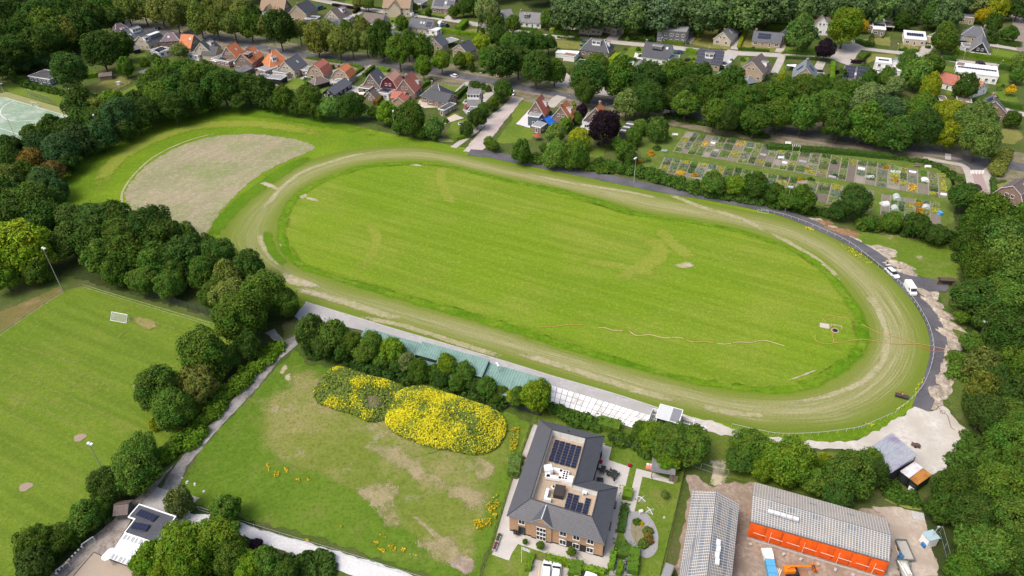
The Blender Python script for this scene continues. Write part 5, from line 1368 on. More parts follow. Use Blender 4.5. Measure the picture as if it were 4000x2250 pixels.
tree_row('in the row behind the green-roofed stand','trees behind the green-roofed stand',[(782,836,72,'d'),(838,842,78,'m'),(884,862,56,'m'),(935,868,72,'m'),(985,880,66,'b'),(1022,908,50,'l'),(1054,930,58,'m'),(1088,938,44,'m'),(1126,920,56,'b'),(1172,940,56,'m'),(1226,972,54,'m'),(1262,986,36,'m'),
 (1288,998,36,'y'),(1304,996,48,'m'),(1350,996,74,'b'),(910,890,48,'m'),(812,872,56,'d'),(960,905,44,'m'),(1000,920,40,'d'),(1110,955,40,'d'),(1150,962,44,'m'),(1196,968,36,'d'),(1040,945,36,'d'),(862,885,44,'d'),(1245,1000,30,'m')],clear=.7,squat=1.1,grow=1.0)
tree_row('between care home and sand track','trees behind the care home',[(1643,1100,62,'b'),(1682,1120,80,'m'),(1740,1126,82,'m'),(1682,1158,52,'b'),(1610,1085,40,'m'),(1715,1095,46,'m')],clear=.2)
tree_row('behind the building site','trees behind the building site',[(1884,1130,78,'m'),(1856,1162,56,'m'),(1992,1170,92,'b','fine'),(1945,1158,66,'b'),(2054,1214,62,'m'),(2132,1202,98,'m','fine'),(2190,1156,50,'m'),(2200,1192,58,'d'),(2106,1246,66,'d'),(1915,1185,50,'b'),(2060,1180,40,'b'),(2075,1160,30,'y')],clear=.2)
tree_row('in the wood at the lower right corner','trees of the lower right wood',[(2535,1120,92,'m','fine'),(2401,1236,92,'d','fine'),(2500,1232,112,'m','fine'),(2440,1298,92,'d','fine'),(2540,1310,102,'m','fine'),(2372,1282,62,'d'),(2474,1388,102,'m','fine'),(2550,1400,92,'d','fine'),(2422,1434,72,'m'),(2560,1180,80,'m'),(2490,1160,40,'m')],clear=.3)
tree_row('in the wood right of the sandy road edge','trees right of the sandy road edge',[(2445,756,84,'d'),(2520,756,88,'m'),(2495,806,66,'d'),(2446,864,50,'m'),(2530,856,92,'d','fine'),(2470,918,72,'o','willow'),(2550,920,76,'m','willow'),(2470,982,72,'o','willow'),(2542,994,82,'d'),(2472,1044,80,'d'),(2545,1056,82,'m'),(2505,885,50,'d'),(2500,950,50,'d'),(2418,800,32,'m')],clear=.3)
tree_row('in the windblown clump beside the allotments','willows right of the allotments',[(2427,500,62,'d'),(2490,536,82,'m','willow'),(2550,562,74,'m','willow'),(2445,574,70,'m','willow'),(2520,600,84,'s','willow'),(2520,658,92,'s','willow'),(2468,688,72,'m','willow'),(2545,702,84,'s','willow'),(2430,615,50,'d','willow'),(2448,652,60,'m','willow')],clear=.3,name='willow_tree')
small_row('on the road side below the allotments','trees below the allotments',[(1795,461,56,'m'),(1850,466,52,'b'),(1900,466,62,'d'),(1947,486,48,'d'),(2020,500,60,'m'),(1982,502,48,'m'),(2152,508,76,'d','fine'),(2108,532,42,'d'),(2245,558,46,'m'),(2307,566,58,'d'),(2357,588,50,'d'),(2190,560,36,'m')],clear=.35)
small_row('between orange-gabled houses and perimeter road','garden trees above the perimeter road',[(1398,334,58,'s'),(1458,350,52,'y'),(1310,383,54,'m'),(1400,388,62,'s'),(1450,392,60,'m'),(1520,320,82,'p','fine'),(1425,305,32,'b'),(1452,298,26,'m'),(1443,263,20,'y','conic'),(1463,278,26,'p'),(1595,342,42,'m'),(1652,326,54,'s','willow'),(1570,380,46,'m'),(1612,318,36,'m'),(1588,398,34,'d'),(1372,372,30,'m'),(1244,368,26,'m'),(1555,362,30,'m')],clear=.25,name='garden_tree')
# ---- hedges and belts of bushes
HL=[('A',[(500,530),(640,500),(800,450),(960,380),(1050,340)],4,3,'b','long clipped bright hedge beside the dark wood road'),('A',[(500,560),(690,545)],3.5,2.6,'b','short clipped hedge at the end of the long bright hedge'),
 ('A',[(110,790),(300,880),(520,930),(690,960)],4,3,'m','broad hedge between hockey pitch and white-edged bungalow'),('A',[(150,760),(280,690),(480,640)],3,2.5,'d','dark hedge above the white-edged bungalow'),('A',[(830,980),(960,980)],3,1.8,'l','pale loose hedge at the end of the dry paddock'),
 ('A',[(250,30),(420,20),(620,8)],1.6,1.6,'d','clipped hedge along the grass at the top left corner'),('A',[(880,790),(990,770)],2.5,2.2,'b','bright hedge left of the dry paddock'),
 ('B',[(520,590),(700,620),(860,640)],1.2,1.2,'m','low hedge between avenue and red gambrel house'),('B',[(680,740),(780,690)],1.6,2,'m','hedge beside the red gambrel house drive'),('B',[(510,860),(560,830)],1.6,2,'m','dark hedge left of the black pavilion'),
 ('B',[(930,800),(1080,700),(960,660)],1.4,1.5,'m','hedge round the front lawn of the orange gambrel house'),('B',[(1090,770),(1190,690)],1.6,1.8,'m','hedge along the drive of the black-extension house'),('B',[(1180,890),(1260,850)],1.4,1.8,'b','bright hedge beside the wine-red gable house'),
 ('B',[(1210,1060),(1290,960)],2.2,2.2,'n','brown beech hedge between two brick garden houses'),('B',[(1520,1020),(1640,900),(1770,820)],1.8,1.8,'m','long hedge between red house and dark bungalow'),('B',[(2010,1000),(2110,910)],2.4,2.2,'d','thick hedge left of the grey mansard house'),
 ('B',[(2180,860),(2350,920)],4.5,2.5,'d','laurel bed on the avenue side of the mansard house'),('B',[(2140,1380),(2020,1410)],2,1.5,'b','bright hedge at the bottom of the trampoline lawn'),('B',[(1640,150),(1890,190)],1.2,1,'d','low hedge before the solar slate house'),
 ('B',[(1180,80),(1440,110)],1.2,1.1,'d','clipped hedge before the thatched villa'),('B',[(780,60),(1040,100),(990,140)],1.6,1.5,'p','dark purple hedge round the corner lawn'),('B',[(1840,310),(2050,350),(2260,370)],2,2,'b','long bright hedge before the tan gabled houses'),
 ('B',[(2040,320),(2110,250)],3.5,3,'b','tall clipped bright hedge by the back street'),('B',[(600,110),(700,90)],1.4,1.3,'m','hedge beside the yellow-brick house'),('B',[(2080,690),(2290,740)],1.5,1.4,'d','hedge along the avenue behind the golden tree'),
 ('B',[(1230,700),(1330,720)],3,1.4,'b','bright bushes at the avenue front of the pink gambrel house'),('C',[(440,340),(640,350)],2.5,2.2,'m','hedge before the brown flat bungalow'),('C',[(400,330),(520,220)],2.5,2.2,'y','yellow-green hedge left of the brown flat bungalow'),
 ('C',[(460,385),(700,410)],1.2,1,'d','hedge along the street above the dry lawn'),('C',[(680,540),(820,550)],4,3,'d','block of dark hedge beside the slate hipped house'),('C',[(1120,380),(1430,420)],4,3,'d','dark broad hedge left of the grey cube house'),
 ('C',[(1110,330),(1220,280)],2.5,2,'y','yellowish hedge beside the white garage'),('C',[(1550,430),(1720,450)],2.5,1.6,'b','bright shrubs before the grey cube house'),('C',[(1860,380),(1920,260)],3.5,3,'y','tall yellow-green hedge left of the mint gabled house'),
 ('C',[(2280,480),(2360,290)],1.6,1.8,'y','long yellow-green hedge right of the mint gabled house'),('C',[(2280,500),(2576,520)],1.4,1.2,'d','dark low hedge before the solar bungalow'),('C',[(990,640),(1060,580)],2.5,2.5,'y','yellowish hedge beside the slate hipped house'),
 ('C',[(1100,600),(1240,615)],1.6,1.6,'d','hedge at the foot of the white terrace lawn'),('C',[(1770,520),(1860,545)],2.5,1.8,'b','hedge left of the black solar house'),('C',[(2290,770),(2576,800)],1.6,2,'d','dark hedge behind the slatted garden room'),
 ('C',[(0,285),(240,305)],1.4,1.2,'m','hedge before the white house at the wood'),('C',[(1190,1390),(1270,1260)],2.4,2.4,'d','dark hedge right of the striped shed'),('C',[(530,1350),(580,1290)],2,2.4,'d','clipped hedge behind the orange-tiled house garden'),
 ('D',[(170,540),(490,560)],1.6,1.6,'m','hedge below the soft green tree'),('D',[(180,590),(480,605)],1.6,1.4,'d','hedge before the timbered gable house'),('D',[(910,190),(1170,205)],1.6,2,'y','yellow-green hedge behind the brown brick villa'),
 ('D',[(900,430),(1000,465)],3,1.8,'d','hedge on the inside of the street bulb'),('D',[(1330,510),(1510,520)],1.4,1,'d','low hedge before the cream solar house'),('D',[(1870,545),(2100,585),(2440,635)],2,2.2,'b','long bright hedge below the white gabled house'),
 ('D',[(2240,430),(2520,470)],3,2.2,'d','hedge right of the white gabled house'),('D',[(840,635),(960,640)],1.6,1.6,'p','purple low hedge at the street bulb'),('D',[(635,820),(650,660)],2,2.2,'b','upright hedge right of the timbered gable house'),
 ('D',[(930,610),(1000,560)],2.5,2,'m','bushy hedge left of the white modern house'),('D',[(1720,360),(1735,270)],2,2,'y','yellowish hedge behind the cream solar house'),('D',[(2070,1040),(2180,1060)],2,2,'d','hedge behind the brick garden house with brown roof'),
 ('D',[(2340,1060),(2540,1100)],2,1.8,'d','hedge below the round lawn'),('D',[(0,280),(290,290)],3,2.5,'m','hedge behind the solar bungalow'),('D',[(1760,600),(1880,615)],2.5,2,'d','hedge left of the brown gravel-roofed garage'),
 ('D',[(2330,690),(2480,720)],3,2,'d','bushes right of the long white bungalow'),('D',[(470,870),(640,890)],2,2,'d','hedge below the terrace of the timbered gable house'),
 ('G',[(20,130),(150,160),(330,200)],5,3.2,'m','wild bush belt along the perimeter road near the entry road'),('G',[(700,250),(850,275),(1000,300)],5,3,'m','bush belt below the dry lawn on the perimeter road'),('G',[(850,230),(1200,300),(1560,400),(1900,500)],6,3.6,'m','long bush belt between perimeter road and allotments'),
 ('G',[(1900,510),(2200,560),(2576,620)],4.5,3,'d','dark bush belt below the allotment trees'),('H',[(0,630),(250,670),(540,720),(640,760)],4.5,3,'d','bush belt above the white rail on the road'),('H',[(880,840),(1050,850),(1350,880)],5,4,'m','bush belt with pale stems below the allotments'),
 ('H',[(1350,900),(1600,950),(1800,1000)],6,4.5,'d','dark bush belt at the corner of the thin grass field'),('H',[(1230,140),(1560,190),(1760,260),(1850,330),(1940,400)],3.6,1.3,'d','long dark reed strip between avenue and allotments'),('H',[(0,50),(600,90),(1230,150)],3,1.6,'d','dark verge growth between avenue and allotments'),
 ('C',[(1550,1180),(2000,1260),(2576,1400)],4,2,'d','dark undergrowth hedge under the avenue trees above the allotments'),('H',[(2270,560),(2250,380)],1.5,1.6,'d','clipped hedge beside the clinker street'),('H',[(2270,330),(2390,120)],5,4.5,'o','bushy olive hedge at the road junction'),('H',[(2200,120),(2330,140)],3,2,'d','hedge at the far side of the junction'),
 ('L',[(1925,700),(1900,950)],5,2.2,'m','bramble bank beside the sandy road edge'),('H',[(1870,950),(1900,1100),(1940,1250)],4,3,'d','dark bush edge right of the thin grass field'),('P',[(2030,70),(1985,210),(1830,380)],5,1.4,'m','weedy bank beside the sand yard'),('P',[(2110,130),(2170,330)],5,3,'d','bramble thicket beside the dark ditch'),
 ('P',[(1180,600),(1330,660),(1450,690)],5,2.4,'m','green bank between metal barn and duckweed ditch'),('P',[(2250,40),(2330,330)],5,3,'m','bush edge right of the dark ditch'),
 ('J',[(480,640),(800,740),(1100,820),(1500,930)],4.5,3.2,'d','dark bushes below the left half of the stand trees'),('J',[(1500,930),(1800,1010),(2150,1110),(2500,1210)],4.5,3.0,'d','dark bushes below the right half of the stand trees'),
 ('J',[(0,840),(110,720),(225,600)],5,2.2,'b','bright bramble strip along the upper lane'),('I',[(2000,1420),(2250,1150),(2576,800)],5,2.4,'b','bright bramble strip along the middle lane'),('M',[(1560,260),(1760,200),(2000,30)],6,2.4,'b','bright bramble strip along the lower lane'),
 ('M',[(700,980),(1060,860)],4,2,'d','dark hedge left of the wooden shed'),('M',[(250,1400),(520,1230),(800,1080)],4,3,'d','dark bushes beside the black and white barrier'),('N',[(300,1380),(560,1300),(740,1420)],6,2.2,'d','dark bramble bank below the pale shell road'),
 ('O',[(1000,60),(1200,150),(1380,250)],4,2.2,'d','bushes behind the care home fence'),('K',[(380,1260),(560,1340),(900,1430)],4,2.4,'m','hedge between white slabs and care home'),('K',[(900,1400),(1060,1443)],3,2,'m','bushes at the end of the white slabs'),
 ('O',[(190,1270),(160,1400)],1.2,1.2,'b','low hedge left of the care home parking'),('O',[(360,1290),(500,1320),(640,1380),(900,1430)],1.4,1.2,'b','low hedge above the parked white cars'),('O',[(980,1390),(1010,1250)],1.2,1.6,'b','bright hedge left of the bin path'),
 ('O',[(1060,1440),(1080,1350)],1.2,1.4,'b','small bright hedge between bins and path'),('O',[(1040,1170),(1110,1190),(1100,1270)],2.2,1.6,'m','hedge corner above the bins'),('O',[(1210,1220),(1190,1420)],2.2,1.6,'m','hedge right of the blue bins'),('O',[(1120,650),(1170,660)],2.6,1.5,'b','square clipped bush beside the care home path'),
 ('O',[(1120,770),(1080,1010)],1.6,.8,'d','narrow flower border beside the care home'),('O',[(40,300),(20,450)],2.5,1.8,'s','grey-green shrubs at the care home west side'),('O',[(640,1350),(620,1449)],2.4,1.5,'m','hedge between the two care home car parks'),
 ]
for reg,pts,w,h,t,lab in HL:
 if w>=3.5 and 'clipped' not in lab:
  belt(reg,pts,w,h,t,lab)
  continue
 wild=False
 hedge(reg,pts,w,h,t,lab,loose=.45 if wild else.1,leaf=.42 if wild else.24,dens=3.2 if wild else 6)
# ---- single garden shrubs, set out between the houses
sh_rg=random.Random(21)
SHR=[]
for reg,n,box in(('A',10,(300,400,2500,760)),('B',46,(100,20,2500,1250)),('C',46,(30,180,2550,740)),('D',60,(60,150,2500,1000))):
 k=tries=0
 while k<n and tries<4000:
  tries+=1
  x,y=sh_rg.uniform(box[0],box[2]),sh_rg.uniform(box[1],box[3])
  p=P(reg,x,y)
  r_=sh_rg.uniform(.7,1.6)
  if any((p.x-hx)**2+(p.y-hy)**2<(hr_+r_+.6)**2 for hx,hy,hr_,_ in HOUSES):continue
  near=min(HOUSES,key=lambda q:(p.x-q[0])**2+(p.y-q[1])**2)
  if(p.x-near[0])**2+(p.y-near[1])**2>17**2:continue
  if any((p.x-tx)**2+(p.y-ty)**2<(tr*.7+r_)**2 for tx,ty,tr in TREES):continue
  e0,e1=P('F',1304,245),P('F',1190,380);ed=e1-e0;eu=max(0,min(1,(p-e0).dot(ed)/ed.length_squared))
  if(p-e0-ed*eu).length<7:continue
  if any((p.x-s[0])**2+(p.y-s[1])**2<9 for s in SHR):continue
  av=crom(gp('F',AV),2,False)if not SHR else AVP
  AVP=av
  if min((p.x-q[0])**2+(p.y-q[1])**2 for q in AVP)<81:continue
  SHR.append((p.x,p.y,r_,near[3],sh_rg.choice('mmdbbsylpmu'),x))
  k+=1
bykey={}
for s in SHR:bykey.setdefault((s[3],s[4]),[]).append(s)
for(hl_,t),ss in bykey.items():
 ss.sort(key=lambda s:s[0])
 for i,(x,y,r_,_,_,_)in enumerate(ss):
  short=' '.join(hl_.split()[:7])
  lab=f'{TWORD[t]} round shrub by the {short}' if len(ss)==1 else f'{ORD[i]} {TWORD[t]} shrub from the left by the {short}'
  o=obj('garden_shrub',CROWN['shrub'][i%3],TR(x,y,r_*.35,r_*9,(r_,r_,r_*1.1)),None,lab,'shrub','garden shrubs among the houses')
  o.color=tone_of(t,sh_rg)
# ================================================================ CARE HOME
def W3(reg,x,y,z):
 return P(reg,x,y,z)
HE,HR,HD=4.9,7.3,5.7
home=empty('care_home',TR(*(W3('O',430,700,0))[:2],0),label='two-storey brick care home with hipped dark roof round a gravel flat roof',cat='building')
EV=[W3('O',*q,HE)for q in((276,-97),(918,65),(800,505),(1050,575),(920,1135),(-52,855))]
RD=[W3('O',*q,HR)for q in((398,0),(735,85),(612,545),(858,612),(795,865),(183,683))]
HB=MW['care_home'].inverted()
CTILE=tile_mat('care_home_tiles',(.092,.095,.112),.1,.36,.55)
roof_obj(home,[[EV[i],EV[(i+1)%6],RD[(i+1)%6],RD[i]]for i in range(6)],[CTILE,mat('white_fascia',(.62,.66,.7),.6)],th=.14)
mb=MB()
for i in range(6):
 mb.tube([HB@(RD[i]+Vector((0,0,.16))),HB@(RD[(i+1)%6]+Vector((0,0,.16)))],.13,6)
 mb.tube([HB@(EV[i]+Vector((0,0,.14))),HB@(RD[i]+Vector((0,0,.18)))],.11,6)
mb.obj('ridge_tiles',mat('dark_ridge',(.055,.056,.065),.6),home,MW['care_home'])
cen=sum(EV,Vector())/6
ins_=lambda p,k:p+(cen-p).normalized()*k
WP=[ins_(p,.55)for p in EV]
HBRICK=brick_mat('orange_brown_brick',(.40,.225,.12),(.46,.275,.16),(.38,.3,.22))
mb=MB()
for i in range(6):
 a,b=WP[i].copy(),WP[(i+1)%6].copy()
 for q0,q1,m_ in((.55,HE+.02,0),(0,.55,1)):
  mb.poly([HB@Vector((b.x,b.y,q0)),HB@Vector((a.x,a.y,q0)),HB@Vector((a.x,a.y,q1)),HB@Vector((b.x,b.y,q1))],m_)
mb.obj('wall',[HBRICK,mat('dark_plinth',(.05,.045,.045),.8)],home,MW['care_home'])
mb=MB();mb.poly([HB@Vector((p.x,p.y,HD))for p in RD][::-1]);mb.obj('gravel_deck',mat('roof_gravel',(.40,.32,.235),.95,.22,1.5,fine=9,bump=.6),home,MW['care_home'])
UPM=mat('light_upstand_panels',(.62,.62,.59),.6,.06,.4)
for i in range(6):
 a,b=ins_(RD[i],.06),ins_(RD[(i+1)%6],.06)
 L=(b-a).length;k=max(1,int(L/1.5));d=(b-a)/L
 up=obj('upstand',None,MW['care_home'],home)
 for j in range(k):
  p0,p1=a+d*(L*j/k+.02),a+d*(L*(j+1)/k-.02)
  mb=MB()
  inw=(cen-(p0+p1)/2);inw.z=0;inw=inw-d*inw.dot(d);inw=inw.normalized()*.05
  mb.prism([tuple((HB@p)[:2])for p in(p0,p1,p1+inw,p0+inw)],HD,HR+.04,0)
  mb.obj('upstand_panel',UPM,up,MW['care_home'])
GL,GR=W3('O',178,908,HE),W3('O',407,978,HE)
fd=(EV[4]-EV[5]);fd.z=0;fd=fd.normalized();fn=Vector((fd.y,-fd.x,0))
if fn.y>0:fn=-fn
AP=(GL+GR)/2;AP.z=HR-.5
RB_=W3('O',345,733,HR)
roof_obj(home,[[GL-fn*-.15,AP-fn*-.15,RB_,W3('O',195,880,HE+.3)],[AP+fn*.15,GR+fn*.15,W3('O',410,950,HE+.3),RB_]],[CTILE,MATS['white_fascia']],name='gable_roof',th=.14)
gi=lambda p,z:HB@Vector((p.x,p.y,z))
a,b=GL+fd*.3,GR-fd*.3
mb=MB();back=-fn*2.2
mb.poly([gi(a,.5),gi(b,.5),gi(b,HE),HB@AP,gi(a,HE)],0);mb.poly([gi(a+back,.5),gi(a,.5),gi(a,HE),gi(a+back,HE)],0);mb.poly([gi(b,.5),gi(b+back,.5),gi(b+back,HE),gi(b,HE)],0)
mb.poly([gi(a,0),gi(b,0),gi(b,.5),gi(a,.5)],1);mb.poly([gi(b,0),gi(b+back,0),gi(b+back,.5),gi(b,.5)],1);mb.poly([gi(a+back,0),gi(a,0),gi(a,.5),gi(a+back,.5)],1)
mb.obj('gable_wall',[HBRICK,MATS['dark_plinth']],home,MW['care_home'])
mid=(a+b)/2
sw=obj('stair_window',None,MW['care_home'],home)
for r_ in range(3):
 for c_ in range(3):
  put_window(sw,Vector((mid.x,mid.y,1.0+r_*1.25))+fd*((c_-1)*.62)+fn*.04,fn,.6,1.2,WIN_1,'pane')
fa,fb=WP[5].copy(),WP[4].copy()
fa.z=fb.z=0
fa+=fn*.03;fb+=fn*.03
for t,lo in((.137,'d'),(.582,'w'),(.722,'w'),(.868,'w')):
 q=fa.lerp(fb,t)
 put_window(home,q+Vector((0,0,3.85)),fn,1.35,1.3,WIN_W)
 put_window(home,q+Vector((0,0,1.35 if lo=='w' else 1.25)),fn,1.35,1.5 if lo=='w' else 2.2,WIN_W if lo=='w' else WIN_D)
for t in(.652,.795):
 q=fa.lerp(fb,t)
 mb=MB();mb.box(None,(2.0,.06,1.7),M=frame(HB@(q+Vector((0,0,1.35))),fd,fn,Vector((0,0,1))));mb.obj('dark_brick_panel',mat('dark_brick',(.04,.032,.03),.9),home,MW['care_home'])
for i,n_ in((1,4),(3,6)):
 a,b=WP[i].copy(),WP[i+1].copy();a.z=b.z=0
 d=(b-a).normalized();nn=Vector((-d.y,d.x,0));nn=nn if nn.x>0 else-nn
 for k in range(n_):
  q=a.lerp(b,(k+.5)/n_)+nn*.03
  put_window(home,q+Vector((0,0,3.85)),nn,1.3,1.2);put_window(home,q+Vector((0,0,1.4)),nn,1.6,2.0,WIN_D)
def deck_rows(label,cols,n):
 a0=W3('O',*cols[0][0],HD);e=empty('solar_array',TR(a0.x,a0.y,HD),label=label,cat='solar panels',group='solar arrays on the care home')
 for(t,bt,rows)in cols:
  p,q=W3('O',*t,HD+.25),W3('O',*bt,HD+.25)
  d=(q-p).normalized();L=(q-p).length/rows
  ex=Vector((-d.y,d.x,0));ex=ex if ex.x>0 else-ex
  for j in range(rows):
   c=p+d*(L*(j+.5))
   zz=(Vector((0,0,1))+ex*-.12).normalized()
   obj('solar_panel',PNL,frame(c,ex*.98,d*(L*.93),Vector((0,0,1))),e)
deck_rows('large array of five solar panel columns on the care home gravel roof',[((453,98),(383,312),8),((506,112),(437,330),8),((560,128),(493,346),8),((614,144),(548,360),8),((668,158),(606,376),8)],8)
deck_rows('smaller array of four solar panel columns behind the care home front',[((584,628),(540,790),6),((643,645),(598,806),6),((684,722),(655,820),4),((760,678),(717,840),6)],6)
e=empty('ventilation_duct',TR(*W3('O',425,450,HD)[:2],HD),label='white square ring of ventilation ducts on the gravel roof',cat='duct')
ring=[W3('O',*q,HD)for q in((362,400),(490,430),(478,505),(352,482))]
mb=MB()
for i in range(4):
 a,b=ring[i],ring[(i+1)%4]
 d=(b-a);m_=(a+b)/2
 w_=1.0 if i==3 else.7
 mb=MB();mb.box((m_.x,m_.y,HD+.55),(d.length+w_*.6,w_,.75),math.atan2(d.y,d.x));mb.obj('duct_section',WHITE,e)
mb=MB();q=W3('O',360,425,HD);mb.box((q.x,q.y,HD+.9),(1.5,1.5,1.5),.2);mb.obj('duct_head',WHITE,e)
q=W3('O',527,480,HD);e=empty('fan_unit',TR(q.x,q.y,HD,-.25),label='white heat pump with eight black fans on the gravel roof',cat='heat pump')
mb=MB();mb.box((0,0,.5),(1.2,2.3,1.0));mb.obj('casing',WHITE,e,MW[e.name])
for i in range(2):
 for j in range(4):
  mb=MB();mb.cyl((-.28+i*.56,-.8+j*.54,1.0),.21,.06,14);mb.obj('fan',BLACKRUB,e,MW[e.name])
q=W3('O',578,525,HD);mb=MB();mb.box((0,0,.6),(.95,1.5,1.2));mb.box((0,0,1.22),(1.05,1.6,.05));mb.obj('air_unit',WHITE,None,TR(q.x,q.y,HD,-.25),label='white box air unit beside the eight fans',cat='air unit')
q=W3('O',470,632,HD);e=empty('roof_cabinet',TR(q.x,q.y,HD,-.28),label='black box with ribbed lid on the gravel roof',cat='plant box')
mb=MB();mb.box((0,0,.5),(1.9,2.5,1.0));mb.obj('casing',DARKM,e,MW[e.name])
mb=MB();mb.box((0,0,1.03),(2.0,2.6,.08));[mb.box((-.8+k*.4,0,1.09),(.06,2.4,.05))for k in range(5)];mb.obj('lid',mat('brown_lid',(.05,.042,.036),.7),e,MW[e.name])
q=W3('O',338,680,HD);mb=MB();mb.box((0,.5,.5),(.55,2.4,1.0));mb.box((.5,-.6,.45),(1.2,.5,.9));mb.cyl((.1,1.2,0),.25,1.3,12);mb.obj('vent_stack',WHITE,None,TR(q.x,q.y,HD,-.28),label='white vent stack standing by the roof ridge of the care home',cat='vent')
q=W3('O',412,568,HD);mb=MB();mb.cyl((0,0,0),.42,.12,18);mb.cyl((0,0,.12),.22,.25,14,1);mb.obj('roof_vent',[WHITE,DARKM],None,TR(q.x,q.y,HD),label='round white roof vent with dark cap on gravel',cat='vent')
q=W3('O',720,640,HD);mb=MB();mb.box((0,0,.45),(.8,.5,.6));mb.cyl((0,-.26,.45),.22,.05,12,1);mb.obj('air_conditioner',[WHITE,DARKM],None,TR(q.x,q.y,HD,-.3),label='small white air conditioner beside the step in the upstand',cat='air conditioner')
for q_ in((560,28),(682,345),(408,785)):
 q=W3('O',*q_,6.3);mb=MB();mb.cyl((0,0,-.3),.13,.7,8);mb.cyl((0,0,.4),.2,.12,8);mb.obj('roof_pipe',DARKM,home,MW[home.name].inverted()@TR(q.x,q.y,6.35)if False else TR(q.x,q.y,6.35))
# ---- paving, paths, terrace things
PV=mat('care_home_pavers',(.47,.45,.42),.9,.08,.3,c2=(.42,.40,.375),fine=5)
ZC[0]=.125
sheet('terrace',gp('O',[(905,150),(988,175),(960,300),(1172,372),(1115,610),(1120,690),(1165,690),(1235,385),(1390,425),(1605,505),(1600,540),(1295,465),(1215,815),(1140,810),(1145,750),(1105,780),(1020,1150),(960,1390),(640,1330),(180,1175),(60,1135),(0,1225),(-30,1300),(-200,1240),(-160,1150),(-150,1030),(0,520),(120,200),(215,-60),(300,-20),(930,140)]),PV)
ell=[(1280,812),(1350,840),(1420,950),(1455,1080),(1430,1210),(1360,1265),(1280,1255),(1190,1180),(1120,1060),(1108,960),(1120,880),(1170,825)]
inn_=[(1230,882),(1290,920),(1360,1000),(1388,1080),(1370,1140),(1320,1195),(1260,1170),(1210,1090),(1180,1000),(1185,910)]
sheet('oval_path',gp('O',ell),mat('grey_split_path',(.27,.27,.275),.95,.12,.4,fine=4),smooth=4,rough=.1)
sheet('planting_bed',gp('O',inn_),turf('dry_bed',(.25,.22,.15),(.2,.19,.11),(.1,.12,.04),.2,.5),smooth=4,rough=.1)
sheet('bin_path',gp('O',[(1020,1200),(1095,1230),(1070,1330),(1040,1449),(960,1449)]),mat('grey_slabs',(.26,.26,.265),.9,.1,.5))
sheet('bin_yard',gp('O',[(1100,1300),(1200,1260),(1190,1449),(1080,1449)]),GREYPAVE)
sheet('car_park',gp('O',[(205,1280),(360,1320),(610,1380),(600,1560),(140,1560)]),PAVER)
sheet('car_park',gp('O',[(690,1400),(950,1449),(940,1560),(640,1560)]),PAVER)
for x in(275,395,505):
 ribbon('bay_line','O',[(x,1330),(x-14,1460)],.12,mat('yellow_paint',(.6,.5,.2)),smooth=0)
BR_=turf('bed_soil',(.16,.15,.06),(.12,.14,.04),(.3,.25,.15),.2,.5)
sheet('flower_bed',gp('O',[(190,1240),(300,1250),(640,1340),(940,1395),(930,1430),(560,1370),(230,1285)]),BR_)
for i,(x,y,r_,t)in enumerate(((1240,920,.9,'m'),(1290,935,.6,'g'),(1345,1010,1.0,'o'),(1350,1070,1.0,'n'),(1300,1140,1.2,'s'),(1365,1120,.8,'n'))):
 p=P('O',x,y);o=obj('shrub',CROWN['shrub'][i%3],TR(p.x,p.y,r_*.35,i,(r_,r_,r_)),None,f'{TWORD[t]} bush in the oval planting bed' if i!=5 else 'small brown-tinged bush at the right edge of the oval bed','shrub','bushes in the oval bed');o.color=tone_of(t,rnd)
for i,(x,y,r_)in enumerate(((62,305,1.5),(30,425,1.7),(70,330,1.0))):
 p=P('O',x,y);o=obj('shrub',CROWN['shrub'][i%3],TR(p.x,p.y,r_*.35,i,(r_,r_,r_)),None,('large grey-green bush beside the care home west path','wide grey-green bush lower on the care home west path','small bush next to the upper west path bush')[i],'shrub','bushes at the care home west side');o.color=tone_of('l',rnd)
for i,(x,y,w_,lab)in enumerate(((285,1150,75,'small round tree before the brick gable of the care home'),(590,1215,80,'small round tree before the dark brick panels'),(130,1110,48,'smallest round tree left of the brick gable'),(1515,640,70,'thin young fruit tree on the care home lawn'))):
 plant_tree('O',x,y,w_,'m' if i<3 else 'l','round',.5,1.25,'young_tree',lab,'young trees at the care home')
def table_set(reg,x,y,label,n=4,rot=0.0,L=1.8):
 p=P(reg,x,y);e=empty('garden_table',TR(p.x,p.y,.1,rot),label=label,cat='table');M=MW[e.name]
 mb=MB();mb.box((0,0,.73),(L,.95,.05));mb.obj('table_top',DARKM,e,M)
 for sx in(-1,1):
  for sy in(-1,1):mb=MB();mb.box((sx*(L/2-.08),sy*.4,.35),(.06,.06,.7));mb.obj('leg',DARKM,e,M)
 for k in range(n):
  sd=-1 if k%2 else 1
  T=TR(p.x,p.y,.1,rot)@TR((k//2-(n//2-1)/2)*.7,sd*.8,0,0 if sd>0 else math.pi)
  c=empty('garden_chair',T,label=f'{ORD[k]} dark garden chair from the left at the {" ".join(label.split()[:6])}',cat='chair',group='garden chairs on the care home terrace')
  mb=MB();mb.box((0,0,.44),(.5,.5,.05));mb.obj('seat',DARKM,c,T)
  mb=MB();mb.box((0,.24,.72),(.5,.05,.55));mb.obj('backrest',DARKM,c,T)
  mb=MB();[mb.box((sx*.22,sy*.22,.21),(.04,.04,.42))for sx in(-1,1)for sy in(-1,1)];mb.obj('leg_frame',DARKM,c,T)
 return e
table_set('O',900,412,'dark garden table near the care home east wall',2,1.2)
table_set('O',1003,455,'dark garden table in the middle of the terrace',6,.9,2.0)
table_set('O',872,515,'dark square table beside the closed parasol',0,-.2,1.3)
table_set('O',60,1010,'dark garden table left of the brick gable',4,-.3)
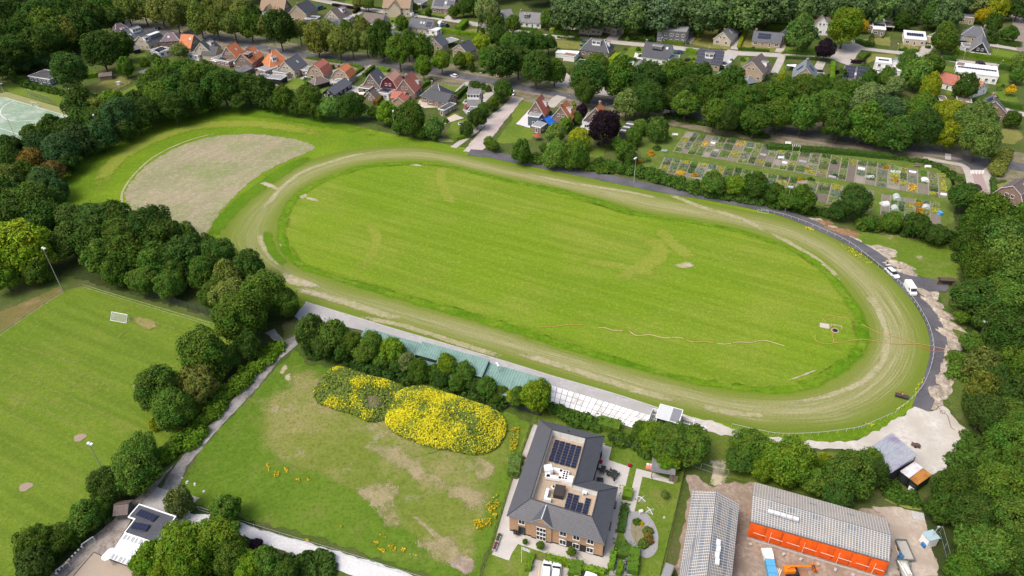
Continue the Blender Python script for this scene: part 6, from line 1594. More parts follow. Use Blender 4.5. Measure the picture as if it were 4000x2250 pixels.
for reg,x,y,lab in(('O',1012,535,'closed dark parasol on the care home terrace'),('O',42,1062,'closed grey parasol at the front left terrace')):
 p=P(reg,x,y);e=empty('parasol',TR(p.x,p.y,.1),label=lab,cat='parasol',group='closed parasols at the care home');M=MW[e.name]
 mb=MB();mb.cyl((0,0,0),.03,2.5,8);mb.obj('pole',STEEL,e,M)
 mb=MB();mb.cyl((0,0,.9),.2,1.5,10,0,.04);mb.obj('canopy',DARKM,e,M)
 mb=MB();mb.cyl((0,0,0),.35,.1,12);mb.obj('base',CONC,e,M)
for reg,x,y,rz,lab in(('O',1025,755,1.35,'dark bench at the care home east wall'),('O',972,968,1.3,'dark bench lower along the care home east wall'),('O',135,1040,-.3,'grey wooden bench left of the tall stair window')):
 p=P(reg,x,y);e=empty('bench',TR(p.x,p.y,.1,rz),label=lab,cat='bench',group='benches at the care home');M=MW[e.name]
 for k in range(3):mb=MB();mb.box((0,-.15+k*.16,.45),(1.7,.13,.04));mb.obj('slat',WOOD,e,M)
 mb=MB();mb.box((0,.28,.72),(1.7,.04,.4));mb.obj('backrest',WOOD,e,M)
 for sx in(-.7,.7):mb=MB();mb.box((sx,.05,.22),(.06,.5,.44));mb.obj('leg',DARKM,e,M)
for reg,x,y,c,lab in(('O',882,330,(.5,.02,.05),'red flowering pot at the terrace wall'),('O',1165,365,(.5,.02,.05),'red flowering pot at the terrace corner')):
 p=P(reg,x,y);e=empty('flower_pot',TR(p.x,p.y,.1),label=lab,cat='flower pot');M=MW[e.name]
 mb=MB();mb.cyl((0,0,0),.25,.5,12,0,.34);mb.obj('pot',DARKM,e,M)
 o=obj('flowers',CROWN['shrub'][0],TR(p.x,p.y,.68,0,(.42,.42,.35)),e);o.color=(*c,1)
e=flat('grey felt-roofed garden shelter with slatted side at the lawn corner','O',1390 and(1388,400),(1615,440),3.6,2.6,'grey','felt',name='shelter',cat='shelter',rim=False,posts=True)
M=MW[e.name]
for k in range(7):mb=MB();mb.box((2.2,-1.7,.3+k*.28),(1.7,.06,.2));mb.obj('slat',WOOD,e,M)
p=P('O',1360,385);e=empty('garden_sofa',TR(p.x,p.y,.1,-.3),label='red and white garden seat beside the grey shelter',cat='seat');M=MW[e.name]
mb=MB();mb.box((0,0,.25),(1.4,.9,.4));mb.obj('seat',mat('faded_red',(.55,.2,.17)),e,M)
mb=MB();mb.box((-.35,.5,.6),(.6,.25,.5));mb.box((.35,.5,.6),(.6,.25,.5));mb.obj('cushion',WHITE,e,M)
p=P('O',1660,400);mb=MB();mb.box((0,0,.3),(.7,.6,.6));mb.box((0,0,.62),(.4,.35,.06),0,1);mb.obj('barrow',[BLACKRUB,mat('orange_paint',(.7,.14,.02),.5)],None,TR(p.x,p.y,.09),label='black and orange box behind the grey shelter',cat='box')
for x,y,lab in((1285,688,'upper white cross-shaped net on the care home lawn'),(1368,806,'lower white cross-shaped net on the care home lawn')):
 p=P('O',x,y);e=empty('crossed_poles',TR(p.x,p.y,.1,.4 if y>700 else.8),label=lab,cat='net frame',group='white crossed nets on the lawn');M=MW[e.name]
 for a in(0,math.pi/2):mb=MB();mb.tube([(-1.0*math.cos(a),-1.0*math.sin(a),.05),(0,0,.5),(1.0*math.cos(a),1.0*math.sin(a),.05)],.045,6);mb.obj('pole',WHITE,e,M)
 mb=MB()
 for k in range(4):
  a=k*math.pi/2;mb.poly([(0,0,.48),(math.cos(a),math.sin(a),.05),(math.cos(a+math.pi/2),math.sin(a+math.pi/2),.05)])
 nm,nt_,b_=node_mat('thin_net');b_.inputs['Base Color'].default_value=(.5,.52,.48,1);b_.inputs['Alpha'].default_value=.22
 mb.obj('net',nm,e,M)
p=P('O',95,1318);e=empty('flagpole',TR(p.x,p.y,.08),label='white flagpole with drooping white flag by the car park',cat='flagpole');M=MW[e.name]
mb=MB();mb.cyl((0,0,0),.06,5.0,8,0,.04);mb.obj('pole',WHITE,e,M)
mb=MB()
for k in range(5):mb.poly([(k*.32,.06*(k%2),4.9-k*.22),((k+1)*.32,.06*((k+1)%2),4.9-(k+1)*.22),((k+1)*.32,.06*((k+1)%2),4.0-(k+1)*.22),(k*.32,.06*(k%2),4.0-k*.22)])
mb.obj('flag',WHITE,e,M)
for x,y,c,lab in((1150,1265,(.05,.06,.08),'grey waste container at the top of the bin yard'),(1165,1325,(.10,.13,.16),'grey waste container behind the blue lid'),(1150,1352,(.0,.16,.5),'bright blue waste bin in the bin yard'),(1160,1405,(.05,.08,.14),'dark blue waste container at the bottom of the bin yard')):
 p=P('O',x,y);e=empty('waste_container',TR(p.x,p.y,.1,.3),label=lab,cat='waste bin',group='bins in the care home bin yard');M=MW[e.name];s=.55 if 'bright' in lab else 1
 cm=mat('bin_%d'%x,c,.5)
 mb=MB();mb.prism([(-.55*s,-.45*s),(.55*s,-.45*s),(.65*s,.45*s),(-.65*s,.45*s)],.15,1.15*s);mb.obj('body',cm,e,M)
 mb=MB();mb.box((0,0,1.2*s),(1.35*s,1.0*s,.1));mb.obj('lid',cm,e,M)
 for sx in(-.45*s,.45*s):mb=MB();mb.cyl((sx,-.3*s,0),.09,.15,8);mb.obj('wheel',BLACKRUB,e,M)
p=P('O',1512,872);mb=MB();mb.cyl((0,0,0),.3,.22,9,0,.2);mb.obj('boulder',CONC,None,TR(p.x,p.y,.08),label='pale boulder on the care home lawn',cat='boulder')
p=P('O',1278,830);mb=MB();mb.box((0,0,.4),(.7,.5,.8),.3);mb.box((0,0,.82),(.8,.6,.06),.3);mb.obj('cupboard',mat('pale_board',(.6,.58,.52)),None,TR(p.x,p.y,.1),label='pale cupboard at the head of the oval path',cat='cupboard')
for x,y,c,lab,L in((2408,1085,(.07,.11,.05),'long green planter box on the west terrace',2.0),(2378,1170,(.16,.07,.12),'colourful flower planter on the west terrace',1.9)):
 p=P('N',x,y);e=empty('planter',TR(p.x,p.y,.1,1.25),label=lab,cat='planter');M=MW[e.name]
 mb=MB();mb.box((0,0,.3),(L,.7,.6));mb.obj('box',mat('grey_planter',(.42,.42,.4)),e,M)
 for k in range(3):
  o=obj('flowers',CROWN['shrub'][k],TR(p.x+(k-1)*.55*math.cos(1.25),p.y+(k-1)*.55*math.sin(1.25),.72,k,(.36,.36,.3)),e);o.color=(c[0]*(1+k*.4),c[1],c[2],1)
# ================================================================ FENCES, RAILS, POLES
def fence(name,label,reg,pts,h=1.2,step=2.5,m=None,rails=2,mesh=False,cat='fence',pr=.035,group=None,z=.05):
 line=[Vector(p)for p in(gp(reg,pts)if reg else pts)]
 e=empty(name,TR(line[0].x,line[0].y,z),label=label,cat=cat,group=group)
 m=m or DARKM
 pm=MB();pm.cyl((0,0,0),pr,h,6);pm=pm.mesh('post',m)
 rb=MB();nb=MB()
 inv=MW[e.name].inverted()
 for a,b in zip(line[:-1],line[1:]):
  L=(b-a).length;k=max(1,int(L/step))
  for i in range(k):
   q=a.lerp(b,i/k)
   obj('post',pm,TR(q.x,q.y,z),e)
  for r_ in range(rails):
   zz=z+h*(1-r_*.85/max(1,rails-1 if rails>1 else 1))-.03
   rb.tube([inv@Vector((a.x,a.y,zz)),inv@Vector((b.x,b.y,zz))],pr*.75,5)
  if mesh:
   nb.poly([inv@Vector((a.x,a.y,z)),inv@Vector((b.x,b.y,z)),inv@Vector((b.x,b.y,z+h)),inv@Vector((a.x,a.y,z+h))])
 obj('post',pm,TR(line[-1].x,line[-1].y,z),e)
 obj('rail',rb.mesh('rail',m),MW[e.name],e)
 if mesh:
  if 'fence_net' not in MATS:
   nm,nt_,b_=node_mat('fence_net');b_.inputs['Base Color'].default_value=(.06,.08,.07,1);b_.inputs['Alpha'].default_value=.28;MATS['fence_net']=nm
  obj('wire_mesh',nb.mesh('wire_mesh',MATS['fence_net']),MW[e.name],e)
 return e
RAILW=mat('white_rail',(.50,.55,.54),.5,.06)
NO=len(road_line)
rail_pts=crom(gp('F',[(1915,532),(1990,551),(2062,579),(2135,615),(2195,660),(2247,702),(2278,733),(2307,774),(2333,821),(2346,872),(2342,917),(2322,970),(2293,1006),(2252,1040)]),4,False)
fence('white_rail','long white rail along the outside of the track beside the road',None,rail_pts,1.0,3.2,RAILW,1,pr=.045)
fence('white_rail','lower white rail curving below the sand yard bend',None,crom(gp('F',[(2243,1046),(2182,1073),(2147,1084),(2059,1095),(1983,1098),(1932,1094),(1840,1074)]),4,False),1.0,3.2,RAILW,1,pr=.045)
fence('white_rail','short white crowd barrier where the road rail begins','G',[(2470,695),(2576,710)],1.0,2.0,RAILW,2,pr=.05)
for x in(2105,2190,2290):
 pass
fence('mesh_fence','dark mesh fence between meadow and care home','F',[(1208,1460),(1240,1362),(1272,1262),(1302,1172),(1335,1076),(1352,1062)],1.6,2.6,DARKM,2,True)
fence('mesh_fence','dark mesh fence between care home lawn and building site','O',[(1470,1449),(1560,1080),(1640,740),(1700,470),(1735,345)],1.8,2.5,DARKM,2,True)
fence('mesh_fence','dark mesh fence behind the care home lawn','O',[(998,180),(1000,130),(1250,210),(1400,290)],1.6,2.5,DARKM,2,True)
fence('mesh_fence','dark mesh fence from the shelter to the site fence','O',[(1635,350),(1735,345)],1.6,2.5,DARKM,2,True)
fence('site_fence','galvanised building site fence at the sandy gateway','O',[(1740,345),(1870,395),(2010,440),(2140,460),(2200,405)],2.0,3.4,STEEL,2,True)
fence('field_gate','galvanised field gate at the wheel tracks','O',[(1965,335),(2115,385)],1.2,3.6,STEEL,4,cat='gate')
fence('wire_fence','wire fence along the pale shell road','F',[(500,1283),(560,1302),(640,1328),(771,1368),(900,1407),(1000,1440),(1080,1465)],1.1,4,STEEL,2,pr=.04)
fence('barrier_rail','white ball-stop rail on the football pitch left line','I',[(0,493),(320,265),(640,55)],1.0,3.0,mat('grey_rail',(.34,.36,.33),.6),1,pr=.035)
fence('barrier_rail','white rail along the far football pitch line','I',[(850,8),(1250,130),(1700,265),(2120,392)],1.0,3.0,mat('grey_rail',(.34,.36,.33),.6),1,pr=.035)
fence('mesh_fence','tall mesh fence under the belt trees behind the football pitch','I',[(1380,55),(1560,110),(1800,190),(2000,250),(2200,310)],2.2,3.4,DARKM,2,True)
fence('wooden_fence','weathered rail fence between paddock and grass strip','A',[(1020,985),(1110,940),(1250,870),(1385,800)],1.4,2.2,WOOD,3,pr=.07)
fence('mesh_fence','light ball-stop fence behind the hockey pitch','A',[(280,960),(410,1005),(545,1050)],3.0,4.0,STEEL,2,True)
fence('garden_fence','dark picket fence along the lawn of the slate gabled house','B',[(310,790),(420,735)],1.2,.9,DARKM,2,pr=.05)
fence('garden_fence','row of dark posts on the front lawn of the dark bungalow','B',[(1820,820),(1960,850),(2100,860)],.8,1.6,DARKM,1,pr=.07)
fence('garden_gate','brown garden gate by the pinkish entry road','C',[(80,950),(160,965),(260,985)],1.1,1.6,WOOD,3,cat='fence',pr=.06)
fence('site_fence','site fence panel standing under the lower right trees','P',[(1650,1045),(1700,1020),(1745,1180),(1790,1350)],2.0,3.4,STEEL,2,True)
fence('mesh_fence','mesh fence behind the dark green container','P',[(1330,510),(1450,600)],1.8,2.0,STEEL,2,True)
def proj_y(p,reg):
 v=p-Vector((0,0,CAM_H))
 y=1125-v.dot(cu)/v.dot(fwd)*4000*FPX
 return(y-RG[reg][1])/RG[reg][2]
def pole(reg,base,top_y,label,name='lamp_post',cat='lamp post',lamp='flood',group=None,r=.09):
 p=P(reg,*base);h=2.0
 while proj_y(Vector((p.x,p.y,h)),reg)>top_y and h<22:h+=.2
 e=empty(name,TR(p.x,p.y,0,rnd.uniform(0,6)),label=label,cat=cat,group=group);M=MW[e.name]
 mb=MB();mb.cyl((0,0,0),r*1.3,h,8,0,r*.7);mb.obj('pole',STEEL,e,M)
 if lamp=='flood':
  mb=MB();mb.box((0,0,h+.02),(1.3,.12,.1));mb.obj('cross_arm',STEEL,e,M)
  for sx in(-.4,.4):mb=MB();mb.box((sx,-.2,h+.2),(.6,.5,.3));mb.box((sx,-.3,h+.1),(.5,.3,.14),0,1);mb.obj('floodlight',[mat('lamp_housing',(.66,.68,.7),.4),WHITE],e,M)
 elif lamp=='street':
  mb=MB();mb.tube([(0,0,h-.05),(.35,0,h+.15),(.9,0,h+.2)],.045,6);mb.obj('arm',STEEL,e,M)
  mb=MB();mb.box((1.0,0,h+.2),(.6,.22,.14));mb.obj('lamp_head',WHITE,e,M)
 elif lamp=='flag':
  mb=MB();mb.cyl((0,0,h),.1,.12,8);mb.obj('knob',WHITE,e,M)
 return e
gF,gS='floodlight masts round the sports fields','street lamps among the houses'
for a in((('M',(1020,400),150),'floodlight mast on the near right side of the football pitch'),(('I',(640,60),-375),'floodlight mast at the upper corner of the football pitch'),(('A',(1050,1443),1165),'tall floodlight mast left of the half-moon field'),(('A',(770,1080),905),'floodlight mast on the grass behind the hockey pitch'),
 (('A',(40,930),850),'floodlight mast at the far left corner of the hockey pitch'),(('A',(150,1370),1170),'floodlight mast standing inside the hockey pitch edge'),(('G',(1225,400),160),'floodlight mast beside the road below the flower garden'),(('H',(170,690),450),'floodlight mast beside the road below the allotment bushes'),
 (('B',(1400,1340),1125),'floodlight mast before the belt trees above the oval'),(('B',(360,1000),912),'floodlight mast in the belt trees below the slate house'),(('L',(2120,520),360),'floodlight mast rising from the wood right of the sandy edge'),(('J',(2446,985),790),'floodlight mast standing through the green stand roof'),(('O',(1902,100),0),'floodlight mast on the grass beside the sand track')):
 pole(*a[0],a[1],'floodlight_mast','floodlight','flood',gF)
for a in((('D',(2282,580),458),'white street lamp in the green lawn right of the white gabled house'),(('D',(1962,605),530),'street lamp at the hedge end above the long white bungalow'),(('D',(1302,515),450),'street lamp before the dry lawn of the cream solar house'),(('D',(1418,470),400),'white pole on the lawn of the cream solar house'),
 (('D',(2336,660),605),'street lamp behind the long white bungalow'),(('C',(2093,492),400),'white pole on the dry lawn of the mint house'),(('C',(1498,432),375),'street lamp before the grey cube house'),(('C',(768,380),325),'white pole behind the slate hipped house'),(('B',(2246,832),735),'street lamp beside the avenue above the mansard house'),
 (('B',(992,65),15),'street lamp at the back street corner lawn'),(('A',(695,50),-10),'pale lamp post by the blue car at the top left'),(('D',(2520,250),200),'street lamp at the far right side street'),(('C',(380,335),290),'street lamp beside the yellow-green hedge'),(('D',(625,410),360),'street lamp left of the street bulb')):
 pole(*a[0],a[1],'street_lamp','street lamp','street',gS,.06)
for a in((('C',(575,1030),965),'slim flagpole behind the orange-tiled house'),(('C',(945,1110),1050),'slim flagpole above the copper beech')):
 pole(*a[0],a[1],'flagpole','flagpole','flag',None,.05)
# ================================================================ STAND, TOWER, SLABS, SHEDS
def corrugated(name,quad,m,parent=None,pitch=.45,amp=.05,M=None,th=.08):
 """profiled sheet on the quad a,b (upper edge) c,d (lower edge); ribs run from upper to lower edge"""
 a,b,c,d=quad
 n=(b-a).cross(d-a).normalized()
 if n.z<0:n=-n
 L=(b-a).length
 k=max(4,int(L/pitch)*4)
 mb=MB()
 for i in range(k+1):
  t=i/k
  o=n*(amp if i%4 in(1,2)else 0)
  for p in(a.lerp(b,t)+o,d.lerp(c,t)+o):mb.v.append(tuple(p))
 for i in range(k):mb.f.append((2*i,2*i+1,2*i+3,2*i+2));mb.m.append(0)
 base=len(mb.v)
 mb.v.extend(tuple(p-n*th)for p in(a,b,c,d));mb.f.append((base,base+1,base+2,base+3));mb.m.append(0)
 if parent is not None:
  inv=MW[parent.name].inverted();mb.v=[tuple(inv@Vector(v))for v in mb.v]
  return mb.obj(name,m,parent,MW[parent.name])
 return mb.obj(name,m)
GREEN=mat('sea_green_sheet',(.15,.255,.22),.6,.12,.15,c2=(.185,.30,.265),fine=1.5,streak=((.3,3,1),R(-40)))
q0=W3('J',1900,780,0)
st=empty('grandstand',TR(q0.x,q0.y,0),label='long low stand with sea-green corrugated roofs beside the track',cat='grandstand')
inv=MW[st.name].inverted()
zt,zb=4.2,3.4
A_,B_=W3('J',1100,412,zt),W3('J',2956,936,zt)
ln=(B_-A_).normalized();pr_=Vector((ln.y,-ln.x,0));pr_=pr_ if pr_.y<0 else-pr_
dep=W3('J',1610,650,zt)-W3('J',1672,552,zt);dep=dep*2.15
dn=Vector((dep.x,dep.y,0));dn=dn.normalized()*8.0;dn.z=-(zt-zb)
cuts=[0,.15,.31,.49,.675,.84,1.0]
for i in range(6):
 a,b=A_.lerp(B_,cuts[i]+.0008),A_.lerp(B_,cuts[i+1]-.0008)
 corrugated('roof_sheet',(a,b,b+dn,a+dn),GREEN,st,.62,.07)
up=Vector((0,0,1.0))
r0,r1=W3('J',1672,550,zt+1),W3('J',2350,735,zt+1)
for i in range(3):
 a,b=r0.lerp(r1,i/3+.001),r0.lerp(r1,(i+1)/3-.001)
 d2=dn*(.56 if i==0 else.72)
 corrugated('raised_roof_sheet',(a,b,b+d2-Vector((0,0,0)),a+d2),GREEN,st,.62,.07)
mb=MB()
def wallq(mb,a,b,z0,z1,m=0):mb.poly([inv@Vector((a.x,a.y,z0)),inv@Vector((b.x,b.y,z0)),inv@Vector((b.x,b.y,z1)),inv@Vector((a.x,a.y,z1))],m)
s_=dn*.04
C_,D_=B_+dn*.97,A_+dn*.97
for a,b in((A_+dn*.6,D_),(D_,C_),(C_,B_+dn*.6),(B_+dn*.6,A_+dn*.6)):wallq(mb,a,b,0,3.3)
mb.obj('wall',mat('dark_green_boards',(.03,.045,.04),.8,.2,1),st,MW[st.name])
mb=MB()
for a,b in((r0,r0+dn*.56),(r0+dn*.56,r0.lerp(r1,.33)+dn*.56),(r0.lerp(r1,.33)+dn*.72,r1+dn*.72),(r1+dn*.72,r1),(r1,r0)):wallq(mb,a,b,3.3,zt+.55)
mb.obj('clerestory_wall',DARKM,st,MW[st.name])
pm=MB();pm.cyl((0,0,0),.09,4.1,8);pm=pm.mesh('post',STEEL)
for i in range(14):p=A_.lerp(B_,(i+.5)/14)+dn*.03;obj('post',pm,TR(p.x,p.y,0),st)
mb=MB();wallq(mb,B_-ln*.1,B_-ln*.1+dn*.98,3.2,3.45);mb.obj('end_fascia',WHITE,st,MW[st.name])
SLABM=mat('white_slab',(.74,.74,.73),.85,.05,.5,c2=(.66,.655,.64),fine=2)
SLABM2=mat('stained_white_slab',(.64,.635,.62),.9,.1,.8,c2=(.5,.49,.46),fine=2)
c00,c10,c11,c01=(W3('K',*q,0)for q in((395,1000),(1415,1310),(1262,1446),(370,1168)))
q=(c00+c11)/2
sl_=obj('slab_paving',None,TR(q.x,q.y,0),kind='structure')
bed=MB();bed.prism([tuple((p-q)[:2])for p in(c00,c10,c11,c01)],.0,.23);bed.obj('slab_bed',mat('slab_bed_soil',(.16,.155,.15)),sl_,MW[sl_.name])
for i in range(17):
 for j in range(3):
  def bl(u,v):return c00.lerp(c10,u).lerp(c01.lerp(c11,u),v)
  g1,g2=.04/17*1.2,.03/3*1.4
  pp=[bl(i/17+g1,j/3+g2),bl((i+1)/17-g1,j/3+g2),bl((i+1)/17-g1,(j+1)/3-g2),bl(i/17+g1,(j+1)/3-g2)]
  mb=MB();mb.prism([tuple((p-q)[:2])for p in pp],.2,.3+rnd.uniform(0,.02));mb.obj('slab',SLABM if rnd.random()<.8 else SLABM2,sl_,MW[sl_.name])
z6=6.0
T0,T1,T2,T3=(W3('K',*p,z6)for p in((1482,1210),(1700,1270),(1688,1345),(1466,1287)))
tc=(T0+T2)/2;tx=(T1-T0);tx.z=0;tL=tx.length;tx=tx.normalized();ty=Vector((-tx.y,tx.x,0))
tw=empty('judges_tower',frame(Vector((tc.x,tc.y,0)),tx,ty,Vector((0,0,1))),label='two-storey judges tower with glass roof and white balconies by the track',cat='tower')
M=MW[tw.name];D=3.6
mb=MB();mb.box((0,0,1.5),(tL-.6,D,3.0));mb.obj('ground_floor',mat('dark_panel',(.02,.03,.03),.4),tw,M)
mb=MB();mb.box((0,0,4.4),(tL-.3,D-.2,2.6));mb.obj('upper_cabin',MATS['dark_panel'],tw,M)
mb=MB();mb.box((-tL*.2,0,6.0),(tL*.6,D+.5,.12));[mb.box((-tL*.5+k*.5+.2,0,6.09),(.06,D+.4,.06))for k in range(int(tL*.58/.5))];mb.obj('light_roof',mat('pale_roof_sheet',(.55,.58,.58),.4,.1,.6),tw,M)
mb=MB();mb.box((tL*.3,0,5.95),(tL*.4,D+.5,.12));mb.obj('grey_roof',mat('smoked_roof',(.22,.23,.25),.3),tw,M)
mb=MB();[mb.box((0,s*(D/2+.3),5.95),(tL+.3,.14,.22))for s in(-1,1)];[mb.box((s*(tL/2+.1),0,5.95),(.14,D+.6,.22))for s in(-1,1)];mb.obj('white_trim',WHITE,tw,M)
mb=MB();mb.box((0,-D/2+.05,4.3),(tL-.8,.2,2.2));mb.obj('dark_window',GLASS,tw,M)
for s,w in((-1,1.6),(1,2.8)):
 b_=obj('balcony',None,M,tw)
 cx=s*(tL/2+w/2)
 mb=MB();mb.box((cx,0,2.95),(w,D+1,.15));mb.obj('deck',mat('grey_deck',(.16,.165,.17),.8),b_,M)
 for yy in(-D/2-.5,D/2+.5):mb=MB();mb.box((cx,yy,3.55),(w,.1,.9));mb.obj('white_parapet',WHITE,b_,M)
 mb=MB();mb.box((cx+s*w/2,0,3.55),(.1,D+1,.9));mb.obj('white_parapet',WHITE,b_,M)
 for k in range(3):mb=MB();mb.box((cx,-D/2+.6+k*1.3,3.06),(w-.2,.09,.08));mb.obj('joist',WHITE,b_,M)
 for k in range(2):mb=MB();mb.box((cx-.6+1.2*k,0,3.06),(.09,D,.07));mb.obj('joist',WHITE,b_,M)
 for yy in(-D/2,D/2):mb=MB();mb.cyl((cx+s*(w/2-.1),yy,0),.08,2.9,8);mb.obj('post',WHITE,b_,M)
s_=obj('stairs',None,M,tw)
for k in range(9):mb=MB();mb.box((-.5+k*.42,-D/2-.9,2.8-k*.31),(.4,1.0,.06));mb.obj('step',WHITE,s_,M)
mb=MB();[mb.tube([(-.6,-D/2-.9+s*.5,3.6),(3.2,-D/2-.9+s*.5,1.0)],.05,6)for s in(-1,1)];mb.obj('handrail',WHITE,s_,M)
zz=4.2
Q=[W3('P',*p,z)for p,z in(((1226,26),4.0),((1486,246),4.6),((1214,432),3.6),((964,206),3.2))]
bx=sum(Q,Vector())/4
bn=empty('metal_barn',TR(bx.x,bx.y,0),label='open metal barn with purple-stained corrugated roof on the sand yard',cat='barn')
inv=MW[bn.name].inverted()
TIN=mat('stained_tin',(.36,.385,.42),.45,.12,.35,c2=(.265,.22,.32),metal=.25,fine=2,streak=((.5,5,1),R(48)))
for i in range(6):
 a,b=Q[0].lerp(Q[1],i/6+.0015),Q[0].lerp(Q[1],(i+1)/6-.0015)
 d,c=Q[3].lerp(Q[2],i/6+.0015),Q[3].lerp(Q[2],(i+1)/6-.0015)
 corrugated('roof_sheet',(a,b,c,d),TIN,bn,.42,.06)
mb=MB()
I_=[bx+(p-bx)*.95 for p in Q]
for i,j in((1,2),(2,3),(3,0)):wallq(mb,I_[i],I_[j],0,3.1)
mb.obj('wall',mat('dark_barn_boards',(.035,.033,.035),.9),bn,MW[bn.name])
for i in range(4):p=I_[0].lerp(I_[1],i/3);mb=MB();mb.box((0,0,1.9),(.16,.16,3.8));mb.obj('post',WOOD,bn,TR(p.x,p.y,0))
RUST=mat('rusty_orange_sheet',(.42,.19,.04),.7,.2,.5,c2=(.26,.10,.03),fine=2,streak=((.6,6,1),R(48)))
WTIN=mat('white_tin',(.62,.62,.64),.5,.08,.5,c2=(.5,.47,.5))
for qd,m_,lab in((((1456,308),(1537,376),(1402,477),(1310,406)),WTIN,'dark container with white sheet roof beside the metal barn'),(((1541,378),(1626,446),(1486,547),(1406,480)),RUST,'dark container with rusty orange roof beside the metal barn')):
 Q=[W3('P',*p,2.7)for p in qd];c=sum(Q,Vector())/4
 e=empty('container',TR(c.x,c.y,0),label=lab,cat='container',group='containers beside the metal barn');inv=MW[e.name].inverted()
 corrugated('roof',(Q[0],Q[1],Q[2],Q[3]),m_,e,.4,.05)
 mb=MB();I_=[c+(p-c)*.97 for p in Q]
 for i in range(4):wallq(mb,I_[i],I_[(i+1)%4],0,2.62)
 mb.obj('wall',mat('dark_green_steel',(.012,.022,.018),.6),e,MW[e.name])
 p=I_[2].lerp(I_[3],.5);d=(I_[3]-I_[2]);mb=MB();mb.box((0,0,1.1),(1.0,.08,2.1));mb.obj('door',DARKM,e,TR(p.x,p.y,0,math.atan2(d.y,d.x)))
p=W3('P',1415,597,.6);mb=MB();mb.box((0,0,.6),(1.5,1.0,1.1));mb.obj('crate',WTIN,None,TR(p.x,p.y,0,.9),label='white crate below the dark containers',cat='crate')
p=W3('P',1462,165,0);e=empty('small_trailer',TR(p.x,p.y,0,-.6),label='small dark trailer frame on the pale sand yard',cat='trailer');M=MW[e.name]
mb=MB();mb.box((0,0,.5),(1.8,1.0,.15));mb.box((.3,0,.75),(.6,.7,.4));mb.obj('frame',mat('rusty_dark',(.11,.07,.06),.8),e,M)
for s in(-.55,.55):mb=MB();mb.tube([(0,s-.06,.3),(0,s+.06,.3)],.3,12);mb.obj('wheel',BLACKRUB,e,M)
# ================================================================ CLUB HUT
ROOFZ=3.2
hp=[W3('M',*p,ROOFZ)for p in((1385,740),(1745,862),(1640,1010),(1440,1092),(1238,1022),(1342,886),(1278,866))]
hp=[W3('M',*p,ROOFZ)for p in((1385,740),(1745,862),(1560,1130),(1238,1022),(1342,886),(1278,866))]
c=sum(hp,Vector())/len(hp)
ch_=empty('club_hut',TR(c.x,c.y,0),label='flat dark-roofed club hut with white rim and two solar sheets',cat='club house');M=MW[ch_.name];inv=M.inverted()
loc=[tuple((inv@p)[:2])for p in hp]
shr=[(x*.97,y*.97)for x,y in loc]
mb=MB();mb.prism(shr,0,ROOFZ-.15);mb.obj('wall',WALL['dark'],ch_,M)
mb=MB();mb.prism(loc,ROOFZ-.2,ROOFZ,0);rf_=mb.obj('roof',mat('anthracite_roofing',(.07,.073,.09),.85,.12,.4,c2=(.085,.088,.1)),ch_,M)
for i in range(len(loc)):
 a,b=Vector((*loc[i],0)),Vector((*loc[(i+1)%len(loc)],0));d=b-a;m_=(a+b)/2
 mb=MB();mb.box((m_.x,m_.y,ROOFZ+.02),(d.length+.18,.22,.28+.004*i),math.atan2(d.y,d.x));mb.obj('white_rim',WHITE,rf_,M)
for qd in(((1395,783),(1563,846),(1530,903),(1332,856)),((1340,905),(1492,932),(1425,1015),(1305,985))):
 Q=[W3('M',*p,ROOFZ+.35)for p in qd];so=obj('solar_array',None,M,rf_)
 cc=sum(Q,Vector())/4;ex=(Q[1]-Q[0]);ey=(Q[3]-Q[0]);ey=ey-ex.normalized()*ey.dot(ex.normalized())
 n_=6
 for i in range(n_):
  o=cc+ex.normalized()*(ex.length*((i+.5)/n_-.5))
  obj('solar_panel',PNL,frame(o,ex.normalized()*ex.length/n_*.985,ey*.9,Vector((0,0,1))),so)
Q=[W3('M',*p,z)for p,z in(((1228,1030),2.9),((1540,1130),2.9),((1385,1385),2.4),((1075,1268),2.4))]
c=sum(Q,Vector())/4
cv=empty('glass_veranda',TR(c.x,c.y,0),label='white glazed veranda joined to the dark club hut',cat='veranda');inv=MW[cv.name].inverted()
PANEW=mat('milky_pane',(.70,.73,.76),.3,.05,.4)
for i in range(4):
 for j in range(5):
  f=lambda u,v:inv@(Q[0].lerp(Q[1],u).lerp(Q[3].lerp(Q[2],u),v))
  g=.006
  if j in(0,4):
   for k in range(4):
    u0,u1=(i+k/4)/4+g,(i+(k+1)/4)/4-g
    mb=MB();mb.poly([f(u0,j/5+.01),f(u1,j/5+.01),f(u1,(j+1)/5-.01),f(u0,(j+1)/5-.01)]);mb.obj('pane',mat('grey_pane',(.4,.43,.47),.2)if k%2 else PANEW,cv,MW[cv.name])
  else:
   mb=MB();mb.poly([f(i/4+g,j/5+.004),f((i+1)/4-g,j/5+.004),f((i+1)/4-g,(j+1)/5-.004),f(i/4+g,(j+1)/5-.004)]);mb.obj('pane',PANEW,cv,MW[cv.name])
mb=MB()
for i in range(5):mb.tube([f(min(i/4,.998),0),f(min(i/4,.998),1)],.045,6)
for j in range(6):mb.tube([f(0,j/5),f(1,j/5)],.04,6)
for p in Q:mb.cyl((*(inv@p)[:2],0),.06,2.4,8)
mb.obj('frame',WHITE,cv,MW[cv.name])
house('weathered wooden shed with mossy boards beside the club hut','M',(1150,745),(1262,735),2.8,2.0,2.9,'gable','grey','brown',name='wooden_shed',cat='shed',wins=False,trim=False)
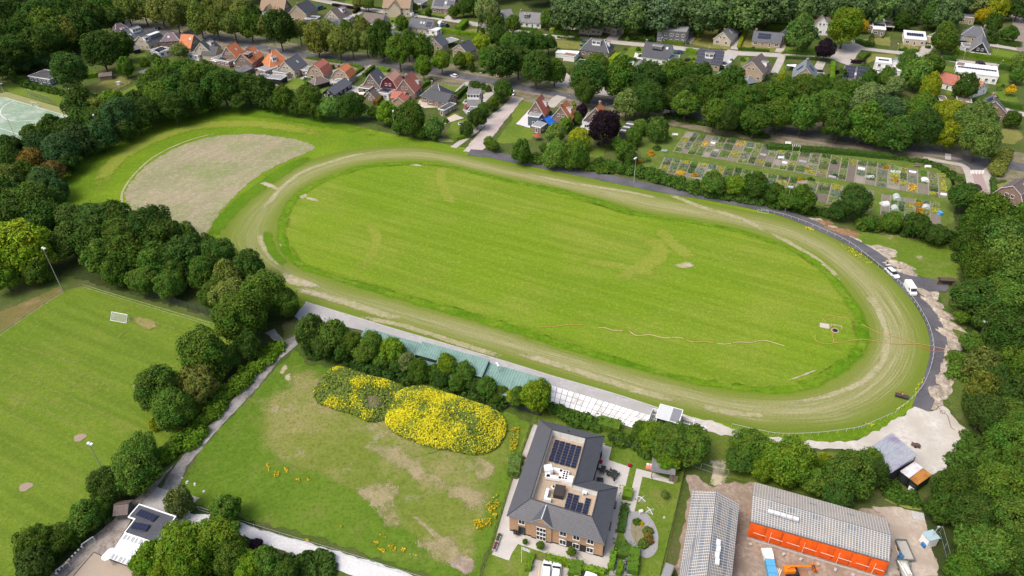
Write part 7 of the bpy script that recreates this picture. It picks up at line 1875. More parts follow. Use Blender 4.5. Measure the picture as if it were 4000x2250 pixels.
for x,y,lab in((1062,1248,'lower white parasol at the glazed veranda'),(1095,1212,'upper white parasol at the glazed veranda')):
 p=W3('M',x,y,2.2);e=empty('parasol',TR(p.x,p.y,.05),label=lab,cat='parasol',group='white parasols at the veranda');M=MW[e.name]
 mb=MB();mb.cyl((0,0,0),.03,2.5,8);mb.obj('pole',STEEL,e,M)
 mb=MB();mb.cyl((0,0,2.1),1.0,.45,8,0,.04);mb.obj('canopy',WHITE,e,M)
b0,b1=W3('M',548,1426,1.1),W3('M',816,1150,1.1)
e=empty('striped_barrier',TR(b0.x,b0.y,0),label='long black and white striped barrier beside the sand court hedge',cat='barrier')
bd=(b1-b0);bl_=bd.length/17;bd.z=0;bd=bd.normalized()
for k in range(17):
 p=b0+bd*(bl_*(k+.5));mb=MB();mb.box((0,0,1.1),(bl_*.98,.16,.3));mb.obj('stripe',mat('yellow_board',(.6,.4,.03))if k==7 else(WHITE if k%2==0 else BLACKRUB),e,TR(p.x,p.y,0,math.atan2(bd.y,bd.x)))
 if k%4==0:mb=MB();mb.cyl((0,0,0),.05,1.0,6);mb.obj('post',STEEL,e,TR(p.x,p.y,0))
def goal(reg,x,y,rz,w,h,label,lying=False,d=1.0,net=True):
 p=P(reg,x,y);e=empty('goal',TR(p.x,p.y,.08,rz),label=label,cat='goal');M=MW[e.name]
 T=M@(Matrix.Rotation(R(-90),4,'X')if lying else Matrix())
 ALU=mat('white_aluminium',(.74,.75,.76),.4,.05)
 for s in(-1,1):mb=MB();mb.tube([(s*w/2,0,0),(s*w/2,0,h)],.075,8);mb.obj('post',ALU,e,T)
 mb=MB();mb.tube([(-w/2,0,h),(w/2,0,h)],.075,8);mb.obj('crossbar',ALU,e,T)
 for s in(-1,1):mb=MB();mb.tube([(s*w/2,0,0),(s*w/2,d,0),(s*w/2,0,h)],.055,6);mb.obj('side_frame',ALU,e,T)
 mb=MB();mb.tube([(-w/2,d,0),(w/2,d,0)],.055,6);mb.obj('ground_bar',ALU,e,T)
 if net:
  nm,nt_,b_=node_mat('goal_net');b_.inputs['Base Color'].default_value=(.6,.62,.6,1);b_.inputs['Alpha'].default_value=.25
  mb=MB();mb.poly([(-w/2,0,h),(w/2,0,h),(w/2,d,0),(-w/2,d,0)]);mb.poly([(-w/2,0,0),(-w/2,0,h),(-w/2,d,0)]);mb.poly([(w/2,0,0),(w/2,0,h),(w/2,d,0)]);mb.obj('net',nm,e,T)
goal('I',1225,325,-.28+math.pi,5.0,1.9,'white aluminium goal standing alone on the football pitch',d=1.3)
goal('A',355,1075,-.3,3.4,2.0,'white hockey goal at the back line of the green pitch')
goal('M',890,1140,.85,2.2,1.3,'upper small grey goal at the sand court hedge',net=False)
goal('M',640,1395,.85,2.2,1.3,'lower small grey goal at the sand court hedge',net=False)
for i,(x,y,r_)in enumerate(((1812,480,.25),(1862,522,.45),(1937,541,.4),(2027,613,.35))):
 p=P('M',x,y);mb=MB();mb.cyl((0,0,0),r_,r_*.8,8,0,r_*.6);mb.obj('boulder',mat('pale_stone',(.6,.58,.55)),None,TR(p.x,p.y,.05,i,(1,.75,1)),label=f'{ORD[i]} pale boulder from the left in the grass by the lane end',cat='boulder',group='pale boulders by the lane')
# ================================================================ BUILDING SITE
BATT=mat('pale_batten',(.70,.60,.47),.8,.12,2);BATT2=mat('white_primed_batten',(.74,.73,.70),.8,.06,2);MEMB=mat('grey_membrane',(.15,.175,.205),.8,.12,.4,c2=(.2,.21,.225))
bu=MB();bu.box((0,0,0),(1,1,1));BU1,BU2=bu.mesh('batten',BATT),bu.mesh('batten',BATT2)
def batten_slope(par,a,b,c,d,nl,nc,gaps,seed):
 """a-b ridge, d-c eave; nl battens along, nc counter battens up the slope, each a piece; gaps: (u0,u1,v0,v1) left open"""
 r=random.Random(seed)
 n=(b-a).cross(d-a).normalized();n=n if n.z>0 else-n
 fl=lambda u,v:a.lerp(b,u).lerp(d.lerp(c,u),v)+n*.12
 def bar(p,q,w,h,off,white):
  x=(q-p);L=x.length;x=x.normalized();y=n.cross(x)
  obj('batten',BU2 if white else BU1,frame((p+q)/2+n*off,x*L,y*w,n*h),par)
 for i in range(nc):
  u=(i+.5)/nc
  bar(fl(u,.005),fl(u,.995),.05,.04,0,True)
 for j in range(nl):
  v=(j+.35)/nl
  cuts_=[(0.002,.998)]
  for(u0,u1,v0,v1)in gaps:
   if v0<=v<=v1:
    cuts_=[s for(p,q)in cuts_ for s in((p,min(q,u0)),(max(p,u1),q))if s[1]-s[0]>.01]
  for p,q in cuts_:bar(fl(p,v),fl(q,v),.05,.035,.04,False)
def new_house(name,label,R0,R1,E0,E1,F0,F1,he,wallm,nl,nc,g1,g2,zr):
 """ridge R0-R1, visible eave E0-E1, other eave F0-F1 (world points)"""
 c=(R0+R1)/2
 e=empty(name,TR(c.x,c.y,0),label=label,cat='building',group='unfinished houses on the building site');inv=MW[e.name].inverted()
 for(a,b,d,c2,gp_,sd)in((R0,R1,E0,E1,g1,1),(R0,R1,F0,F1,g2,2)):
  n=(b-a).cross(d-a).normalized();n=n if n.z>0 else-n
  mb=MB();pts=[a,b,c2,d];mb.poly([inv@(p+n*.1)for p in pts]);mb.poly([inv@p for p in pts][::-1])
  for i in range(4):mb.poly([inv@pts[i],inv@pts[(i+1)%4],inv@(pts[(i+1)%4]+n*.1),inv@(pts[i]+n*.1)])
  rf=mb.obj('roof',MEMB,e,MW[e.name])
  batten_slope(rf,a,b,c2,d,nl,nc,gp_,sd+nc)
 m4=[c+(p-c)*.97 for p in(E0,E1,F1,F0)]
 mb=MB();wm=lambda a,b:wallq2(mb,inv,a,b,0,he-.1)
 for i,j in((0,1),(1,2),(2,3),(3,0)):wm(m4[i],m4[j])
 for a,b,r_ in((m4[3],m4[0],R0),(m4[1],m4[2],R1)):
  ap=c+(r_-c)*.97;mb.poly([inv@Vector((a.x,a.y,he-.1)),inv@Vector((b.x,b.y,he-.1)),inv@Vector((ap.x,ap.y,zr-.15))])
 mb.obj('wall',wallm,e,MW[e.name])
 return e
def wallq2(mb,inv,a,b,z0,z1):mb.poly([inv@Vector((a.x,a.y,z0)),inv@Vector((b.x,b.y,z0)),inv@Vector((b.x,b.y,z1)),inv@Vector((a.x,a.y,z1))])
he,hr=4.4,7.2
R0,R1=W3('O',2030,612,hr),W3('O',1925,1600,hr)
E0,E1=W3('O',1795,604,he),W3('O',1630,1640,he)
F0,F1=W3('O',2257,735,he),W3('O',2160,1640,he)
nh=new_house('unfinished_house','unfinished long roof with pale battens left on the building site',R0,R1,E0,E1,F0,F1,he,mat('sheathing',(.45,.33,.22),.85,.1,.6),15,36,[(.18,.8,.24,.36),(.05,.95,.60,.68),(.0,.22,.84,.93)],[(.1,.35,.1,.26),(.45,.62,.05,.2),(.55,.75,.3,.5),(.1,.9,.62,.7)],hr)
c=W3('O',2040,1210,6.6);d=(R1-R0).normalized();d.z=0
e=empty('roof_window_pack',TR(c.x,c.y,6.3,math.atan2(d.y,d.x)),label='pack of wrapped pale sheets lying on the left battened roof',cat='pack')
for k in range(4):mb=MB();mb.box((-1.9+k*1.3,.1*(k%2),.35),(1.2,.75,.4));mb.obj('sheet_pack',mat('wrapped_pack',(.62,.64,.66),.4,.1,1),e,MW[e.name])
R0,R1=W3('O',2385,648,hr),W3('P',1222,1046,hr)
B0,B1=W3('O',2403,520,he),W3('P',1180,884,he)
E0,E1=W3('O',2368,905,he),W3('P',1207,1306,he)
nh2=new_house('unfinished_house','unfinished long house with orange tarpaulin front and battened roof',R0,R1,E0,E1,B0,B1,he,HBRICK,13,48,[(.115,.155,.1,.2),(.27,.33,.1,.2),(.45,.52,.1,.2),(.7,.77,.1,.2),(.04,.26,.46,.54),(.0,1,.93,1.0)],[(.17,.21,.3,.4),(.42,.48,.5,.62),(.7,.76,.5,.62)],hr)
inv=MW[nh2.name].inverted()
fo=(E0-R0);fo.z=0;fo=fo.normalized()
base0,base1=E0+fo*.25,E1+fo*.25
ORT=mat('orange_tarpaulin',(.78,.105,.008),.5,.12,.5,bump=.6,fine=1.2)
for i in range(8):
 mb=MB();nx,nz=8,6
 b_=len(mb.v)
 for ix in range(nx+1):
  for iz in range(nz+1):
   u=(i+.012+ix/nx*.976)/8;v=iz/nz
   p=base0.lerp(base1,u);bulge=.28*math.sin(ix/nx*math.pi)*math.sin(v*math.pi)+.06*math.sin(ix*2.1+i)*v
   q=p+fo*bulge;mb.v.append(tuple(inv@Vector((q.x,q.y,.25+(he-.35)*v))))
 for ix in range(nx):
  for iz in range(nz):
   k=ix*(nz+1)+iz;mb.f.append((k,k+nz+1,k+nz+2,k+1));mb.m.append(0)
 mb.obj('tarpaulin',ORT,nh2,MW[nh2.name],smooth=True)
for i in range(8):
 p=base0.lerp(base1,(i+.3)/8)+fo*.34;q=base0.lerp(base1,(i+1.05 if i<7 else.98*8)/8)+fo*.34
 mb=MB();mb.tube([inv@Vector((p.x,p.y,2.2)),inv@Vector((q.x,q.y,2.1))],.05,5);mb.obj('lath',BATT,nh2,MW[nh2.name])
 if i%2:mb=MB();mb.tube([inv@Vector((p.x,p.y,.4)),inv@Vector((p.x,p.y,3.6))],.05,5);mb.obj('lath',BATT,nh2,MW[nh2.name])
mb=MB();mb.tube([inv@Vector((p.x,p.y,.2))for p in(E0+fo*.7,E1+fo*.7)],.16,6);mb.obj('base_board',mat('grey_board',(.36,.35,.33)),nh2,MW[nh2.name])
c=W3('P',150,850,6.3);d=(R1-R0);d.z=0;d=d.normalized()
e=empty('tile_pack',TR(c.x,c.y,6.1,math.atan2(d.y,d.x)),label='row of wrapped packs lying on the right battened roof',cat='pack')
for k in range(5):mb=MB();mb.box((-2.2+k*1.1,0,.3),(1.0,.7,.45));mb.obj('wrapped_pack',MATS['wrapped_pack'],e,MW[e.name])
for i in range(8):
 p=E0.lerp(E1,(i+.2)/8)+fo*2.0
 mb=MB();mb.box((0,0,.15),(.6,.45,.3));mb.obj('concrete_block',CONC,None,TR(p.x,p.y,.3,rnd.uniform(0,1)),label=f'{ORD[i]} pale concrete block from the left before the orange tarpaulin',cat='block',group='concrete blocks before the tarpaulin')
OR=mat('lift_orange',(.75,.2,.01),.4,.08)
p=W3('P',225,1420,0);q=W3('P',400,1365,1.4)
ang=math.atan2(q.y-p.y,q.x-p.x)
e=empty('boom_lift',TR(p.x,p.y,.1,ang),label='orange boom lift with basket before the orange tarpaulin',cat='boom lift');M=MW[e.name]
mb=MB();mb.box((0,0,.45),(2.4,1.6,.35));mb.obj('chassis',DARKM,e,M)
for sx in(-.85,.85):
 for sy in(-.75,.75):mb=MB();mb.tube([(sx,sy-.15,.35),(sx,sy+.15,.35)],.38,12);mb.obj('wheel',BLACKRUB,e,M)
mb=MB();mb.box((-.5,0,1.05),(1.9,1.3,.8));mb.obj('turret',OR,e,M)
mb=MB();mb.tube([(-1.1,0,1.4),(-.6,0,2.1),(1.2,0,2.0),(3.4,0,1.55)],.2,8);mb.obj('boom',OR,e,M)
bs=obj('basket',None,M,e);mb=MB();mb.box((4.0,0,.9),(.8,1.5,.08));mb.obj('basket_floor',DARKM,bs,M)
mb=MB()
for zz_ in(.95,1.4,1.9):mb.tube([(3.6,-.75,zz_),(4.4,-.75,zz_),(4.4,.75,zz_),(3.6,.75,zz_),(3.6,-.75,zz_)],.035,5)
for x_,y_ in((3.6,-.75),(4.4,-.75),(4.4,.75),(3.6,.75)):mb.tube([(x_,y_,.9),(x_,y_,1.9)],.035,5)
mb.obj('basket_rail',OR,bs,M)
p=W3('P',1580,1125,0);e=empty('site_cabin',TR(p.x,p.y,0,.25),label='white and blue site cabin with small light mast at the site edge',cat='cabin');M=MW[e.name]
mb=MB();mb.box((0,0,1.2),(2.2,1.8,2.3));mb.obj('wall',WHITE,e,M)
mb=MB();mb.prism([(-1.2,-1.0),(1.2,-1.0),(1.2,1.0),(-1.2,1.0)],2.35,2.5);mb.obj('roof',mat('pale_blue_steel',(.35,.48,.52),.5),e,M)
mb=MB();mb.box((-1.25,-.4,.5),(.5,.9,.8));mb.obj('blue_generator',mat('blue_paint',(.03,.17,.4),.5),e,M)
mb=MB();mb.tube([(.2,0,2.4),(.7,0,4.6)],.06,6);mb.box((.75,0,4.7),(.5,.3,.2));mb.obj('light_mast',STEEL,e,M)
for x,y,rz,lab,load in((1358,1200,1.5,'empty grey flatbed trailer on the sand beside the battened roof',0),(1362,1400,1.45,'grey trailer loaded with beams at the picture bottom',1)):
 p=W3('P',x,y,.6);e=empty('trailer',TR(p.x,p.y,0,rz),label=lab,cat='trailer',group='trailers on the building site');M=MW[e.name]
 GB=mat('green_grey_steel',(.16,.19,.18),.6,.15)
 mb=MB();mb.box((0,0,.65),(4.2,2.0,.1));mb.obj('bed',mat('planked_bed',(.42,.40,.36),.8,.15,1),e,M)
 for s in(-1,1):mb=MB();mb.box((0,s,.85),(4.3,.08,.45));mb.obj('side_board',GB,e,M)
 for s in(-1,1):mb=MB();mb.box((s*2.12,0,.9),(.08,1.9,.55));mb.obj('end_board',GB,e,M)
 for sx in(-.6,.6):
  for sy in(-.85,.85):mb=MB();mb.tube([(sx,sy-.12,.3),(sx,sy+.12,.3)],.3,10);mb.obj('wheel',BLACKRUB,e,M)
 mb=MB();mb.tube([(-2.1,-.3,.5),(-3.3,0,.5),(-2.1,.3,.5)],.06,6);mb.obj('drawbar',GB,e,M)
 if load:
  mb=MB();[mb.box((rnd.uniform(-.8,.8),-.6+k*.3,.78+.05*k),(2.2,.2,.12),rnd.uniform(-.3,.3))for k in range(5)];mb.obj('board_load',BATT2,None,M,label='loose pale boards lying on the lower trailer',cat='boards')
p=W3('P',1487,862,0);mb=MB();mb.box((0,0,.15),(2.2,2.0,.25));mb.obj('steel_plate',mat('pale_plate',(.46,.46,.44)),None,TR(p.x,p.y,.05,-.3),label='pale square plate lying at the site corner by the ditch',cat='plate')
for x,y,x2,y2,c_,lab in((1262,1145,1305,1248,'w','pale wooden beam leaning beside the empty trailer'),(1352,1288,1275,1370,'y','yellow beam lying before the lower trailer'),(1285,1370,1345,1365,'g','grey pipe lying at the lower trailer')):
 a,b=W3('P',x,y,.5),W3('P',x2,y2,.3);mb=MB();mb.tube([a,b],.09,5);mb.obj('beam',{'w':BATT,'y':mat('yellow_beam',(.62,.55,.06)),'g':STEEL}[c_],None,label=lab,cat='beam')
p=W3('P',1308,1278,0);mb=MB();mb.box((0,0,.45),(.9,.7,.9));mb.box((.1,.3,1.0),(.5,.3,.3));mb.obj('generator',mat('blue_paint',(.03,.17,.4)),None,TR(p.x,p.y,.1,.4),label='blue generator between the two trailers',cat='generator')
p=W3('P',20,1390,0);e=empty('material_stack',TR(p.x,p.y,.1,1.45),label='stack of blue and white wrapped sheets on the site',cat='stack');M=MW[e.name]
for k in range(4):
 mb=MB();mb.box((-2.1+k*1.45,0,.6),(1.38,1.6,1.1));mb.obj('wrapped_stack',mat('blue_wrap',(.10,.36,.60),.4,.15,1)if k<3 else WHITE,e,M)
mb=MB();mb.box((2.9,.2,1.0),(1.5,1.9,.5),.1);mb.obj('white_sheet_stack',BATT2,e,M)
p=W3('P',85,1425,0);mb=MB();[mb.box((0,k*.3-.5,.2+.1*(k%2)),(1.8,.24,.2))for k in range(5)];mb.obj('timber_pile',BATT,None,TR(p.x,p.y,.1,1.0),label='small pile of pale timber beside the blue stack',cat='timber')
ZC[0]=.14
sheet('steel_road_plates',gp('P',[(100,1449),(170,1370),(390,1390),(420,1500),(100,1560)]),mat('rusty_plates',(.30,.17,.10),.9,.15,.4),rough=.1)
p=W3('O',1540,1400,2.3);e=flat('small grey site hut with slatted roof at the bottom edge','O',(1478,1475),(1552,1505),3.4,2.4,'grey','lightfelt',name='site_hut',cat='hut',wins=False,rim=False)
# ================================================================ FLOWERING MOUNDS AND FLOWERS
FLW=mat('yellow_flowers',(.64,.60,.018),.8,.12,3);FLW2=mat('orange_yellow_flowers',(.64,.44,.008),.8,.15,3)
WEED=mat('weed_leaves',(.17,.25,.025),.85,.3,2);WEED2=mat('grey_green_weeds',(.155,.21,.05),.85,.3,2)
def in_poly(p,poly):
 x,y=p[:,0],p[:,1]
 r=np.zeros(len(p),bool);n=len(poly)
 for i in range(n):
  (x1,y1),(x2,y2)=poly[i],poly[(i+1)%n]
  c=((y1>y)!=(y2>y))&(x<(x2-x1)*(y-y1)/(y2-y1+1e-12)+x1)
  r^=c
 return r
def mound(label,reg,pts,hgt,n,flow,seed,soil=False):
 poly=crom(gp(reg,pts),5)
 v=np.array(poly);c=v.mean(0);rg=np.random.default_rng(seed)
 NR=9
 e=empty('flower_mound',TR(c[0],c[1],0),label=label,cat='earth mound',group='yellow flowering earth mounds')
 def height(u,p):
  return hgt*np.clip(1-np.abs(u)**3.2,0,1)*(1+.22*np.sin(p[:,0]*.55+seed)*np.cos(p[:,1]*.5))
 mb=MB();k=len(v)
 for r_ in range(NR):
  u=1-r_/(NR-1)
  q=c+(v-c)*u
  z=height(np.full(k,u),q)
  mb.v.extend([(a-c[0],b-c[1],zz+.05)for(a,b),zz in zip(q,z)])
 for r_ in range(NR-1):
  for i in range(k):
   j=(i+1)%k;mb.f.append((r_*k+i,r_*k+j,(r_+1)*k+j,(r_+1)*k+i));mb.m.append(0)
 mb.obj('soil',mat('mound_soil',(.17,.125,.09),.95,.25,.5,c2=(.09,.12,.03)),e,MW[e.name],smooth=True)
 th=rg.uniform(0,1,n);u=np.sqrt(rg.uniform(0,1,n))
 ti=(th*k).astype(int)%k;tf=(th*k-ti)[:,None];b=v[ti]*(1-tf)+v[(ti+1)%k]*tf;p2=c+(b-c)*u[:,None]*1.03
 bc=p2[rg.integers(0,n,90)];bw=rg.normal(size=90)*1.1;bs=rg.uniform(.8,2.4,90)
 cl=(np.exp(-((p2[:,None,0]-bc[None,:,0])**2+(p2[:,None,1]-bc[None,:,1])**2)/bs[None]**2)*bw[None]).sum(1)*.8+rg.normal(size=n)*.75
 if soil:keep=cl>-1.25;p2,u,cl=p2[keep],u[keep],cl[keep];n=len(p2)
 z=height(u,p2)
 pl=rg.uniform(.1,.75,n)
 pos=np.stack([p2[:,0],p2[:,1],z+pl],1)
 fl=(cl>flow)&(pl>.3)
 pos[fl,2]+=.12
 o=unit(rg.normal(size=(n,3))*.8+np.array([0,0,1.0]))
 vv=leaf_quads(pos,o,np.where(fl,.17,.24)*rg.uniform(.6,1.4,n),rg)-np.array([c[0],c[1],0])
 mi=np.where(fl,2,np.where(rg.random(n)<.35,1,0))
 w=quads_mesh('weeds',vv,[WEED,WEED2,FLW],mi=mi);obj('weeds',w,MW[e.name],e,kind='stuff')
 return e
mound('left earth mound with scattered yellow flowers and bare patches','J',[(590,1080),(640,1000),(720,890),(830,830),(1000,870),(1200,930),(1380,980),(1450,1060),(1400,1200),(1300,1330),(1130,1360),(980,1290),(800,1240),(640,1180)],1.6,18000,1.35,3,True)
mound('right earth mound densely covered with yellow flowers','J',[(1330,1280),(1400,1110),(1560,1040),(1700,1020),(1900,1090),(2150,1180),(2350,1240),(2470,1330),(2500,1450),(2430,1600),(2250,1690),(2000,1660),(1700,1600),(1450,1500),(1330,1400)],3.0,42000,.0,5)
sheet('bare_soil',gp('J',[(590,1040),(640,920),(680,880),(720,890),(680,960),(620,1060)]),mat('mound_soil',(.17,.125,.09)),z=.09,rough=.3)
def flower_drift(label,reg,polys,n,m,size=.16,seed=1,h=.6,leafy=.5):
 rg=np.random.default_rng(seed);P_,MI=[],[]
 for poly in polys:
  g=gp(reg,poly);v=np.array(g);lo,hi=v.min(0),v.max(0)
  q=rg.uniform(lo,hi,(n*3,2));q=q[in_poly(q,g)][:n]
  cl=np.sin(q[:,0]*1.1+seed)*np.sin(q[:,1]*1.3)+rg.normal(size=len(q))*.5
  q=q[cl>-.2]
  P_.append(np.stack([q[:,0],q[:,1],rg.uniform(.1,h,len(q))],1))
 p=np.concatenate(P_);k=len(p)
 mi=np.where(rg.random(k)<leafy,1,0)
 o=unit(rg.normal(size=(k,3))*.7+np.array([0,0,1]))
 obj('wildflowers',quads_mesh('wildflowers',leaf_quads(p,o,size*rg.uniform(.6,1.4,k),rg),[m,WEED],mi=mi),None,None,label,'flowers',None,'stuff')
flower_drift('strip of orange-yellow flowers along the care home fence','O',[[(-10,-10),(70,-20),(60,120),(0,300),(-25,250)]],900,FLW2,.16,2)
flower_drift('orange-yellow flowers lower along the meadow fence','N',[[(2160,900),(2260,900),(2240,1020),(2180,1000)],[(2280,760),(2400,640),(2420,760),(2330,830)],[(2250,900),(2340,880),(2330,960),(2260,960)],[(2350,850),(2390,840),(2380,900)]],420,FLW2,.16,3)
flower_drift('scattered yellow flowers in the middle of the meadow','N',[[(180,420),(230,420),(230,470),(180,480)],[(280,380),(320,390),(310,430)],[(390,490),(440,490),(430,530)],[(500,470),(550,490),(520,520)],[(100,340),(140,350),(130,420)],[(1310,1150),(1390,1140),(1390,1200),(1330,1200)],[(1200,1180),(1280,1190),(1270,1220)],[(1430,1170),(1490,1180),(1460,1230)],[(1520,1240),(1600,1240),(1580,1270)],[(1130,1120),(1220,1100),(1210,1150)],[(490,1090),(530,1090),(520,1120)],[(830,940),(860,950),(850,980)],[(1220,1040),(1300,1030),(1290,1080)]],90,FLW2,.14,4,.4,.2)
flower_drift('yellow flowers along the white rail beside the road','H',[[(740,1010),(900,1090),(1060,1210),(1030,1225),(860,1140),(730,1040)],[(370,840),(470,870),(460,890),(380,860)]],700,FLW,.13,5,.35,.45)
flower_drift('yellow flowers in the rough grass at the lower rail','L',[[(1420,1100),(1500,1010),(1560,880),(1590,890),(1520,1040),(1440,1130)],[(1280,1240),(1360,1190),(1370,1210),(1300,1250)],[(960,1380),(1080,1390),(1040,1410)]],300,FLW,.13,6,.35,.5)
# ================================================================ ALLOTMENTS
SOILS=[mat('grey_tilled_soil',(.185,.165,.13),.95,.2,.8,fine=3),mat('dark_tilled_soil',(.15,.125,.105),.95,.2,.8,fine=3),mat('pale_dry_soil',(.26,.23,.195),.95,.15,.8,fine=3)]
CROPS=[mat('green_crop',(.12,.24,.03),.9,.3,2),mat('dark_crop',(.07,.15,.03),.9,.3,2),mat('pale_crop',(.22,.31,.08),.9,.3,2),mat('bluish_crop',(.15,.23,.15),.9,.25,2),mat('yellow_crop',(.34,.37,.04),.9,.2,2),FLW2]
CN=['green','dark green','pale green','bluish','yellow-green','orange flowering']
SN=['grey','dark','pale dry']
GRASSP=turf('allotment_grass',(.085,.135,.02),(.115,.165,.03),(.17,.16,.06),.1,.4)
sheet('allotment_grass',gp('H',[(-1400,-260),(-500,-60),(600,60),(1230,140),(1800,270),(1880,560),(1870,800),(1740,840),(1240,760),(600,640),(0,560),(-700,400),(-1250,230)]),GRASSP,z=.07,rough=.4)
HOOPW=mat('white_fleece',(.66,.68,.70),.6,.08,1)
def hoop(parent,M,L,w,h,m):
 mb=MB();n=8
 for i in range(n):
  a0,a1=math.pi*i/n,math.pi*(i+1)/n
  mb.poly([(-L/2,-w/2*math.cos(a0),h*math.sin(a0)),(L/2,-w/2*math.cos(a0),h*math.sin(a0)),(L/2,-w/2*math.cos(a1),h*math.sin(a1)),(-L/2,-w/2*math.cos(a1),h*math.sin(a1))])
 mb.poly([(-L/2,-w/2*math.cos(math.pi*i/n),h*math.sin(math.pi*i/n))for i in range(n+1)]);mb.poly([(L/2,-w/2*math.cos(math.pi*i/n),h*math.sin(math.pi*i/n))for i in range(n+1)])
 return mb.obj('tunnel_cover',m,parent,M)
PATHM=mat('allotment_path',(.27,.25,.19),.95,.15,.8)
def allot_row(rowname,group,TL,TR_,BR,BL,n,seed):
 r=random.Random(seed)
 ws=[r.uniform(.75,1.25)for _ in range(n)]
 s=sum(ws);acc=0
 rg=np.random.default_rng(seed)
 for i in range(n):
  u0,u1=acc/s,(acc+ws[i])/s;acc+=ws[i]
  g=.07/n
  f=lambda u,v:TL.lerp(TR_,u).lerp(BL.lerp(BR,u),v)
  c=f((u0+u1)/2,.5)
  si=r.choice([0,0,1,2]);kinds=[r.randrange(5)for _ in range(r.randint(3,5))]
  if r.random()<.09:kinds[r.randrange(len(kinds))]=5
  main=max(set(kinds),key=kinds.count)
  e=empty('vegetable_plot',TR(c.x,c.y,0),label=f'{ORD[i]} plot from the left in {rowname}, {CN[main]} crops',cat='vegetable plot',group=group)
  inv=MW[e.name].inverted()
  mb=MB();mb.prism([tuple((inv@f(u,v))[:2])for u,v in((u0+g,.01),(u1-g,.01),(u1-g,.99),(u0+g,.99))],.02,.14);mb.obj('soil',SOILS[si],e,MW[e.name])
  mb=MB();mb.prism([tuple((inv@f(u,v))[:2])for u,v in((u0-g*.8,0),(u0+g*.6,0),(u0+g*.6,1),(u0-g*.8,1))],.02,.16);mb.obj('path_edge',PATHM,e,MW[e.name])
  v=.03
  for kk in kinds:
   dv=r.uniform(.14,.3)
   v1=min(.97,v+dv)
   if v1-v<.05:break
   if r.random()<.88:
    du=(u1-u0)*.1
    A=np.array(f(u0+du,v)[:2]);B=np.array(f(u1-du,v)[:2]);C=np.array(f(u1-du,v1)[:2]);D=np.array(f(u0+du,v1)[:2])
    rows=r.randint(3,7);per=46
    tt=np.repeat((np.arange(rows)+.5)/rows,per);ss=rg.uniform(0,1,rows*per);tt=tt+rg.normal(size=len(tt))*.25/rows
    top=A+(B-A)*ss[:,None];bot=D+(C-D)*ss[:,None];q=top+(bot-top)*tt[:,None]
    h=r.uniform(.2,.55)if kk!=1 else r.uniform(.4,.9)
    p=np.stack([q[:,0]-c.x,q[:,1]-c.y,.12+rg.uniform(.02,h,len(q))],1)
    nn=unit(rg.normal(size=p.shape)*.8+np.array([0,0,1]))
    bed=obj('crop_row',quads_mesh('crop_row',leaf_quads(p,nn,.21*rg.uniform(.6,1.4,len(p)),rg),CROPS[kk]),MW[e.name],e,kind='stuff')
   elif r.random()<.4:
    q=f((u0+u1)/2,(v+v1)/2);d=f(u1,v)-f(u0,v)
    hoop(e,TR(q.x,q.y,.12,math.atan2(d.y,d.x)),d.length*.7,1.1,.5,HOOPW if r.random()<.6 else mat('grey_netting',(.3,.33,.32),.8))
   v=v1+r.uniform(.02,.08)
v3=lambda reg,x,y:P(reg,x,y)
allot_row('the upper allotment row','plots of the upper allotment row',v3('C',1760,1325),v3('H',1790,315),v3('H',1810,560),v3('G',1620,85),30,4)
allot_row('the lower left allotment row','plots of the lower left allotment row',v3('G',1540,140),v3('H',1080,480),v3('H',1040,690),v3('G',1470,290),22,7)
allot_row('the lower right allotment row','plots of the lower right allotment row',v3('H',1150,512),v3('H',1735,600),v3('H',1745,830),v3('H',1130,720),7,9)
for reg,x,y,L,w,h,m,rz,lab in(('H',1170,620,2.2,2.4,1.1,'w',.2,'round white fleece dome in the lower right allotments'),('H',1293,562,3.2,2.4,1.3,'n',1.3,'upper pale netting tunnel in the lower right allotments'),('H',1274,672,2.6,2.4,1.3,'n',1.3,'lower pale netting tunnel in the lower right allotments'),
 ('H',1580,380,2.2,2.6,.9,'w',1.3,'white hooped tunnel at the right end of the upper allotments'),('H',1020,345,2.6,2.0,.7,'n',.1,'grey netting tunnel in the upper allotment row'),('H',1590,655,2.2,2.6,1.0,'n',1.2,'pale tunnel beside the orange flowers of the lower allotments'),('H',1280,290,3.4,1.6,.5,'n',-.3,'long flat netting in the upper allotment row')):
 p=P(reg,x,y);e=empty('garden_tunnel',TR(p.x,p.y,.1,rz),label=lab,cat='garden tunnel',group='tunnels in the allotments');hoop(e,MW[e.name],L,w,h,HOOPW if m=='w' else mat('pale_netting',(.42,.46,.45),.7))
 mb=MB()
 for k in(-1,0,1):
  mb.tube([(k*L/2.02,-w/2*math.cos(a),h*1.02*math.sin(a))for a in[math.pi*i/8 for i in range(9)]],.03,4)
 mb.obj('hoops',STEEL,e,MW[e.name])
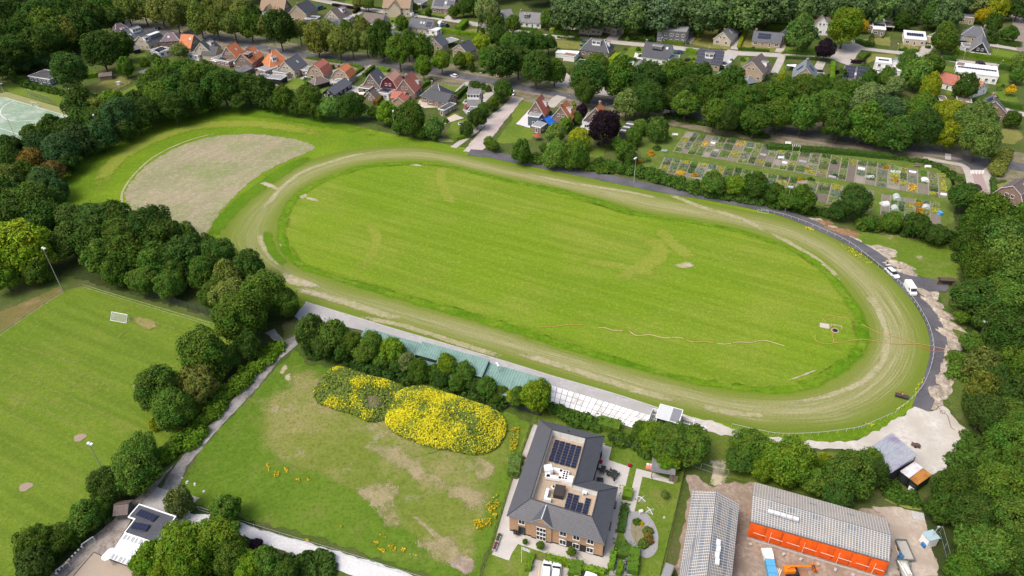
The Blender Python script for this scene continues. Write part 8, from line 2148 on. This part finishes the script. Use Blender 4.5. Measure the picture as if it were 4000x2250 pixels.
for reg,x,y,lab in(('H',130,160,'white bench frame in the upper left allotments'),('H',478,125,'pale bench at the back of the upper allotments'),('H',1500,240,'brown bench at the top right of the allotments'),('H',1605,250,'white bench at the top right of the allotments'),('G',1530,90,'pale blue bench at the left end of the allotments'),('C',1640,1370,'white cold frame behind the allotment path'),('H',200,12,'white bench beside the upper allotment verge'),('H',600,655,'pale bench below the lower allotment row')):
 p=P(reg,x,y);e=empty('bench',TR(p.x,p.y,.05,-.15),label=lab,cat='bench',group='benches in the allotments');M=MW[e.name];bm_=WHITE if 'white' in lab else(mat('pale_blue_paint',(.35,.45,.5))if 'blue' in lab else WOOD)
 for k in range(3):mb=MB();mb.box((0,-.2+k*.2,.5),(2.2,.17,.06));mb.obj('slat',bm_,e,M)
 mb=MB();mb.box((0,.35,.8),(2.2,.06,.45));mb.obj('backrest',bm_,e,M)
 for s in(-.9,.9):mb=MB();mb.box((s,.05,.25),(.08,.6,.5));mb.obj('leg',bm_,e,M)
p=P('H',275,75);e=empty('pergola',TR(p.x,p.y,.05,-.2),label='white pergola frame in the upper allotments',cat='pergola');M=MW[e.name]
for sx in(-1.3,1.3):
 for sy in(-.8,.8):mb=MB();mb.box((sx,sy,1.0),(.1,.1,2.0));mb.obj('post',WHITE,e,M)
for k in range(5):mb=MB();mb.box((-1.3+k*.65,0,2.05),(.08,1.9,.1));mb.obj('rafter',WHITE,e,M)
p=P('H',1725,720);mb=MB();mb.box((0,0,.5),(.9,1.5,1.0));mb.box((0,0,1.03),(1.0,1.6,.06));mb.obj('water_tank',mat('bright_blue_plastic',(.08,.35,.65),.5),None,TR(p.x,p.y,.05,.1),label='blue and white water tank at the lower right allotment end',cat='water tank')
for i,(reg,x,y,r_,t)in enumerate((('H',400,265,.9,'g'),('H',310,372,1.0,'g'),('H',345,365,1.0,'y'),('H',1185,250,1.1,'g'),('H',1275,378,1.2,'g'),('H',1518,628,1.2,'g'),('H',1525,690,1.3,'g'),('G',1400,115,1.6,'g'),('G',1840,330,1.2,'g'),('G',1270,190,1.2,'g'),('C',1590,1395,.8,'s'),('G',1340,180,1.8,'l'),('G',1220,60,1.6,'m'),('G',1460,60,1.8,'d'),('H',430,375,1.2,'d'),('H',670,335,1.1,'u'),('H',660,200,1.3,'u'))):
 p=P(reg,x,y);o=obj('flowering_bush',CROWN['shrub'][i%3],TR(p.x,p.y,r_*.3,i,(r_,r_,r_*.9)),None,f'{ORD[i]} of the allotment bushes counted along the rows, {TWORD[t]}','bush','bushes in the allotments')
 o.color=(.42,.24,.015,1)if t=='g' else tone_of(t,rnd)
# ================================================================ VEHICLES
TYRE=BLACKRUB
def loft(mb,secs,m=0,cap=True):
 """secs: list of rings of equal length"""
 n=len(secs[0]);b=len(mb.v)
 for s in secs:mb.v.extend(s)
 for i in range(len(secs)-1):
  for k in range(n):
   k2=(k+1)%n
   mb.f.append((b+i*n+k,b+i*n+k2,b+(i+1)*n+k2,b+(i+1)*n+k));mb.m.append(m)
 if cap:
  mb.f.append(tuple(b+k for k in reversed(range(n))));mb.m.append(m)
  mb.f.append(tuple(b+(len(secs)-1)*n+k for k in range(n)));mb.m.append(m)
def ring_sec(x,w,z0,z1,r=.12):
 return[(x,-w+r,z0),(x,w-r,z0),(x,w,z0+r),(x,w,z1-r),(x,w-r,z1),(x,-w+r,z1),(x,-w,z1-r),(x,-w,z0+r)]
def car(reg,front,rear,label,colour,kind='car',L=None,tail=False,name=None):
 a,b=P(reg,*front,.7),P(reg,*rear,.7)
 c=(a+b)/2;d=a-b
 L=L or{'car':4.3,'van':5.3,'caravan':6.0}[kind]
 e=empty(name or{'car':'parked_car','van':'delivery_van','caravan':'caravan'}[kind],TR(c.x,c.y,.02,math.atan2(d.y,d.x)),label=label,cat=kind,group=None);M=MW[e.name]
 paint=mat('car_paint_%03d'%int(sum(colour)*300),colour,.3,.02,.5)if True else None
 s=L/4.3
 mb=MB()
 if kind=='car':
  prof=[(-2.15,.72,.35,.75),(-2.05,.84,.22,.95),(-1.2,.89,.18,.98),(.6,.89,.18,.95),(1.5,.87,.2,.86),(2.0,.78,.25,.72),(2.15,.62,.35,.6)]
  loft(mb,[ring_sec(x*s,w,z0,z1)for x,w,z0,z1 in prof])
  mb.obj('body',paint,e,M)
  mb=MB();loft(mb,[[(x*s,-w,z),(x*s,w,z),(x*s+o,w-.14,zt),(x*s+o,-w+.14,zt)]for x,w,z,zt,o in((-1.95,.74,.93,.94,.0),(-1.5,.80,.94,1.42,.0),(.2,.80,.94,1.45,0),(1.15,.74,.92,.93,0))]);mb.obj('windows',GLASS,e,M)
  mb=MB();loft(mb,[ring_sec(x*s,w,z0,z1,.03)for x,w,z0,z1 in((-1.62,.58,1.36,1.43),(-1.3,.66,1.40,1.49),(-.2,.67,1.42,1.51),(.38,.62,1.38,1.45))]);mb.obj('roof',paint,e,M)
  if tail:mb=MB();mb.box(None,(.9,1.3,.06),M=Matrix.Translation((-2.15*s,0,1.75))@Matrix.Rotation(R(-20),4,'Y'));mb.obj('tailgate',paint,e,M)
  wx,wy,wr=1.32*s,.8,.32
 elif kind=='van':
  prof=[(-2.6,.88,.35,2.1),(-2.5,.95,.3,2.2),(1.0,.95,.3,2.2),(1.5,.93,.3,1.95),(2.0,.9,.3,1.3),(2.55,.84,.35,1.05),(2.65,.72,.4,.85)]
  loft(mb,[ring_sec(x,w,z0,z1)for x,w,z0,z1 in prof]);mb.obj('body',paint,e,M)
  mb=MB();mb.poly([(1.45,-.8,2.0),(1.45,.8,2.0),(2.05,.78,1.34),(2.05,-.78,1.34)]);
  for sg in(-1,1):mb.poly([(.7,sg*.965,1.35),(1.75,sg*.955,1.35),(1.4,sg*.945,1.85),(.7,sg*.965,1.85)])
  mb.obj('windscreen',GLASS,e,M)
  wx,wy,wr=1.6,.85,.36
 else:
  prof=[(-L/2,.8,.5,2.2),(-L/2+.2,1.05,.4,2.5),(L/2-.4,1.05,.4,2.5),(L/2,.8,.6,2.0)]
  loft(mb,[ring_sec(x,w,z0,z1,.2)for x,w,z0,z1 in prof]);mb.obj('body',paint,e,M)
  mb=MB();[mb.box((x,sg*1.06,1.6),(1.1,.04,.6))for x in(-1.2,1.0)for sg in(-1,1)];mb.obj('windows',GLASS,e,M)
  wx,wy,wr=.3,.95,.34
 for sx in((-1,1)if kind!='caravan' else(0,)):
  for sy in(-1,1):
   mb=MB();mb.tube([(sx*wx,sy*wy-.1,wr),(sx*wx,sy*wy+.1,wr)],wr,14);w_=mb.obj('wheel',TYRE,e,M)
   mb=MB();mb.tube([(sx*wx,sy*(wy+.1)-.02,wr),(sx*wx,sy*(wy+.1)+.02,wr)],wr*.6,10);mb.obj('rim',STEEL,w_,M)
 if kind!='caravan':
  fx=2.02*s if kind=='car' else 2.55
  for sy in(-1,1):
   mb=MB();mb.box((fx,sy*.6,.66 if kind=='car' else.85),(.2,.3,.14));mb.obj('headlight',mat('lamp_glass',(.6,.62,.65),.15),e,M)
   mb=MB();mb.box((-2.08*s if kind=='car' else-2.58,sy*.72,.8),(.12,.22,.2));mb.obj('tail_light',mat('red_lens',(.4,.01,.01),.3),e,M)
 return e
W_,K_,B_,G_,S_=(.72,.73,.75),(.015,.016,.02),(.02,.05,.16),(.16,.17,.19),(.45,.47,.5)
for a in(('H',(1305,1345),(1205,1258),'white hatchback with raised tailgate on the perimeter road',W_,'car',4.9,True),('L',(1465,75),(1400,-25),'white delivery van on the perimeter road below the hatchback',W_,'van'),
 ('B',(1962,750),(2022,772),'small white car driving on the avenue',W_,'car'),('A',(1560,275),(1608,290),'black car parked by the purple-roofed houses',K_,'car'),('A',(785,40),(730,52),'blue car on the street at the top left',B_,'car'),
 ('O',(352,1325),(336,1470),'left white car in the care home car park',W_,'car',4.6),('O',(446,1352),(430,1480),'right white car in the care home car park',(.70,.72,.73),'car',4.3),('O',(690,1440),(800,1478),'white car cut by the picture bottom beside the hedge',W_,'car',4.6),
 ('H',(2062,420),(2112,450),'dark car parked on the clinker street',K_,'car'),('H',(2110,515),(2145,545),'pale blue-grey car half hidden by trees on the clinker street',S_,'car'),('C',(2280,365),(2305,325),'dark blue car in the drive of the mint house',B_,'car'),('C',(350,1165),(385,1125),'dark car in the brick drive by the steep red house',K_,'car'),
 ('C',(320,1200),(350,1170),'white car parked in front of the blue tarpaulin',W_,'car'),('C',(1640,520),(1705,525),'blue-grey car on the white terrace drive',B_,'car'),('D',(2405,1145),(2470,1120),'grey car on the drive beside the brick solar house',G_,'car'),('D',(2170,635),(2110,628),'black car on the lane below the white gabled house',K_,'car'),
 ('B',(1325,130),(1380,148),'left white van on the back street',W_,'van'),('B',(1520,140),(1580,158),'right white van on the back street before the villa',W_,'van'),('B',(1905,232),(1870,245),'silver car parked beside the white caravan',S_,'car'),('C',(0,960),(12,915),'white car at the top of the pinkish entry road',W_,'car'),
 ('B',(615,95),(658,82),'blue van beside the yellow-brick house',B_,'van'),('B',(1830,280),(1865,230),'white caravan beside the cream bungalow',W_,'caravan'),('C',(2145,690),(2195,640),'white caravan beside the black solar house',W_,'caravan'),('D',(1075,760),(1160,780),'white caravan in the trees below the modern house',W_,'caravan'),
 ('B',(1455,800),(1475,785),'dark car in the drive between pink and red houses',K_,'car'),('C',(490,195),(470,205),'black car beside the copper shrub at the wood',K_,'car'),('D',(490,718),(525,722),'dark car in the drive of the timbered gable house',K_,'car')):
 car(a[0],a[1],a[2],a[3],a[4],a[5],*(a[6:]))
p=P('L',1340,1118);e=empty('grass_roller',TR(p.x,p.y,.08,-.45,(.7,.95,.95)),label='dark ring roller with orange frame on the grass beside the rail',cat='roller');M=MW[e.name]
for sx in(-1.0,1.0):
 mb=MB();mb.tube([(sx-.92,0,.55),(sx+.92,0,.55)],.52,16);mb.obj('drum',mat('dark_iron',(.05,.045,.05),.6,.3,3),e,M)
mb=MB();mb.tube([(-1.9,.75,.6),(1.9,.75,.6)],.08,6);mb.tube([(-1.9,.75,.6),(-1.95,0,.6)],.08,6);mb.tube([(1.9,.75,.6),(1.95,0,.6)],.08,6);mb.tube([(-.9,.75,.6),(0,2.0,.5),(.9,.75,.6)],.08,6);mb.obj('frame',mat('rust_orange',(.40,.12,.03),.7),e,M)
mb=MB();mb.tube([(0,0,1.0),(0,0,1.35)],.2,8);mb.obj('cap',mat('pale_orange',(.6,.3,.2)),e,M)
p=P('L',567,400);mb=MB();mb.box((0,0,.12),(2.3,1.9,.16));mb.obj('cover_slab',mat('beige_slab',(.48,.44,.38)),None,TR(p.x,p.y,.1,-.35),label='beige cover slab lying beside the open pit in the oval',cat='slab')
p=P('L',672,445);e=empty('pump_pit',TR(p.x,p.y,.1),label='open dark pump pit with pale rim in the oval field',cat='pit');M=MW[e.name]
mb=MB();mb.cyl((0,0,0),.95,.1,20,0);mb.obj('rim',mat('pinkish_rim',(.42,.36,.34)),e,M);mb=MB();mb.cyl((0,0,.1),.72,.02,20,0);mb.obj('opening',mat('pit_dark',(.015,.01,.01)),e,M)
p=P('L',685,415);e=empty('pit_barrier',TR(p.x,p.y,.1,-.3),label='pale folding barrier lying behind the pump pit',cat='barrier');M=MW[e.name]
for(x0,y0,x1,y1)in((-1.3,.6,1.3,.6),(-1.3,-.4,-1.3,.6),(1.3,-.6,1.3,.6)):mb=MB();mb.tube([(x0,y0,.45),(x1,y1,.45)],.06,5);mb.tube([(x0,y0,.15),(x1,y1,.15)],.05,5);mb.obj('rail',mat('pale_wood',(.5,.42,.33)),e,M)
HOSE=mat('tan_hose',(.50,.38,.22),.7,.1,1);HOSE2=mat('orange_hose',(.48,.25,.10),.7,.1,1)
for reg,pts,m,lab,r_ in(('K',[(265,412),(430,408),(560,388),(712,388)],HOSE2,'faded orange hose at the left end in the oval',.07),('K',[(860,422),(930,418),(1020,445),(1115,448)],HOSE,'short pale hose piece in the oval grass',.09),('K',[(1185,458),(1255,496),(1390,490),(1500,515),(1590,522)],HOSE,'long pale hose piece in the oval grass',.1),
 ('K',[(1610,516),(1680,518),(1725,528)],HOSE,'shortest pale hose piece near the middle of the oval hose',.09),('K',[(1758,545),(1830,562),(1930,556),(2030,570)],HOSE2,'pale orange hose piece right of the middle',.09),('K',[(2070,578),(2140,584),(2200,576)],HOSE,'short straight hose piece right of the orange one',.09),
 ('K',[(2220,572),(2300,562),(2400,568),(2500,548),(2576,552),(2700,590),(2740,601)],HOSE,'curved hose piece ending toward the pump pit',.09),('L',[(650,430),(655,500),(640,440),(570,350),(560,320),(640,298),(810,326)],HOSE2,'orange hose looping up from the pump pit',.06),
 ('L',[(935,378),(1050,440),(1130,470),(1280,510),(1500,575),(1660,605),(1790,635)],HOSE2,'upper orange hose crossing track and road',.06),('L',[(655,570),(740,563),(940,534),(1100,555),(1300,582),(1410,583),(1520,580)],HOSE2,'middle orange hose crossing the worn track',.07),('L',[(1520,600),(1620,645),(1720,655),(1800,657),(1890,680),(1970,700)],mat('red_hose',(.5,.1,.05),.6),'red hose crossing the perimeter road',.06),
 ('L',[(475,490),(480,545),(560,575),(655,570),(640,480)],HOSE2,'orange hose lying left below the pump pit',.06),('L',[(1700,1200),(1760,1280),(1780,1260),(1740,1255),(1735,1275),(1800,1300),(1840,1420),(1880,1443)],mat('dark_cable',(.06,.04,.035)),'dark cable running over the pale sand yard',.05)):
 line=crom(gp(reg,pts),5,False)
 mb=MB();mb.tube([(x,y,.22 if reg=='K' else.2)for x,y in line],r_,5);mb.obj('hose',m,None,label=lab,cat='hose',group='hoses on the grass')
def heap(label,reg,x,y,rx,ry,h,m,rz=0,seed=1,name='sand_heap',cat='heap'):
 p=P(reg,x,y);rg=np.random.default_rng(seed);mb=MB();n,k=22,7
 for j in range(k):
  u=1-j/(k-1)
  for i in range(n):
   a=2*math.pi*i/n;f=1+.18*math.sin(3*a+seed)+.1*math.sin(7*a)+rg.normal()*.05
   mb.v.append((rx*u*f*math.cos(a),ry*u*f*math.sin(a),h*(1-u**1.6)*(1+.25*math.sin(2*a+seed)+rg.normal()*.08)))
 for j in range(k-1):
  for i in range(n):mb.f.append((j*n+i,j*n+(i+1)%n,(j+1)*n+(i+1)%n,(j+1)*n+i));mb.m.append(0)
 mb.f.append(tuple((k-1)*n+i for i in range(n)));mb.m.append(0)
 return mb.obj(name,m,None,TR(p.x,p.y,.08,rz),label=label,cat=cat)
heap('brown sand heap beside the white hatchback','H',1310,1225,4.2,1.8,1.0,SANDB,-.6,2)
heap('second lower brown sand heap before the side road','H',1390,1300,3.4,1.5,.8,SANDB,-.5,4)
heap('heap of orange-brown cut branches beside the road','H',760,895,5.5,1.8,.9,mat('cut_branches',(.27,.15,.08),.95,.35,2,c2=(.16,.11,.06),bump=.9),-.55,5,'branch_heap')
heap('small brown branch heap at the road bend','H',575,805,2.6,1.4,.7,mat('cut_branches',(.27,.15,.08)),-.4,6,'branch_heap')
for i in range(5):heap(f'{ORD[i]} low ridge of dug sand from the top along the road','L',1560+(0,90,190,260,250)[i],60+i*105,3.6,1.6,.6,SANDB,R(-60),10+i)
for i in range(4):heap(f'{ORD[i]} low ridge of pale sand from the top at the road bend','L',(1830,1800,1760,1690)[i],690+i*130,3.6,1.7,.5,SANDB,R(70),20+i)
for reg,x,y,r_,c_,lab in(('B',2065,1248,1.3,(.03,.035,.06),'sunken trampoline with white edge on the small lawn'),('C',1990,285,1.7,(.01,.012,.012),'round black trampoline left of the mint house'),('C',1770,610,1.6,(.02,.02,.02),'round dark trampoline beside the black solar house'),('C',705,458,1.2,(.05,.35,.6),'round blue paddling pool by the slate hipped house')):
 p=P(reg,x,y);e=empty('trampoline' if 'tramp' in lab else 'paddling_pool',TR(p.x,p.y,.08),label=lab,cat='trampoline' if 'tramp' in lab else 'pool');M=MW[e.name]
 mb=MB();mb.cyl((0,0,.1),r_,.5 if 'sunken' not in lab else.1,20);mb.obj('rim',WHITE if 'white' in lab else mat('rim_%s'%lab[:5],c_,.5),e,M)
 mb=MB();mb.cyl((0,0,.6 if 'sunken' not in lab else.2),r_*.82,.04,20);mb.obj('mat',mat('mat_%d'%int(c_[2]*99),c_,.5),e,M)
for reg,x,y,w,d,c_,lab in(('B',1050,940,4.0,3.2,(.70,.60,.48),'cream sail awning behind the black extension'),('B',60,690,5.5,3.0,(.75,.75,.75),'white awning behind the red hipped house'),('A',2160,610,3.4,2.6,(.7,.7,.72),'white awning below the orange house with two windows'),('D',2045,1085,4.5,3.0,(.72,.74,.78),'white awning beside the brick solar house'),('A',1920,545,3,2.4,(.72,.72,.74),'white awning below the anthracite roofed house'),('D',235,660,4.5,3.0,(.75,.76,.78),'white marquee left of the timbered gable house')):
 p=P(reg,x,y,2.3);e=empty('awning',TR(p.x,p.y,0,-.3),label=lab,cat='awning');M=MW[e.name]
 mb=MB();n=6
 for i in range(n):
  for j in range(n):
   f=lambda u,v:((u-.5)*w*(1-.12*math.sin(v*math.pi)),(v-.5)*d*(1-.12*math.sin(u*math.pi)),2.4+.5*(u-.5)*(v-.5)*4*.5)
   mb.poly([f(i/n,j/n),f((i+1)/n,j/n),f((i+1)/n,(j+1)/n),f(i/n,(j+1)/n)])
 mb.obj('canvas',mat('canvas_%d'%int(c_[2]*100),c_,.8),e,M)
 for sx in(-.5,.5):
  for sy in(-.5,.5):mb=MB();mb.cyl((sx*w,sy*d,0),.05,2.4+.5*sx*sy*2,6);mb.obj('pole',STEEL,e,M)
for reg,x,y,c_,lab in(('C',252,1362,(.30,.08,.05),'round red-brown gazebo roof in the lower garden'),('A',2555,655,(.55,.02,.03),'red parasol behind the orange double house'),('A',2530,630,(.7,.2,.04),'orange parasol beside the red one'),('B',15,640,(.5,.02,.02),'red parasol beside the red hipped house'),('B',2130,1060,(.2,.03,.04),'dark red parasol at the mansard house')):
 p=P(reg,x,y,2.0);e=empty('parasol',TR(p.x,p.y,0),label=lab,cat='parasol');M=MW[e.name]
 mb=MB();mb.cyl((0,0,1.9),1.7,.8,10,0,.05);mb.obj('canopy',mat('canopy_%d'%int(c_[0]*100),c_,.8),e,M)
 mb=MB();mb.cyl((0,0,0),.05,2.0,6);mb.obj('pole',STEEL,e,M)
for reg,x,y,lab in(('B',512,790,'white round garden table on the grey patio'),('B',683,828,'white garden table before the black pavilion'),('B',850,950,'white garden table by the black barn'),('B',1215,1010,'garden table beside the brick garden house'),('C',1290,560,'wooden garden table on the white terrace'),('C',1450,605,'dark garden table before the glazed dormer house'),('C',740,1270,'white table on the terrace left of the beech'),('C',2440,715,'small dark table behind the tan conservatory house'),('A',885,890,'pale bench in the dry paddock'),('A',1065,930,'small trough at the paddock fence')):
 p=P(reg,x,y);e=empty('garden_table',TR(p.x,p.y,.12,rnd.uniform(0,3)),label=lab,cat='table');M=MW[e.name];tm=WHITE if 'white' in lab else WOOD
 mb=MB();mb.box((0,0,.74),(1.9,1.0,.07));mb.obj('table_top',tm,e,M)
 for sx in(-.8,.8):mb=MB();mb.box((sx,0,.35),(.1,.8,.7));mb.obj('leg',tm,e,M)
p=P('A',1200,850);e=empty('hutch',TR(p.x,p.y,.05,-.3),label='small white animal hutch in the dry paddock',cat='hutch');M=MW[e.name]
mb=MB();mb.box((0,0,.6),(1.6,1.1,1.2));mb.obj('wall',WHITE,e,M);mb=MB();mb.prism([(-1,-.8),(1,-.8),(1,.8),(-1,.8)],1.2,1.32);mb.obj('roof',mat('pale_zinc',(.55,.6,.64),.5),e,M)
house('brown-roofed animal shed with round-topped door in the paddock corner','A',(1000,735),(1120,725),4,2.0,3.0,'gable','brown','brown',name='animal_shed',cat='shed',wins=False,trim=False)
p=P('H',1770,1420);e=empty('timber_shelter',TR(p.x,p.y,.05,-.15),label='low brown timber shelter at the side road end',cat='shelter');M=MW[e.name]
for s in(-1,1):mb=MB();mb.box((s*2.2,0,.9),(.12,1.6,1.8));mb.obj('wall',WOOD,e,M)
mb=MB();mb.box((0,.8,.9),(4.4,.1,1.8));mb.obj('back_wall',WOOD,e,M);mb=MB();mb.box((.3,-.1,1.85),(4.0,1.7,.1));mb.obj('roof',mat('dark_brown_roof',(.09,.07,.05),.9),e,M)
# ================================================================ PEOPLE
SKIN=mat('skin',(.45,.28,.2),.6,.05)
def person(reg,x,y,rz,label,top,legs,hair,bend=0.0):
 p=P(reg,x,y);e=empty('person',TR(p.x,p.y,.07,rz),label=label,cat='person');M=MW[e.name]
 b=bend
 hip,chest,neck,head=(0,0,.92),(.18*b,0,1.3-.08*b),(.3*b,0,1.5-.16*b),(.36*b+.02,0,1.66-.2*b)
 V=[hip,(.08*b,0,1.1-.02*b),chest,neck,head];Er=[(0,1),(1,2),(2,3),(3,4)];Rr=[.15,.13,.17,.06,.11]
 def chain(base,pts,rr):
  k=base
  for q,r_ in zip(pts,rr):V.append(q);Rr.append(r_);Er.append((k,len(V)-1));k=len(V)-1
 for s in(-1,1):
  chain(0,[(0,s*.1,.85),(.03,s*.11,.48),(-.02+.06*s,s*.12,.09),(.13+.06*s,s*.13,.05)],[.1,.07,.05,.045])
  chain(2,[(chest[0],s*.2,chest[2]+.08),(chest[0]+.05,s*.27,1.12-.1*b),(chest[0]+.24,s*.22,.98-.1*b),(chest[0]+.32,s*.2,.96-.1*b)],[.065,.045,.035,.035])
 me=bpy.data.meshes.new('body');me.from_pydata(V,Er,[]);o=obj('body',me,M,e)
 sk=o.modifiers.new('skin','SKIN');ly=me.skin_vertices[0].data if me.skin_vertices else None
 if ly is None:
  bpy.context.view_layer.objects.active=o
  ly=me.skin_vertices[0].data
 for v_,r_ in zip(ly,Rr):v_.radius=(r_,r_)
 ly[0].use_root=True
 o.modifiers.new('sub','SUBSURF').levels=1;o.modifiers['sub'].render_levels=1
 dg=bpy.context.evaluated_depsgraph_get();dg.update()
 m2=bpy.data.meshes.new_from_object(o.evaluated_get(dg));o.modifiers.clear();o.data=m2
 m2.materials.clear()
 for mm in(top,legs,SKIN,hair,BLACKRUB):m2.materials.append(mm)
 hz=head[2]
 for f in m2.polygons:
  z,xx,yy=f.center.z,f.center.x,abs(f.center.y)
  f.use_smooth=True
  f.material_index=3 if(z>hz+.03 or(z>hz-.06 and xx<head[0]-.03))else 2 if z>neck[2]-.03 else 4 if z<.09 else 2 if(yy>.15 and z<1.04-.1*b and xx>chest[0]+.2)else 1 if z<.95 and yy<.24 and xx<.2 else 0
 return e
dark_cl,pale_cl,grey_cl=mat('dark_clothes',(.03,.035,.05)),mat('pale_clothes',(.6,.6,.6)),mat('grey_clothes',(.2,.21,.23))
hr_b,hr_g=mat('brown_hair',(.06,.04,.025)),mat('grey_hair',(.4,.39,.38))
person('H',1178,1258,-.6,'person in grey jacket standing behind the white hatchback',grey_cl,dark_cl,hr_g,.2)
person('H',1192,1240,.9,'person in dark clothes beside the open tailgate',dark_cl,dark_cl,hr_b)
person('H',1688,540,.3,'person in dark top and pale hat bending in the allotments',dark_cl,grey_cl,pale_cl,.9)
